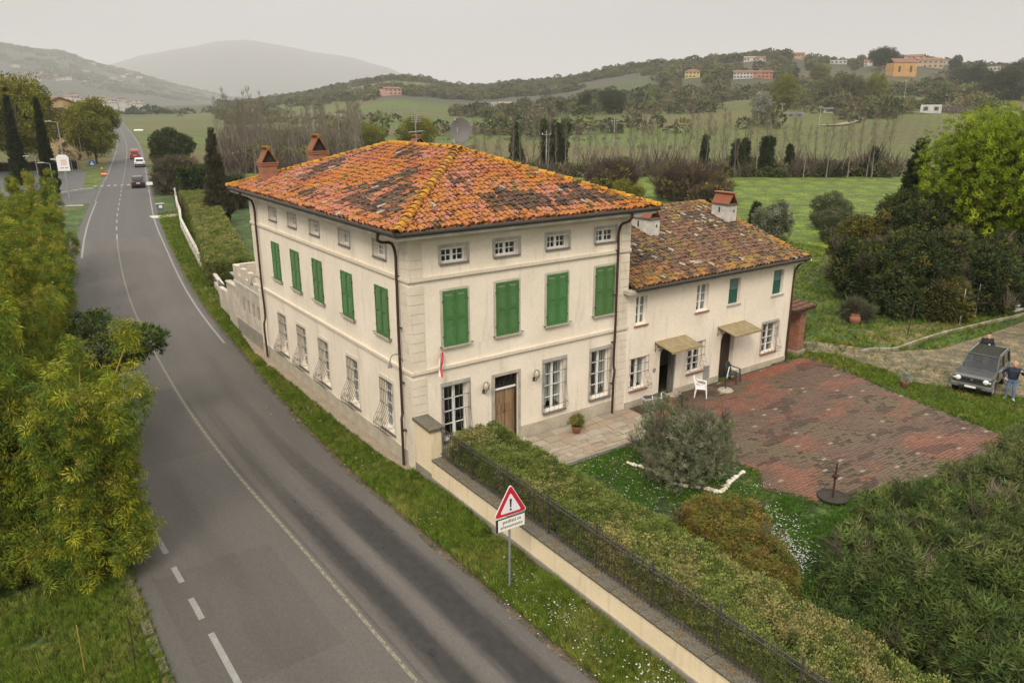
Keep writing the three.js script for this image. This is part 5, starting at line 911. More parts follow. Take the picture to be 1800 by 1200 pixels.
tree('olive_tree', 'rounded grey-green olive tree inside a ring of white stones', 7.5, 5.6, 2.45, 3.5, { pal: 'olive', spray: 'olive', shoots: 70, size: 0.36, count: 2700, n: 9, y0: 0.12, trunkH: 0.5, r: 0.08, forks: 4, spread: 0.8, levels: 2, gap: 0.42, gscale: 0.5, shell: 0.3, up: 0.6, flat: 0.9 });
{ // oleander thicket, lower right
  const L = [['broad dark green oleander bush at the near end of the hedge', 5.9, 14.3, 1.7, 4.6, 'oleander'], ['dark green oleander bush overhanging the corner of the brick courtyard', 8.8, 14.2, 1.6, 4.8, 'oleander'], ['paler oleander bush closest to the iron stand', 12.6, 14.3, 1.5, 4.2, 'oleanderPale'], ['pale green oleander bush at the right-hand edge of the courtyard', 15.6, 14.6, 1.6, 4.8, 'oleanderPale'], ['glossy oleander bush in the bottom right corner', 8.4, 17.4, 2.0, 5.4, 'oleander'], ['rounded oleander bush between the taller dark ones', 12.2, 17.0, 1.9, 5.6, 'oleander'], ['sprawling oleander bush at the bottom edge beside the hedge', 5.2, 17.8, 1.7, 4.0, 'oleander'], ['oleander bush in the far right of the thicket', 16.4, 17.8, 2.0, 6.0, 'oleander']];
  for (const [lab, x, z, h, w, pal] of L) tree('oleander_bush', lab, x, z, h, w, { category: 'bush', group: 'oleander thicket in the garden corner', pal, spray: 'oleander', size: 0.42, count: 3400, n: 11, y0: 0.05, trunkH: 0.55, forks: 5, spread: 0.7, levels: 1, r: 0.05, gap: 0.45, shell: 0.5, up: 0.4, flat: 0.85, gscale: 0.6, shoots: 45, also: { count: 700, pal: 'oleanderPale' } });
}
// ---------------------------------------------------------------- trees beyond the annex
tree('willow_tree', 'tall bright green windswept willow behind the dark evergreens', 47.6, -2.2, 13.4, 13, { pal: 'willow', spray: 'willow', size: 0.58, count: 10500, y0: 0.34, n: 12, trunkH: 0.55, r: 0.32, forks: 3, spread: 0.4, levels: 1, bark: M.barkPale, gap: 0.36, gscale: 1.6, shell: 0.4, lean: [0.7, -0.3], leanTrunk: [0.05, 0], flat: 0.9, seed: 92, also: { count: 900, pal: 'willowDull' } });
tree('willow_tree', 'second bright green willow at the right edge above the gravel track', 53.4, 0.9, 12.9, 12, { pal: 'willow', spray: 'willow', size: 0.58, count: 8000, y0: 0.32, n: 10, trunkH: 0.55, r: 0.34, forks: 3, spread: 0.4, levels: 1, bark: M.barkPale, gap: 0.36, gscale: 1.6, shell: 0.4, lean: [0.7, -0.3], leanTrunk: [0.28, 0.05], flat: 0.9, seed: 95, also: { count: 900, pal: 'willowDull' } });
{
  const E = [['dense dark evergreen oak nearest the gravel track', 36.4, -1.6, 5.0, 5.6, 'dark'], ['dark evergreen bush left of the evergreen oak', 36.6, -4.6, 4.2, 4.4, 'dark'], ['yellowish evergreen bush leaning left of the conifer', 41.0, -7.8, 5.4, 4.6, 'darkYellow'], ['tall dark laurel behind the evergreen oak', 43.4, -5.6, 7.2, 6.0, 'dark'], ['broad dark evergreen below the willows', 40.2, 0.2, 4.4, 5.6, 'dark'], ['dark evergreen bush at the right edge behind the wood pile', 44.5, 1.0, 4.4, 5.6, 'dark'], ['low bright-tipped evergreen beside the leaning stake', 36.2, 0.4, 2.5, 2.8, 'darkYellow']];
  for (const [lab, x, z, h, w, pal] of E) tree('evergreen_tree', lab, x, z, h, w, { group: 'evergreens beyond the annex', pal, spray: 'broad', size: 0.62, count: 1900, n: 9, y0: 0.06, trunkH: 0.5, gap: 0.38, gscale: 0.8, shell: 0.55, flat: 0.95, shoots: 50, also: { count: 160, pal: 'darkYellow' } });
  tree('conifer_tree', 'slim dark conifer rising above the evergreens', 54.2, -11.5, 9.4, 3.2, { pal: 'ivy', spray: 'needle', size: 0.8, count: 900, lobes: [0, 1, 2, 3, 4, 5, 6].map((k) => [0, 1.6 + k * 1.2, 0, 1.7 - k * 0.23, 0.75, 1.7 - k * 0.23]), gap: 0.3, trunkH: 0.9, levels: 0 });
  tree('round_shrub', 'grey-green rounded shrub standing before the bright field', 63.5, -25, 4.0, 4.2, { category: 'shrub', pal: 'greyGreen', spray: 'small', size: 0.6, count: 900, y0: 0.05, n: 6, gap: 0.3 });
  tree('round_shrub', 'grey-green shrub close beside the yellowish evergreen', 56, -19.2, 3.6, 4.0, { category: 'shrub', pal: 'greyGreen', spray: 'small', size: 0.55, count: 1000, y0: 0.05, n: 6, gap: 0.32 });
  tree('blossom_tree', 'white-flowering shrub behind the outer chimney of the wing', 51.2, -22.8, 4.2, 4.2, { pal: 'blossom', spray: 'small', size: 0.5, count: 620, y0: 0.1, n: 7, gap: 0.42, also: { count: 600, pal: 'greyGreen' } });
  tree('small_fir', 'small dark fir beside the flowering shrub', 52.5, -26, 3.3, 2, { pal: 'ivy', spray: 'needle', size: 0.55, count: 420, lobes: [0, 1, 2, 3].map((k) => [0, 0.6 + k * 0.75, 0, 0.9 - k * 0.2, 0.5, 0.9 - k * 0.2]), gap: 0.25, levels: 0 });
  for (const [lab, x, z, h, w] of [['purplish leafless thicket behind the roof hip', 65.6, -61, 4.8, 8.5], ['wide purplish leafless thicket behind the wing ridge', 71.5, -51.6, 3.6, 11], ['low brownish thicket left of the outer chimney', 62, -40, 2.8, 5]]) tree('bare_thicket', lab, x, z, h, w, { category: 'thicket', group: 'leafless thickets behind the roofs', pal: 'redTwig', spray: 'twig', material: twiggy, size: 1.5, count: 750, y0: 0.02, n: 7, gap: 0.25, shell: 0.2, trunkH: 0.5, also: { count: 160, pal: 'spring', spray: 'small' } });
  tree('light_shrub', 'light green shrub between the purplish thickets', 57, -49, 3.8, 4.5, { category: 'shrub', pal: 'spring', spray: 'small', size: 0.6, count: 600, y0: 0.05, n: 5 });
  tree('low_shrub', 'brownish low shrub beside the terracotta jar', 31.4, -2.2, 1.1, 1.8, { category: 'shrub', pal: 'greyGreen', spray: 'twig', material: twiggy, size: 0.6, count: 240, y0: 0.02, n: 5, gap: 0.2, also: { count: 160, pal: 'brownTwig' } });
  tree('low_shrub', 'green low shrub against the brick pillar', 24.6, -2.2, 1.2, 2.2, { category: 'shrub', pal: 'oleander', spray: 'small', size: 0.35, count: 420, y0: 0.02, n: 5, gap: 0.3 });
}
// ---------------------------------------------------------------- grass, daisies
{
  const blade = (() => { const r = rng(4), P = []; for (let i = 0; i < 9; i++) { const a = r() * 6.283, q = 0.35 * r(), x = Math.cos(a) * q, z = Math.sin(a) * q, l = 0.6 + 0.4 * r(), bx = Math.cos(a + r()) * 0.4 * l, bz = Math.sin(a + r()) * 0.4 * l, s = 0.045, px = -Math.sin(a) * s, pz = Math.cos(a) * s; const A = [x - px, 0, z - pz], B = [x + px, 0, z + pz], D = [x + bx * 0.4 + px * 0.7, l * 0.6, z + bz * 0.4 + pz * 0.7], E = [x + bx, l, z + bz]; P.push(...A, ...B, ...D, ...A, ...D, ...E); } const g = new THREE.BufferGeometry(); g.setAttribute('position', new THREE.Float32BufferAttribute(P, 3)); g.computeVertexNormals(); g.setAttribute('uv', new THREE.BufferAttribute(new Float32Array(P.length / 3 * 2), 2)); return g; })();
  const gp = [[0.145, 0.22, 0.02], [0.21, 0.275, 0.028], [0.10, 0.165, 0.018], [0.28, 0.3, 0.055]], lawnP = [[0.075, 0.19, 0.014], [0.11, 0.24, 0.016], [0.06, 0.155, 0.012]], dull = [[0.17, 0.17, 0.06], [0.14, 0.16, 0.04], [0.24, 0.2, 0.1]];
  const roadR = (z) => { const p = roadAt(sOfZ(z)).p.x; return p + 3.25 + (z > 0 ? 0 : z > -17 ? 0.7 * z / -17 : lerp(0.7, 1.15, sstep(-17, -60, z))); };
  const field = (label, n, pick, pal, seed, h0, h1) => { const r = rng(seed), items = []; let g = 0; while (items.length < n && g++ < n * 6) { const p = pick(r); if (!p) continue; const k = fbm(p[0] * 1.1, p[1] * 1.1, 3, seed + 1); if (k < 0.2 + 0.12 * r()) continue; const h = lerp(h0, h1, r()) * (0.55 + 0.9 * k); items.push({ p: V(p[0], 0.0, p[1]), q: new THREE.Quaternion().setFromEuler(new THREE.Euler((r() - 0.5) * 0.3, r() * 6.28, (r() - 0.5) * 0.3)), s: [h * 1.1, h, h * 1.1] }); } const m = instances(numbered('grass'), blade, foliage, items, pal, r, scene); tag(m, label, null, null, 'stuff'); return m; };
  field('long roadside grass between the asphalt and the cream wall', 19000, (r) => { const z = lerp(-1, 15, r()), a = roadR(z) + 0.12, b = z > 0 ? -0.08 : -0.5; return [lerp(a, b, r()), z]; }, gp, 801, 0.13, 0.3);
  field('roadside grass along the street front', 15000, (r) => { const z = lerp(-32, -1, Math.pow(r(), 0.75)), a = roadR(z) + 0.12, b = z > -16.5 ? -0.62 : lerp(-0.7, 1.2, (z + 16.5) / -15.5); return a < b ? [lerp(a, b, r()), z] : null; }, gp, 802, 0.12, 0.26);
  field('grass verge beside the garden wall up the road', 9000, (r) => { const z = lerp(-80, -32, r()), a = roadR(z) + 0.1; return [a + r() * 3.2, z]; }, gp, 803, 0.15, 0.28);
  const olive = [7.35, 6.0];
  field('short dark green lawn around the olive tree', 30000, (r) => { const x = lerp(2.4, 21, r()), z = lerp(2.85, 14, r()); return inPoly(x, z, courtPoly) && edgeDist(x, z, courtPoly) > 0.25 ? null : [x, z]; }, lawnP, 804, 0.06, 0.13);
  field('rough grass below the bamboo', 11000, (r) => [lerp(-13.5, -9.45, r()), lerp(0.3, 9, r())], gp, 805, 0.1, 0.24);
  field('grass strip between the courtyard and the gravel track', 9000, (r) => { const z = lerp(-1, 14, r()), x = lerp(20, 26.5, r()); return inPoly(x, z, courtPoly) || inPoly(x, z, gravelPoly) && r() < 0.93 ? null : [x, z]; }, gp, 806, 0.08, 0.2);
  field('tufty grass beyond the gable', 16000, (r) => { const z = lerp(-24, 4, r()), x = lerp(22, 52, r()); return inPoly(x, z, gravelPoly) ? (r() < 0.06 ? [x, z] : null) : [x, z]; }, gp, 807, 0.12, 0.32);
  field('moss and weeds growing between the courtyard bricks', 900, (r) => { const x = lerp(9, 22.5, r()), z = lerp(0.6, 11, r()); return inPoly(x, z, courtPoly) && fbm(x / 1.5, z / 1.5, 4, 301) > 0.57 ? [x, z] : null; }, dull, 808, 0.03, 0.07);
  // daisies
  const dg = leaves(9, 41, (r, i) => ({ p: [0, 0.8, 0], d: [Math.cos(i * 0.7), 0.15, Math.sin(i * 0.7)], len: 0.5, w: 0.34, droop: 0 }));
  const dm = mat(1, 1, 1, { side: THREE.DoubleSide, roughness: 0.7 });
  const r = rng(91), items = []; const put = (x, z, s, y) => items.push({ p: V(x, y, z), q: new THREE.Quaternion().setFromEuler(new THREE.Euler((r() - 0.5) * 0.5, r() * 6, (r() - 0.5) * 0.5)), s });
  const drift = [[-0.9, 7.4, 0.5, 60], [-0.7, 9.6, 0.45, 70], [-1.0, 10.9, 0.5, 80], [-0.5, 12.6, 0.6, 110], [-1.2, 8.6, 0.6, 60], [-1.2, 3.6, 0.6, 25], [-1.1, -1.5, 0.6, 20], [-1.1, -7, 1.2, 26], [6.6, 10.4, 0.55, 420], [6.0, 11.2, 0.5, 300], [7.6, 9.6, 0.6, 130], [5.6, 6.0, 1.3, 110], [6.4, 3.6, 0.9, 60], [8.3, 7.6, 0.8, 60], [4.6, 4.6, 1.2, 50], [25.5, 10.5, 1.2, 40]];
  for (const [x, z, s, n] of drift) for (let k = 0; k < n; k++) { const a = r() * 6.283, q = s * Math.sqrt(-2 * Math.log(1 - r() * 0.95)) * 0.7; put(x + Math.cos(a) * q, z + Math.sin(a) * q * 1.3, 0.036 + 0.022 * r(), x < 0 ? 0.15 : 0.05); }
  tag(instances('daisies', dg, dm, items, [[0.75, 0.75, 0.7], [0.65, 0.66, 0.55], [0.8, 0.8, 0.78]], r, scene), 'scattered white daisies in the verge and the lawn', null, null, 'stuff');
}
{ // ring of pale stones round the olive
  const s = thing('stone_ring', 'arc of small white stones edging the olive bed', 'stone edging'), r = rng(55), c = new THREE.CatmullRomCurve3([[6.55, 3.9], [6.75, 4.5], [6.85, 5.2], [6.75, 5.9], [7.0, 6.4], [7.35, 6.85], [7.6, 7.35], [8.1, 7.15], [8.6, 7.0], [9.4, 6.85]].map(([x, z]) => V(x, 0, z))), g = [0, 1, 2].map((k) => { const q = mergeVertices(new THREE.IcosahedronGeometry(0.075, 1).deleteAttribute('normal').deleteAttribute('uv')), p = q.attributes.position; for (let i = 0; i < p.count; i++) { const f = 0.75 + 0.5 * hash2(i, k, 3); p.setXYZ(i, p.getX(i) * f * 1.3, p.getY(i) * f * 0.8, p.getZ(i) * f); } q.computeVertexNormals(); return uvm(ni(q)); }), ms = [mat(0.62, 0.57, 0.46), mat(0.7, 0.66, 0.56), mat(0.5, 0.42, 0.3)];
  for (let i = 0; i < 42; i++) { const p = c.getPointAt(i / 41), o = new THREE.Mesh(g[i % 3], ms[Math.floor(r() * 3)]); o.name = 'stone'; o.position.set(p.x + (r() - 0.5) * 0.08, 0.045, p.z + (r() - 0.5) * 0.08); o.rotation.y = r() * 6; o.scale.setScalar(0.75 + 0.6 * r()); o.castShadow = o.receiveShadow = true; s.add(o); }
}
// ---------------------------------------------------------------- trees of the middle distance
const bareGeo = [0, 1, 2].map((k) => { // leafless poplar: trunk, ascending limbs, fine twigs; 12 m tall
  const r = rng(900 + k), out = [], H = 12;
  let q = V(0, -0.2, 0), d = V(0, 1, 0), rr = 0.17; const tips = [];
  for (let i = 0; i < 8; i++) { const n = q.clone().addScaledVector(d, H / 8), r2 = rr * 0.8; out.push(bar(q.toArray(), n.toArray(), rr, 5, r2)); if (i > 1) for (let j = 0; j < 4; j++) { const a = r() * 6.28, up = 1.1 + r() * 1.2, L = (H - i * 1.3) * 0.2 * (0.7 + r() * 0.7), e = n.clone().add(V(Math.cos(a) * L * 0.55, L * up * 0.7, Math.sin(a) * L * 0.55)); out.push(bar(n.toArray(), e.toArray(), r2 * 0.4, 3, 0.012)); tips.push([n, e]); } q = n; rr = r2; d.add(V((r() - 0.5) * 0.1, 0, (r() - 0.5) * 0.1)).normalize(); }
  return { trunk: uvm(merge(out)), twigs: leaves(230, 950 + k, (rd) => { const [a, b] = tips[Math.floor(rd() * tips.length)], p = a.clone().lerp(b, 0.25 + 0.75 * rd()), t = rd() * 6.28; return { p: p.toArray(), d: [Math.cos(t) * 0.6, 0.9 + rd(), Math.sin(t) * 0.6], len: 0.7 + 0.9 * rd(), w: 0.03, droop: 0.03 }; }), ivy: tips };
});
const twigMats = [mat(0.15, 0.125, 0.09, { side: THREE.DoubleSide }), mat(0.13, 0.13, 0.06, { side: THREE.DoubleSide }), mat(0.17, 0.135, 0.11, { side: THREE.DoubleSide })];
const stemMats = [mat(0.2, 0.175, 0.14), mat(0.15, 0.13, 0.1)];
function bareTree(x, z, h, k, label, group, y = 0) {
  const t = thing('bare_tree', label, 'tree', [x, y, z], k * 1.7, group), g = bareGeo[k % 3];
  const a = new THREE.Mesh(g.trunk, stemMats[k % 2]); a.name = 'trunk'; const b = new THREE.Mesh(g.twigs, twigMats[k % 3]); b.name = 'crown'; for (const m of [a, b]) { m.castShadow = m.receiveShadow = true; t.add(m); }
  t.scale.set(h / 13, h / 13, h / 13); return t;
}
const ground0 = (px, py) => { const r = pixelRay(px, py), t = CAM.y / -r.y; return [CAM.x + r.x * t, CAM.z + r.z * t]; };
const seeded = rng(1234);
const nth = (n) => n + (n % 100 > 10 && n % 100 < 14 ? 'th' : ['th', 'st', 'nd', 'rd'][n % 10] || 'th');
{
  const G1 = 'leafless poplars in the row beyond the bright field';
  for (let i = 0; i < 56; i++) { const px = 815 + i * 13.6 + (seeded() - 0.5) * 10, [x, z] = ground0(px, 303 + (i % 3) * 3 + seeded() * 3 + (px > 1400 ? 3 : 0)); bareTree(x, z, 8.5 + 4.5 * seeded(), i, nth(i + 1) + ' slender leafless poplar from the left in the row behind the bright field', G1); }
  const G2 = 'leafless trees of the wood left of the chimneys', L2 = 'leafless tree in the brownish wood behind the brick chimneys';
  for (let i = 0; i < 80; i++) { const px = 395 + seeded() * 245, py = 246 + seeded() * 64 * sstep(380, 450, px), [x, z] = ground0(px, py); bareTree(x, z, 9 + 6 * seeded(), i, L2, G2); }
  for (let i = 0; i < 7; i++) { const [x, z] = ground0(385 + i * 13, 262 + seeded() * 10); bareTree(x, z, 15 + 3.5 * seeded(), i, nth(i + 1) + ' from the left of the tall bare trees topping the wood', 'tall bare trees above the wood'); }
  // undergrowth of those woods: nobody could count it
  const und = (label, n, pick, pal, s0, s1, seed, spray = 'clump', m = foliage) => { const r = rng(seed), items = []; for (let i = 0; i < n; i++) { const p = pick(r); if (p) items.push({ p: V(p[0], p[2] || 0, p[1]), q: new THREE.Quaternion().setFromAxisAngle(V(0, 1, 0), r() * 6.28), s: (() => { const s = lerp(s0, s1, r() * r()) * (p[3] || 1); return [s, s * (0.75 + 0.5 * r()), s]; })() }); } tag(instances(numbered('undergrowth'), SPRAY[spray], m, items, PAL[pal], r, scene), label, null, null, 'stuff'); };
  und('greenish spring undergrowth of the left-hand wood', 300, (r) => ground0(400 + r() * 240, 238 + 62 * r()), 'wood', 2, 5.5, 31);
  und('brown twiggy undergrowth of the left-hand wood', 1100, (r) => ground0(385 + r() * 250, 232 + 74 * r()), 'brownTwig', 3, 8, 32, 'twig', twiggy);
  und('dark brambles at the foot of the poplar row', 330, (r) => ground0(820 + r() * 760, 301 + 10 * r()), 'wood', 1.2, 3.6, 33);
  und('low green scrub along the poplar row', 200, (r) => ground0(1180 + r() * 380, 303 + 9 * r()), 'dark', 1.2, 3.2, 34);
  und('distant wood along the valley road', 1300, (r) => { const px = 285 + r() * 430; return ground0(px, 206 + (px < 400 ? 9 : 26) * r() * r()); }, 'wood', 5, 12, 35);
  und('dark far copses across the plain', 500, (r) => ground0(60 + r() * 560, 203 + 9 * r()), 'woodDark', 7, 18, 36);
  und('thin hedgerows across the middle fields', 130, (r) => { const k = Math.floor(r() * 4); return ground0(620 + r() * 700, [262, 246, 232, 224][k] + 2 * r()); }, 'wood', 1, 2.6, 37);
  und('brown twiggy saplings standing along the poplar row', 240, (r) => ground0(815 + r() * 780, 300 + 12 * r()), 'brownTwig', 3, 8, 40, 'twig', twiggy);
  // ivy-clad trunks in the row
  const ivy = (px, py, h, w, lab, forks = 1) => { const [x, z] = ground0(px, py), lobes = []; const r = rng(px); for (let f = 0; f < forks; f++) for (let k = 0; k < 7; k++) lobes.push([(f - (forks - 1) / 2) * w * 0.55 * (0.3 + k / 7) + (r() - 0.5) * 0.3, h * (0.1 + 0.13 * k), (r() - 0.5) * 0.4, w * (0.5 - 0.05 * k), h * 0.12, w * (0.5 - 0.05 * k)]); tree('ivy_tree', lab, x, z, h, w, { pal: 'ivy', spray: 'broad', size: 0.9, count: 520 * forks, lobes, gap: 0.3, shell: 0.4, trunkH: 1.02, r: 0.15, levels: 1, seed: px, group: 'ivy-covered trees beyond the bright field' }); };
  ivy(908, 302, 9.6, 3.0, 'ivy-covered tree behind the satellite dish side of the roof'); ivy(975, 302, 10.2, 4.2, 'bushy many-stemmed ivy-covered tree behind the utility pole', 3); ivy(1237, 306, 7.2, 0.9, 'thin ivy-covered trunk alone in the poplar row');
  ivy(1300, 309, 6.6, 3.6, 'spreading ivy-covered tree right of the thin ivy trunk', 2); ivy(1345, 309, 7, 2.4, 'leaning ivy-covered tree with forked top', 2); ivy(1385, 309, 5.6, 1.4, 'slim ivy-covered stump with twin tips', 1); ivy(1532, 309, 5.2, 2.2, 'small dark ivy-covered tree near the end of the poplar row');
  // left of the road
  const cyp = (lab, x, z, h, w, pal = 'cypress') => tree('cypress', lab, x, z, h, w, { pal, spray: 'needle', size: 0.75, count: 1500, lobes: Array.from({ length: 11 }, (_, k) => [0, h * (0.05 + 0.09 * k), 0, w * 0.5 * (k === 0 ? 0.7 : 1.12 - k * 0.1), h * 0.075, w * 0.5 * (k === 0 ? 0.7 : 1.12 - k * 0.1)]), gap: 0.15, gscale: 0.6, shell: 0.7, up: 0.85, trunkH: 0.9, levels: 0, category: 'cypress' });
  cyp('dark slender cypress nearest the parking area', -1.6, -110, 13.6, 2.1); cyp('dark slender cypress at the left edge of the view', -4.1, -133, 15.2, 2.5); cyp('brownish columnar cypress beside the road hedge', 11.4, -68, 9.9, 3.0, 'cypressBrown');
  tree('spring_tree', 'large yellow-green spring tree behind the cypresses', -2.8, -160, 19.5, 19, { pal: 'spring', spray: 'small', size: 1.9, count: 1900, n: 10, y0: 0.3, trunkH: 0.45, levels: 2, gap: 0.36, bark: M.barkPale });
  tree('spring_tree', 'yellow-green spring tree at the far left edge', -11, -168, 15, 13, { pal: 'spring', spray: 'small', size: 1.8, count: 1000, n: 8, y0: 0.3, gap: 0.36, levels: 2 });
  tree('spring_tree', 'brownish budding tree close to the left of the far road', 14.0, -184, 16.5, 12.5, { pal: 'spring', spray: 'small', size: 1.5, count: 1500, n: 9, y0: 0.22, trunkH: 0.5, gap: 0.3, levels: 1 });
  tree('evergreen_bush', 'big round dark evergreen bush right of the distant cars', 27.5, -168, 8.2, 10, { category: 'bush', pal: 'dark', spray: 'broad', size: 1.2, count: 1500, y0: 0.02, n: 8, gap: 0.25 });
  tree('grey_shrub', 'grey-brown leafless shrub beside the white roadside sign', 14.6, -104, 5.6, 6.5, { category: 'shrub', pal: 'brownTwig', spray: 'twig', material: twiggy, size: 1.3, count: 700, y0: 0.02, n: 7, gap: 0.2, shell: 0.2, also: { count: 200, pal: 'wood', spray: 'small' } });
  tree('evergreen_bush', 'rounded dark bush behind the end of the road hedge', 15.2, -94, 4.6, 6, { category: 'bush', pal: 'dark', spray: 'broad', size: 0.9, count: 1100, y0: 0.02, n: 7, gap: 0.25 });
  tree('evergreen_bush', 'dark bush between the shrub and the brownish cypress', 16, -80, 4.2, 4.8, { category: 'bush', pal: 'woodDark', spray: 'broad', size: 0.8, count: 900, y0: 0.02, n: 6, gap: 0.25 });
  und('scrubby trees behind the left-hand parking area', 120, (r) => ground0(-20 + r() * 200, 243 + 22 * r()), 'spring', 2, 5, 38);
  und('bushes hiding the foot of the yellow house', 60, (r) => ground0(72 + r() * 74, 266 + 16 * r()), 'wood', 3, 6, 42);
  und('brown orchard and bushes behind the road hedge', 240, (r) => ground0(320 + r() * 110, 300 + 75 * r()), 'brownTwig', 1.6, 4, 39, 'twig', twiggy);
}
// ---------------------------------------------------------------- houses on the hillside and in the valley
const clearings = [];
function farHouse(label, px, py, wpx, hpx, wall, roofC, { roof = 'gable', turn = 0, depth = 0.75, storeys = 2, cols = 4, d: dist, group = 'houses on the hillside', tilt = 0.28 } = {}) {
  const p = dist ? (() => { const q = pixelRay(px, py), h = Math.hypot(q.x, q.z); return { x: CAM.x + q.x / h * dist, z: CAM.z + q.z / h * dist, y: CAM.y + q.y / h * dist, d: dist }; })() : onTerrain(px, py);
  const w = px2m(wpx, p.d), h = px2m(hpx, p.d), face = Math.atan2(CAM.x - p.x, CAM.z - p.z) + turn, dp = w * depth, wh = h * (roof === 'flat' ? 1 : 0.76), gy = terrain(p.x, p.z);
  clearings.push([p.x, p.z, w * 0.75 + 4]); const t = thing('far_house', label, 'house', [p.x, p.y, p.z], face, group), wm = mat(...wall, { map: rep(grain, 0.15) }), rm = mat(...roofC, { map: rep(moss, 0.2) });
  part('wall', box2(-w / 2, w / 2, Math.min(-2, gy - p.y - 1), wh, -dp, 0), wm, t);
  const o = 0.4, rh = h - wh;
  const roofP = roof === 'gable' ? prism([[-dp - o, 0], [o, 0], [-dp / 2, rh]], w + o * 2).rotateY(-Math.PI / 2).scale(-1, 1, 1) : null;
  if (roof === 'gable') { const s = Math.hypot(dp / 2 + o, rh), a = Math.atan2(rh, dp / 2 + o); part('roof', [box(w + 2 * o, 0.25, s, 0, wh + rh / 2, -dp / 4 + o / 2, a), box(w + 2 * o, 0.25, s, 0, wh + rh / 2, -dp * 0.75 - o / 2, -a)], rm, t); part('gable', prism([[-w / 2 + 0.1, 0], [w / 2 - 0.1, 0], [0, 0.01]], 0.1).translate(0, wh, -dp / 2), wm, t); }
  else if (roof === 'front') { const s = Math.hypot(w / 2 + o, rh), a = Math.atan2(rh, w / 2 + o); part('gable', prism([[-w / 2, 0], [w / 2, 0], [0, rh * 0.97]], dp - 0.02).translate(0, wh, -dp + 0.01), wm, t); for (const q of [-1, 1]) part('roof', box(s, 0.25, dp + 2 * o, q * (w / 4 + o / 2), wh + rh / 2 + 0.1, -dp / 2, 0, 0, -q * a), rm, t); }
  else if (roof === 'hip') { const g = ni(new THREE.CylinderGeometry(0.28, 0.7071 * 1.08, rh, 4)).rotateY(Math.PI / 4).scale(w, 1, dp).translate(0, wh + rh / 2, -dp / 2); part('roof', g, rm, t); }
  const dm = mat(0.05, 0.05, 0.05), sm = mat(0.16, 0.12, 0.08);
  for (let j = 0; j < storeys; j++) for (let i = 0; i < cols; i++) { if (hash2(i + 3, j + px, 4) < 0.15) continue; const ww = Math.min(1.4, w / cols * 0.4), hh = wh / storeys * 0.46, x = -w / 2 + w * (i + 0.5) / cols, y = wh * (j + 0.3) / storeys; const f = part('window', box(ww, hh, 0.12, x, y + hh / 2, 0.03), dm, t); part('shutter', [box(ww * 0.3, hh, 0.08, x - ww * 0.66, y + hh / 2, 0.05)], sm, f); part('shutter', [box(ww * 0.3, hh, 0.08, x + ww * 0.66, y + hh / 2, 0.05)], sm, f); }
  return t;
}
const RED = [0.36, 0.16, 0.09], ORG = [0.62, 0.34, 0.13];
farHouse('bright orange hillside house with broad blank gable', 1590, 135, 34, 26, [0.72, 0.4, 0.13], RED, { roof: 'gable', turn: 0.45, storeys: 1, cols: 2 });
farHouse('cream multi-storey house above the bright orange one', 1605, 113, 26, 14, [0.7, 0.65, 0.52], RED, { storeys: 3, cols: 5, turn: -0.2 });
farHouse('tan house with orange-red roof behind the orange one', 1635, 120, 36, 15, [0.58, 0.46, 0.32], [0.42, 0.19, 0.08], { turn: 0.3, storeys: 2, cols: 5 });
farHouse('pinkish house left of the bright orange one', 1566, 124, 26, 15, [0.62, 0.46, 0.36], RED, { turn: -0.3 });
farHouse('white house at the left of the orange cluster, half hidden by a pine', 1526, 117, 12, 10, [0.66, 0.62, 0.54], RED, { cols: 2 });
farHouse('pale house on the right of the hillside cluster', 1668, 114, 18, 8, [0.62, 0.56, 0.46], RED, { cols: 3, storeys: 1 });
farHouse('long pale building near the right edge of the hill', 1741, 113, 28, 6, [0.6, 0.56, 0.45], [0.45, 0.4, 0.32], { roof: 'flat', cols: 6, storeys: 1 });
farHouse('yellow villa among dark trees on the hill', 1217, 138, 24, 14, [0.7, 0.56, 0.2], RED, { roof: 'hip', cols: 4 });
farHouse('long white farmhouse beside the red-brown one', 1306, 139, 30, 13, [0.68, 0.66, 0.6], RED, { cols: 6 });
farHouse('red-brown farmhouse beside the long white one', 1338, 138, 36, 12, [0.55, 0.25, 0.17], RED, { cols: 6, turn: 0.15 });
farHouse('white twin-gabled house below the ridge', 1318, 108, 18, 8, [0.7, 0.68, 0.62], [0.5, 0.42, 0.36], { cols: 4, storeys: 1 });
farHouse('pale house on the ridge beside the white twin-gabled one', 1338, 107, 14, 7, [0.58, 0.55, 0.48], RED, { cols: 3, storeys: 1 });
farHouse('salmon house just below the ridge line', 1405, 104, 15, 10, [0.62, 0.42, 0.3], RED, { cols: 3 });
farHouse('low white building right of the salmon house', 1475, 105, 24, 6, [0.62, 0.6, 0.55], [0.55, 0.53, 0.48], { roof: 'flat', cols: 4, storeys: 1 });
farHouse('isolated pink and cream house below the left knoll', 691, 167, 30, 13, [0.68, 0.42, 0.32], RED, { cols: 4, turn: 0.4 });
farHouse('low pale farm building in the olive groves', 890, 189, 26, 9, [0.62, 0.58, 0.5], [0.5, 0.45, 0.38], { cols: 4, storeys: 1 });
farHouse('white shed beside the low pale farm building', 868, 189, 9, 8, [0.7, 0.69, 0.66], [0.5, 0.46, 0.4], { cols: 2, storeys: 1 });
farHouse('white mobile home by the track on the right', 1636, 199, 28, 12, [0.72, 0.71, 0.69], [0.6, 0.6, 0.58], { roof: 'flat', cols: 2, storeys: 1, group: 'sheds by the hillside track' });
farHouse('long dark open shed beside the mobile home', 1680, 199, 60, 9, [0.12, 0.09, 0.07], [0.3, 0.22, 0.16], { roof: 'flat', cols: 5, storeys: 1, group: 'sheds by the hillside track' });
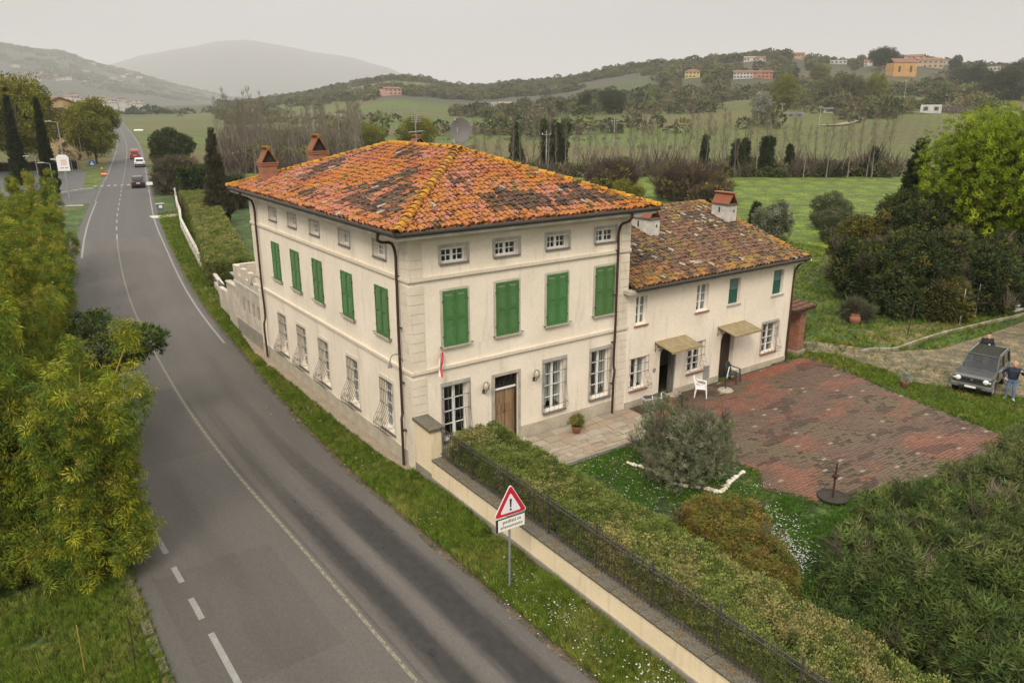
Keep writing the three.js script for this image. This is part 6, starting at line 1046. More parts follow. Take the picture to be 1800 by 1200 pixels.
farHouse('grey field shed left of the hillside track', 1398, 207, 26, 8, [0.3, 0.29, 0.27], [0.2, 0.2, 0.2], { roof: 'flat', cols: 2, storeys: 1, group: 'sheds by the hillside track' });
farHouse('small pale hut in the field near the hillside track', 1456, 199, 13, 8, [0.5, 0.48, 0.42], [0.2, 0.2, 0.2], { cols: 1, storeys: 1, group: 'sheds by the hillside track' });
farHouse('yellow house with tiled roof seen between the left-hand trees', 112, 224, 48, 42, [0.66, 0.48, 0.24], [0.42, 0.22, 0.16], { roof: 'front', d: 225, cols: 3, storeys: 2, group: 'houses left of the road', turn: 0.1 });
farHouse('upper orange-roofed house behind the yellow one', 95, 214, 26, 34, [0.64, 0.44, 0.26], [0.45, 0.2, 0.1], { roof: 'gable', d: 245, cols: 3, group: 'houses left of the road', turn: -0.2 });
farHouse('pinkish house partly hidden at the left edge', 0, 236, 26, 22, [0.6, 0.44, 0.36], RED, { d: 330, cols: 2, group: 'houses left of the road' });
{ // villages on the far left hillside
  const r = rng(777); for (let i = 0; i < 34; i++) { const px = r() * 330, p = onTerrain(px, lerp(108, 150, r()), 1700); if (p.d > 5900 || p.d < 2200) continue; farHouse('tiny pale house in the hazy hillside village', px, lerp(112, 148, r()), 5 + 5 * r(), 3 + 3 * r(), [0.72, 0.64, 0.54], RED, { cols: 2, storeys: 1, roof: 'hip', group: 'village on the far left hillside' }); }
  for (let i = 0; i < 16; i++) farHouse(nth(i + 1) + ' white house from the left in the town beyond the road', 75 + i * 11 + r() * 8, 176 + 10 * r(), 8 + 6 * r(), 6 + 4 * r(), [0.7, 0.66, 0.58], [0.4, 0.26, 0.2], { cols: 3, d: 1100 + 300 * r(), group: 'town beyond the end of the road' });
  // greenhouse tunnels
  for (const [px, py, w, lab] of [[1193, 165, 24, 'white domed greenhouse below the yellow villa'], [1626, 150, 26, 'long white polytunnel below the orange house'], [1740, 166, 30, 'pale polytunnel on the right slope']]) { const p = onTerrain(px, py), L = px2m(w, p.d), t = thing('polytunnel', lab, 'greenhouse', [p.x, p.y, p.z], Math.atan2(CAM.x - p.x, CAM.z - p.z), 'greenhouses on the slope'); part('cover', ni(new THREE.CylinderGeometry(3.4, 3.4, L, 14, 1, false, 0, Math.PI)).rotateZ(Math.PI / 2).rotateX(-Math.PI / 2).translate(0, 0, -3.4), mat(0.72, 0.72, 0.7, { side: THREE.DoubleSide, roughness: 0.5 }), t); part('hoop', [-0.33, 0, 0.33].map((k) => ni(new THREE.TorusGeometry(3.45, 0.1, 5, 16, Math.PI)).rotateY(Math.PI / 2).translate(k * L, 0, -3.4)), M.galv, t); }
}
// ---------------------------------------------------------------- wooded hills
{
  const r = rng(4321), wood = [], dark = [], far = [], bare = [];
  const az = (px) => { const q = pixelRay(px, 150); return Math.atan2(q.x, -q.z); };
  const a0 = az(380), a1 = az(1900), b0 = az(-120), b1 = az(480);
  let guard = 0;
  while (wood.length < 5600 && guard++ < 60000) {
    const a = lerp(a0, a1, r()), A = along(ridgeA, a), d = lerp(330, A.d * 1.02, Math.pow(r(), 0.7)), x = CAM.x + Math.sin(a) * d, z = CAM.z - Math.cos(a) * d, t = d / A.d;
    const m = fbm(x / 170, z / 130, 4, 55); const p = t > 0.9 ? 0.95 : t > 0.62 ? sstep(0.4, 0.5, m) : sstep(0.53, 0.6, m) * 0.5;
    if (r() > p) continue;
    if (clearings.some(([hx, hz, hw]) => { const ux = CAM.x - hx, uz = CAM.z - hz, L = Math.hypot(ux, uz), al = ((x - hx) * ux + (z - hz) * uz) / L, la = Math.abs((x - hx) * uz - (z - hz) * ux) / L; return al > -8 && al < 110 && la < hw * 0.8; })) continue;
    const s = lerp(4, 11, r() * r() + 0.15) * (t > 0.96 ? 0.8 : 1);
    { const q = r(); (q < 0.16 ? dark : q < 0.5 ? bare : wood).push({ p: V(x, terrain(x, z) - 0.4, z), q: new THREE.Quaternion().setFromAxisAngle(V(0, 1, 0), r() * 6.28), s: q >= 0.16 && q < 0.5 ? [s * 0.8, s * (0.7 + 0.3 * r()), s * 0.8] : [s, s * (0.6 + 0.6 * r()), s] }); }
  }
  for (let i = 0; i < 2600; i++) { const a = lerp(b0, b1, r()), B = along(ridgeB, a), d = lerp(2300, B.d, Math.sqrt(r())), x = CAM.x + Math.sin(a) * d, z = CAM.z - Math.cos(a) * d; if (fbm(x / 420, z / 420, 4, 66) < 0.47) continue; const s = lerp(14, 34, r()); far.push({ p: V(x, terrain(x, z) - 1, z), q: new THREE.Quaternion(), s: [s, s * 0.5, s] }); }
  tag(instances('woodland', SPRAY.clump, foliage, wood, PAL.wood, r, scene), 'brown-green budding woods covering the hills', null, null, 'stuff');
  tag(instances('bare_woodland', SPRAY.twig, twiggy, bare, PAL.brownTwig, r, scene), 'leafless grey-brown trees among the hill woods', null, null, 'stuff');
  tag(instances('evergreen_woodland', SPRAY.clump, foliage, dark, PAL.woodDark, r, scene), 'dark evergreen trees scattered through the hill woods', null, null, 'stuff');
  tag(instances('distant_woodland', SPRAY.clump, foliage, far, PAL.wood, r, scene), 'hazy woods on the distant left-hand mountain', null, null, 'stuff');
}
{ // pale farm track on the slope, drawn over the terrain
  const draw = (list, w, lab) => { const pts = []; for (const [px, py] of list) { const p = onTerrain(px, py); pts.push(V(p.x, 0, p.z)); } const c = new THREE.CatmullRomCurve3(pts), n = 60, P = []; for (let i = 0; i < n; i++) { const q = [i, i + 1].map((k) => { const p = c.getPointAt(k / n), t = c.getTangentAt(k / n); return [[p.x - t.z * w, p.z + t.x * w], [p.x + t.z * w, p.z - t.x * w]].map(([x, z]) => [x, terrain(x, z) + 0.5, z]); }); P.push(...q[0][0], ...q[1][0], ...q[0][1], ...q[0][1], ...q[1][0], ...q[1][1]); } const g = new THREE.BufferGeometry(); g.setAttribute('position', new THREE.Float32BufferAttribute(P, 3)); g.computeVertexNormals(); struct('farm_track', g, mat(0.55, 0.47, 0.35, { side: THREE.DoubleSide, map: rep(leafy, 0.1) }), lab); };
  draw([[1445, 222], [1480, 220], [1510, 210], [1545, 199], [1580, 191], [1612, 184]], 2.6, 'pale earth farm track climbing the slope'); draw([[1545, 199], [1585, 197], [1635, 201]], 2.0, 'pale earth branch track to the mobile home');
  const big = (lab, px, py, hpx, wpx, pal, o = {}) => { const p = onTerrain(px, py), h = px2m(hpx, p.d), w = px2m(wpx, p.d); tree(o.name || 'hill_tree', lab, p.x, p.z, h, w, { y: p.y, pal, spray: 'small', size: w * 0.13, count: 700, y0: o.y0 ?? 0.12, n: 7, gap: 0.28, group: 'single trees on the slope', ...o }); };
  big('pale whitish poplar at the foot of the slope', 1338, 218, 56, 40, 'blossom'); big('dark umbrella pine beside the roadside copse', 1075, 200, 34, 52, 'woodDark', { y0: 0.45 }); big('dark pointed conifer left of the umbrella pine', 1028, 200, 42, 24, 'ivy'); big('dark pine left of the orange house', 1552, 122, 28, 44, 'woodDark', { y0: 0.4 });
  big('large yellowish tree on the middle slope', 1378, 190, 52, 56, 'spring'); big('broad brownish tree on the middle slope', 1470, 182, 46, 60, 'wood'); big('yellow-green tree below the pink house', 1535, 180, 44, 44, 'spring'); big('brownish tree near the hut', 1500, 182, 44, 48, 'wood'); big('tall dark cypress on the middle slope', 1397, 160, 44, 10, 'woodDark'); big('dark round tree right of the house cluster', 1678, 128, 26, 24, 'woodDark'); big('green tree below the ridge houses', 1440, 140, 24, 34, 'spring');
  for (const [px, py, w, lab] of [[1715, 160, 60, 'dark olive-green tree above the polytunnel'], [1760, 175, 70, 'broad dark tree at the right edge of the slope'], [1790, 150, 60, 'dark tree on the far right slope'], [1690, 150, 44, 'dark tree beside the green hill meadow'], [600, 235, 40, 'yellowish tree left of the antenna'], [735, 262, 90, 'broad yellow-green tree directly behind the antenna'], [655, 262, 70, 'fresh green tree left behind the antenna']]) big(lab, px, py, w * 0.6, w * 0.8, px < 1000 ? 'spring' : 'woodDark');
}
// ---------------------------------------------------------------- warning sign
function canvasTex(w, h, draw) { const c = document.createElement('canvas'); c.width = w; c.height = h; draw(c.getContext('2d'), w, h); const t = new THREE.CanvasTexture(c); t.colorSpace = THREE.SRGBColorSpace; return t; }
function panelMat(t, o = {}) { return new THREE.MeshStandardMaterial({ map: t, roughness: 0.45, ...o }); }
function boardFace(w, h) { const g = ni(new THREE.PlaneGeometry(w, h)); return g; }
{
  const s = thing('warning_sign', 'triangular red-bordered warning sign with text plate on a grey post in the verge', 'road sign', [-1.35, 0, 7.7], -0.05);
  part('post', [cyl(0.03, 0.03, 3.05, 0, 0, 0, 10)], M.galv, s);
  const R = 0.56, rounded = (k) => { const p = []; for (let i = 0; i < 3; i++) for (let j = 0; j <= 4; j++) { const a = Math.PI / 2 + i * 2.0944 + (j / 4 - 0.5) * 2.0944, cx = Math.cos(Math.PI / 2 + i * 2.0944) * (R * k - 0.1 * k), cy = Math.sin(Math.PI / 2 + i * 2.0944) * (R * k - 0.1 * k); p.push([cx + Math.cos(a) * 0.05 * k, cy + Math.sin(a) * 0.05 * k]); } return p; };
  const tri = part('triangle_plate', prism(rounded(1.06), 0.02).translate(0, 2.68, 0.035), mat(0.7, 0.62, 0.6, { roughness: 0.5 }), s);
  part('red_border', prism(rounded(1.0), 0.004).translate(0, 2.68, 0.0551), mat(0.5, 0.015, 0.035, { roughness: 0.45 }), tri);
  part('white_field', prism(rounded(0.66), 0.004).translate(0, 2.655, 0.0592), mat(0.72, 0.72, 0.72, { roughness: 0.45 }), tri);
  part('exclamation_mark', [prism([[-0.018, 0], [0.018, 0], [0.032, 0.24], [-0.032, 0.24]], 0.004).translate(0, 2.61, 0.0635), ni(new THREE.CylinderGeometry(0.032, 0.032, 0.004, 14)).rotateX(Math.PI / 2).translate(0, 2.55, 0.0655)], M.black, tri);
  const t = canvasTex(512, 220, (c, w, h) => { c.fillStyle = '#e6e2da'; c.fillRect(0, 0, w, h); c.fillStyle = '#16130f'; c.fillRect(0, 0, 34, h); c.fillRect(0, 0, w, 18); c.font = 'bold 74px sans-serif'; c.textAlign = 'center'; c.fillText('podisti in', 280, 100); c.font = 'bold 66px sans-serif'; c.fillText('allenamento', 274, 182); });
  const plate = part('text_plate', [box(0.88, 0.38, 0.018, 0, 2.16, 0.044)], M.galv, s); plate.userData.label = 'white plate reading podisti in allenamento';
  part('lettering', boardFace(0.87, 0.37).translate(0, 2.16, 0.0545), panelMat(t), plate, null, true);
  s.scale.set(1, 1, 1);
  const d = thing('drain_grate', 'striped iron drain grate lying in the daisy verge', 'drain grate', [-1.09, 0.06, 10.63], 0.2);
  for (let k = 0; k < 5; k++) part('slat', box(0.42, 0.02, 0.04, 0, 0.02, -0.13 + k * 0.065), M.pale, d); part('frame', [box(0.03, 0.03, 0.34, -0.2, 0, 0), box(0.03, 0.03, 0.34, 0.2, 0, 0)], M.iron, d);
}
// ---------------------------------------------------------------- courtyard things
function monobloc(name, label, m, x, z, turn) {
  const c = thing(name, label, 'chair', [x, 0.03, z], turn);
  for (const [sx, sz] of [[-1, 1], [1, 1], [-1, -1], [1, -1]]) part('leg', bar([sx * 0.27, 0, sz * 0.27], [sx * 0.22, sz > 0 ? 0.64 : 0.44, sz * 0.2], 0.026, 6, 0.034), m, c);
  part('seat', rbox(0.5, 0.04, 0.48, 0.015, 0, 0.43, 0), m, c);
  for (const s of [-1, 1]) part('armrest', [tube([[s * 0.25, 0.64, 0.23], [s * 0.27, 0.67, 0.05], [s * 0.25, 0.7, -0.15], [s * 0.2, 0.78, -0.26]], 0.026, 6)], m, c);
  part('backrest', [tube([[-0.22, 0.44, -0.22], [-0.24, 0.72, -0.29], [-0.15, 0.92, -0.34], [0, 0.96, -0.35], [0.15, 0.92, -0.34], [0.24, 0.72, -0.29], [0.22, 0.44, -0.22]], 0.026, 6, 36)], m, c);
  for (let k = -2; k <= 2; k++) part('back_slat', bar([k * 0.07, 0.44, -0.23], [k * 0.075, 0.93 - 0.02 * Math.abs(k), -0.34], 0.018, 5), m, c);
  return c;
}
monobloc('garden_chair', 'white plastic garden chair beside the grilled window', M.plasticWhite, 13.85, 0.95, 0.7);
monobloc('garden_chair', 'dark green plastic chair in front of the plank door', mat(0.03, 0.045, 0.04, { roughness: 0.4 }), 16.5, 0.6, 0.3);
{
  const u = thing('parasol_base', 'pale round parasol foot with a white pole stub on the bricks', 'parasol stand', [15.3, 0.04, 1.15]);
  part('foot', lathe([[0.001, 0], [0.34, 0], [0.36, 0.03], [0.3, 0.09], [0.08, 0.12], [0.001, 0.12]], 20), mat(0.55, 0.49, 0.38, { map: rep(speck, 2) }), u); part('tube', cyl(0.03, 0.03, 0.55, 0, 0.1, 0, 8), M.iron, u); part('pole', bar([0, 0.5, 0], [0.12, 1.15, 0.02], 0.022, 8), M.plasticWhite, u);
  const f = thing('iron_stand', 'rusty round iron stand with a knobbed post at the courtyard edge', 'iron stand', [10.3, 0.02, 9.75]);
  part('disc', lathe([[0.001, 0.05], [0.44, 0.05], [0.46, 0.09], [0.5, 0.1], [0.5, 0], [0.001, 0]], 24), mat(0.06, 0.045, 0.035, { map: rep(moss, 1.5) }), f); part('post', [cyl(0.035, 0.028, 1.25, 0, 0.05, 0, 8)], M.rust, f); part('knob', [ni(new THREE.TorusGeometry(0.1, 0.03, 6, 10)).rotateX(1.3).translate(0, 0.82, 0), cyl(0.07, 0.09, 0.14, 0, 0.74, 0, 8), bar([-0.14, 0.86, 0.02], [0.14, 0.8, -0.02], 0.018)], M.rust, f);
  const pot = (label, x, z, s, pal, spray, cnt, y = 0.06) => { const p = thing('plant_pot', label, 'potted plant', [x, y, z]); part('pot', lathe([[0.001, 0], [0.13, 0], [0.18, 0.24], [0.2, 0.25], [0.2, 0.3], [0.17, 0.3], [0.16, 0.25], [0.001, 0.25]], 14).scale(s, s, s), M.terracotta, p); part('soil', cyl(0.16 * s, 0.16 * s, 0.01, 0, 0.26 * s, 0, 12), M.soil, p); crown(p, [[0, 0.5 * s, 0, 0.24 * s, 0.26 * s, 0.24 * s]], cnt, { spray, pal, size: 0.22 * s, seed: Math.round(x * 9), gap: 0.1, name: 'plant', shell: 0.1 }); return p; };
  pot('terracotta pot with a pale grassy plant on the flagstones', 6.7, 0.85, 1.05, 'spring', 'bamboo', 40); pot('terracotta pot with white flowers in the grass strip', 22.5, 5.6, 0.95, 'blossom', 'small', 34, 0.02); pot('terracotta pot with a leafy plant by the open doorway', 12.0, 1.5, 0.9, 'greyGreen', 'olive', 40); pot('small terracotta pot half hidden by the olive', 11.4, 2.2, 0.85, 'photinia', 'small', 26);
  const jar = thing('terracotta_jar', 'small terracotta jar standing in the grass beyond the gable', 'jar', [30.5, 0, -1.75]); part('body', lathe([[0.001, 0], [0.2, 0], [0.32, 0.25], [0.3, 0.45], [0.2, 0.55], [0.24, 0.6], [0.2, 0.6], [0.17, 0.52], [0.001, 0.5]], 16), M.terracotta, jar); part('rim', ni(new THREE.TorusGeometry(0.22, 0.025, 6, 16)).rotateX(Math.PI / 2).translate(0, 0.6, 0), M.terracotta, jar);
  // folding rack and bench with red tubs below the first window
  const b = thing('garden_bench', 'low bench piled with trays under the first window of the wing', 'bench', [11.15, 0.03, 0.75], -0.05);
  part('seat', [box(1.3, 0.05, 0.4, 0, 0.55, 0)], M.pale, b); for (const s of [-1, 1]) for (const q of [-1, 1]) part('leg', bar([s * 0.58, 0, q * 0.15], [s * 0.52, 0.55, q * 0.12], 0.02), M.ironGrey, b); part('tray', [box(0.5, 0.04, 0.3, 0.2, 0.6, 0.02, 0, 0.2), box(0.4, 0.03, 0.25, -0.35, 0.6, 0, 0.1, -0.3)], M.iron, b);
  const rk = thing('folding_rack', 'collapsed pale metal folding rack lying by the house corner', 'rack', [10.45, 0.05, 1.35], 0.35);
  for (let k = 0; k < 5; k++) part('rung', bar([-0.5 + k * 0.06, 0.05 + k * 0.06, -0.3], [0.5 + k * 0.06, 0.1 + k * 0.07, 0.3], 0.012, 4), M.pale, rk); part('leg', bar([-0.5, 0, 0.35], [0.3, 0.75, -0.2], 0.016, 5), M.plasticWhite, rk); part('leg', bar([0.1, 0, 0.4], [0.75, 0.8, 0.0], 0.016, 5), M.plasticWhite, rk); part('leg', tube([[-0.7, 0.02, 0], [-0.75, 0.3, 0], [-0.6, 0.36, 0.05], [-0.55, 0.02, 0.1]], 0.014, 5), M.iron, rk);
  const tub = thing('red_tub', 'faded red plastic tub beside the folding rack', 'tub', [10.6, 0.04, 1.75]); part('body', lathe([[0.001, 0], [0.22, 0], [0.3, 0.2], [0.32, 0.2], [0.29, 0.22], [0.21, 0.03], [0.001, 0.03]], 18), mat(0.5, 0.14, 0.09), tub); part('rim', ni(new THREE.TorusGeometry(0.31, 0.02, 5, 20)).rotateX(Math.PI / 2).translate(0, 0.21, 0), mat(0.55, 0.17, 0.11), tub);
  const cr = thing('red_crate', 'red-brown crate under the trays by the open doorway', 'crate', [11.75, 0.04, 1.0], 0.3); for (let k = 0; k < 4; k++) { part('slat', box(0.55, 0.075, 0.02, 0, 0.06 + k * 0.09, 0.2), mat(0.36, 0.1, 0.06), cr); part('slat', box(0.55, 0.075, 0.02, 0, 0.06 + k * 0.09, -0.2), mat(0.36, 0.1, 0.06), cr); part('slat', box(0.02, 0.075, 0.4, -0.27, 0.06 + k * 0.09, 0), mat(0.36, 0.1, 0.06), cr); part('slat', box(0.02, 0.075, 0.4, 0.27, 0.06 + k * 0.09, 0), mat(0.36, 0.1, 0.06), cr); } part('bottom', box(0.54, 0.02, 0.4, 0, 0.015, 0), mat(0.3, 0.09, 0.05), cr);
  // stakes beyond the track, wood pile
  const st = (lab, x, z, h, m, lean, extra, rad = 0.03) => { const s = thing('stake', lab, 'stake', [x, 0, z]); part('shaft', bar([0, -0.1, 0], [lean, h, 0], rad, 6), m, s); part('cap', cyl(rad * 1.15, rad, 0.06, lean, h, 0, 6), m, s); if (extra) part('wire', tube([[lean, h * 0.9, 0], [lean + 0.6, h * 0.7, -0.5], [lean + 1.4, h * 0.75, -1.2]], 0.008, 4), M.iron, s); };
  st('dark leaning stake in the straw-coloured patch', 30.8, 1.3, 1.9, M.darkWood, 0.25, true); st('thin pale stake before the evergreens', 35.6, 1.9, 2.1, M.pale, 0.02); st('thin pale stake nearer the wood pile', 38.2, 1.6, 2.0, M.pale, -0.03); st('thin dark stake at the foot of the bamboo', -10.1, 5.32, 1.5, M.darkWood, 0.04, false, 0.014); st('short rusty bamboo cane in the rough grass', -11.05, 4.6, 1.3, mat(0.3, 0.2, 0.05), 0.02, false, 0.014);
  const wp = thing('wood_pile', 'pile of grey-brown planks and logs by the evergreens', 'wood pile', [42.3, 0, 2.0], 0.2), r = rng(66); for (let k = 0; k < 16; k++) part(k % 3 ? 'log' : 'plank', k % 3 ? ni(new THREE.CylinderGeometry(0.12, 0.14, 1.8 + r(), 7)).rotateZ(Math.PI / 2).rotateY((r() - 0.5) * 0.7).translate((r() - 0.5) * 0.8, 0.12 + 0.22 * Math.floor(k / 6), (r() - 0.5) * 1.4) : box(2.6, 0.05, 0.25, (r() - 0.5) * 0.8, 0.3 + 0.3 * r(), (r() - 0.5) * 1.4, 0, (r() - 0.5) * 1.2, (r() - 0.5) * 0.3), k % 2 ? M.barkPale : M.pale, wp);
}
// ---------------------------------------------------------------- vehicles
const wheelPart = (car, x, y, z, r, w, rimMat = M.galv) => { const t = part('wheel', [lathe([[r * 0.62, -w / 2], [r * 0.92, -w / 2], [r, -w * 0.38], [r, w * 0.38], [r * 0.92, w / 2], [r * 0.62, w / 2], [r * 0.6, 0], [r * 0.62, -w / 2]], 20).rotateZ(Math.PI / 2)], M.rubber, car); t.position.set(x, y, z); const rim = [ni(new THREE.CylinderGeometry(r * 0.2, r * 0.2, w * 0.9, 10)).rotateZ(Math.PI / 2), ni(new THREE.TorusGeometry(r * 0.58, r * 0.06, 6, 18)).rotateY(Math.PI / 2).translate(Math.sign(x) * w * 0.42, 0, 0)]; for (let k = 0; k < 5; k++) { const a = k * 1.2566; rim.push(box(w * 0.3, r * 0.5, r * 0.16, Math.sign(x) * w * 0.32, r * 0.36, 0).rotateX(a)); } part('rim', rim, rimMat, t); };
{
  // compact boxy off-roader; length along z, nose at +z
  const car = thing('off_roader', 'dark grey compact off-roader parked on the gravel track', 'car', [25.55, 0.01, 7.5], -1.37);
  const paint = new THREE.MeshPhysicalMaterial({ color: C(0.05, 0.05, 0.046), roughness: 0.32, metalness: 0.4, clearcoat: 0.9, clearcoatRoughness: 0.08 }), trim = mat(0.13, 0.125, 0.115, { roughness: 0.6 }), glass = new THREE.MeshPhysicalMaterial({ color: C(0.62, 0.66, 0.66), roughness: 0.03, transmission: 1, thickness: 0, ior: 1.5 });
  const arch = (c) => { const p = []; for (let i = 0; i <= 8; i++) { const a = Math.PI * i / 8; p.push([c + Math.cos(a) * 0.42, 0.42 + Math.sin(a) * 0.38]); } return p; };
  const lower = [[-1.72, 0.45], [-1.72, 0.98], [-1.66, 1.04], [0.68, 1.06], [1.55, 0.99], [1.70, 0.92], [1.74, 0.6], [1.74, 0.45], ...arch(1.2), ...arch(-1.05)];
  const W = 1.5, ext = (pts, w, b = 0.03) => prism(pts, w - 2 * b, b).translate(0, 0, -(w - 2 * b) / 2).rotateY(-Math.PI / 2);
  part('body', ext(lower, W), paint, car);
  part('underbody', box(1.3, 0.2, 3.1, 0, 0.42, 0), M.black, car);
  // cabin: pillars and roof round real glass
  const cab = { zf: 0.66, zt: 0.18, zr: -1.62, y0: 1.05, y1: 1.66, w0: 0.70, w1: 0.62 };
  const roof = part('roof', [rbox(1.3, 0.07, 1.86, 0.03, 0, 1.68, -0.73), ...[-0.3, -0.1, 0.1, 0.3].map((x) => box(0.05, 0.015, 1.6, x, 1.722, -0.73))], paint, car);
  for (const s of [-1, 1]) { part('roof_rail', [bar([s * 0.6, 1.76, 0.05], [s * 0.6, 1.76, -1.5], 0.022, 6), bar([s * 0.6, 1.7, 0.0], [s * 0.6, 1.76, 0.0], 0.02), bar([s * 0.6, 1.7, -1.45], [s * 0.6, 1.76, -1.45], 0.02)], M.galv, roof); }
  const P = (s) => [[s * 0.7, 1.05, 0.66], [s * 0.62, 1.66, 0.18], [s * 0.63, 1.66, -0.55], [s * 0.71, 1.05, -0.55], [s * 0.63, 1.66, -1.6], [s * 0.71, 1.05, -1.66]];
  for (const s of [-1, 1]) { const p = P(s); part('pillar', [bar(p[0], p[1], 0.04), bar(p[2], p[3], 0.045), bar(p[4], p[5], 0.06), bar(p[1], p[4], 0.035), bar(p[0], p[5], 0.03)], paint, car); const quad = (a, b, c, d) => { const g = new THREE.BufferGeometry(); g.setAttribute('position', new THREE.Float32BufferAttribute([...a, ...b, ...c, ...a, ...c, ...d], 3)); g.computeVertexNormals(); return g; }; part('side_window', quad(p[0], p[3], p[2], p[1]), glass, car); part('side_window', quad(p[3], p[5], p[4], p[2]), glass, car); if (s > 0) { part('windscreen', quad([-0.68, 1.05, 0.66], [0.68, 1.05, 0.66], [0.6, 1.66, 0.18], [-0.6, 1.66, 0.18]), glass, car); part('rear_window', quad([0.68, 1.05, -1.66], [-0.68, 1.05, -1.66], [-0.6, 1.66, -1.6], [0.6, 1.66, -1.6]), glass, car); } const m = part('mirror', [rbox(0.13, 0.14, 0.09, 0.02, s * 0.86, 1.12, 0.5), bar([s * 0.72, 1.08, 0.5], [s * 0.84, 1.1, 0.5], 0.02)], M.galv, car); const dr = part('door', [ext([[-0.52, 0.5], [0.55, 0.5], [0.58, 1.02], [-0.52, 1.02]], 0.03, 0.008).translate(s * 0.765, 0, 0)], paint, car); part('door_handle', box(0.03, 0.03, 0.14, s * 0.79, 0.92, -0.38), M.black, dr); part('wheel_arch', [1.2, -1.05].map((c) => { const o = []; for (let i = 0; i < 8; i++) { const a = Math.PI * i / 8, b = Math.PI * (i + 1) / 8; o.push(bar([s * 0.78, 0.4 + Math.sin(a) * 0.42, c + Math.cos(a) * 0.46], [s * 0.78, 0.4 + Math.sin(b) * 0.42, c + Math.cos(b) * 0.46], 0.055, 5)); } return o; }), trim, car); for (const z of [1.2, -1.05]) wheelPart(car, s * 0.68, 0.34, z, 0.34, 0.2); part('headlight', [lathe([[0.001, 0.04], [0.08, 0.035], [0.115, 0.0], [0.12, -0.04]], 14).rotateX(Math.PI / 2).translate(s * 0.54, 0.83, 1.765)], new THREE.MeshPhysicalMaterial({ color: C(0.72, 0.72, 0.7), roughness: 0.12, clearcoat: 1 }), car); part('indicator', lathe([[0.001, 0.03], [0.05, 0.02], [0.055, -0.02]], 10).rotateX(Math.PI / 2).translate(s * 0.69, 0.82, 1.755), mat(0.5, 0.45, 0.38, { roughness: 0.2 }), car); part('tail_light', box(0.1, 0.26, 0.04, s * 0.66, 0.75, -1.73), mat(0.3, 0.02, 0.02, { roughness: 0.25 }), car); part('seat', [rbox(0.46, 0.16, 0.5, 0.05, s * 0.34, 0.82, -0.3), rbox(0.44, 0.6, 0.14, 0.05, s * 0.34, 1.16, -0.55), rbox(0.24, 0.16, 0.1, 0.04, s * 0.34, 1.5, -0.58)], mat(0.04, 0.035, 0.035), car); }
  part('grille', [box(0.8, 0.13, 0.03, 0, 0.84, 1.765)], paint, car); for (let k = -2; k <= 2; k++) part('grille_slot', box(0.1, 0.085, 0.02, k * 0.15, 0.84, 1.778), M.black, car); part('badge', lathe([[0.001, 0.01], [0.03, 0.008], [0.034, 0]], 10).rotateX(Math.PI / 2).translate(0, 0.84, 1.79), M.galv, car);
  part('bonnet_scoop', [rbox(0.3, 0.05, 0.26, 0.02, 0.02, 1.045, 1.0), box(0.26, 0.025, 0.01, 0.02, 1.045, 1.132)], paint, car); part('scoop_opening', box(0.22, 0.02, 0.006, 0.02, 1.047, 1.139), M.black, car);
  part('front_bumper', [rbox(1.56, 0.22, 0.2, 0.05, 0, 0.52, 1.76), box(1.1, 0.05, 0.02, 0, 0.6, 1.862)], trim, car); part('bumper_intake', box(0.9, 0.07, 0.01, 0, 0.49, 1.863), M.black, car); part('number_plate', box(0.44, 0.1, 0.012, 0, 0.52, 1.872), mat(0.75, 0.75, 0.75), car); part('rear_bumper', rbox(1.5, 0.2, 0.16, 0.05, 0, 0.52, -1.76), trim, car);
  part('wiper', [bar([-0.5, 1.06, 0.68], [0.05, 1.1, 0.64], 0.01, 4), bar([0.0, 1.06, 0.68], [0.5, 1.1, 0.64], 0.01, 4)], M.black, car); part('spare_wheel', lathe([[0.001, 0.09], [0.26, 0.09], [0.32, 0.04], [0.32, -0.09], [0.001, -0.09]], 20).rotateX(-Math.PI / 2).translate(0.05, 0.92, -1.84), M.black, car); part('dashboard', box(1.3, 0.2, 0.3, 0, 0.98, 0.42), M.black, car);
  car.scale.set(1.02, 0.9, 1.02);
  // cars going away up the road: hatchback shape, rear towards us
  const hatch = (name, label, color, x, z, sc, tall = 1) => {
    const c = thing(name, label, 'car', [x, 0.03, z], Math.PI - 0.16, 'cars driving away up the road'), pm = new THREE.MeshPhysicalMaterial({ color: C(...color), roughness: 0.35, clearcoat: 0.6, metalness: 0.1 }), ar = (q) => { const p = []; for (let i = 0; i <= 6; i++) { const a = Math.PI * i / 6; p.push([q + Math.cos(a) * 0.38, 0.34 + Math.sin(a) * 0.36]); } return p; };
    part('body', prism([[-2.05, 0.35], [-2.1, 0.85], [-1.95, 0.98], [0.9, 0.96], [1.85, 0.82], [2.1, 0.6], [2.1, 0.35], ...ar(1.35), ...ar(-1.3)], 1.66, 0.05).translate(0, 0, -0.83).rotateY(-Math.PI / 2), pm, c);
    part('cabin', prism([[-1.98, 0.97], [-1.6, 1.5 * tall], [0.1, 1.54 * tall], [0.95, 0.96]], 1.3, 0.1).translate(0, 0, -0.65).rotateY(-Math.PI / 2), pm, c);
    part('rear_window', box(1.2, 0.44 * tall, 0.02, 0, 1.26, -1.95, 0.62), M.black, c); for (const s of [-1, 1]) { part('side_window', box(0.02, 0.36, 1.7, s * 0.76, 1.24, -0.6), M.black, c); part('tail_light', box(0.34, 0.16, 0.06, s * 0.66, 0.86, -2.12), mat(0.45, 0.02, 0.02, { roughness: 0.3 }), c); for (const q of [1.35, -1.3]) wheelPart(c, s * 0.76, 0.33, q, 0.33, 0.22); }
    part('rear_bumper', rbox(1.78, 0.26, 0.16, 0.05, 0, 0.48, -2.1), name === 'white_car' ? M.black : pm, c); part('number_plate', box(0.5, 0.12, 0.02, 0, 0.72, -2.16), mat(0.7, 0.7, 0.68), c); c.scale.setScalar(sc); return c;
  };
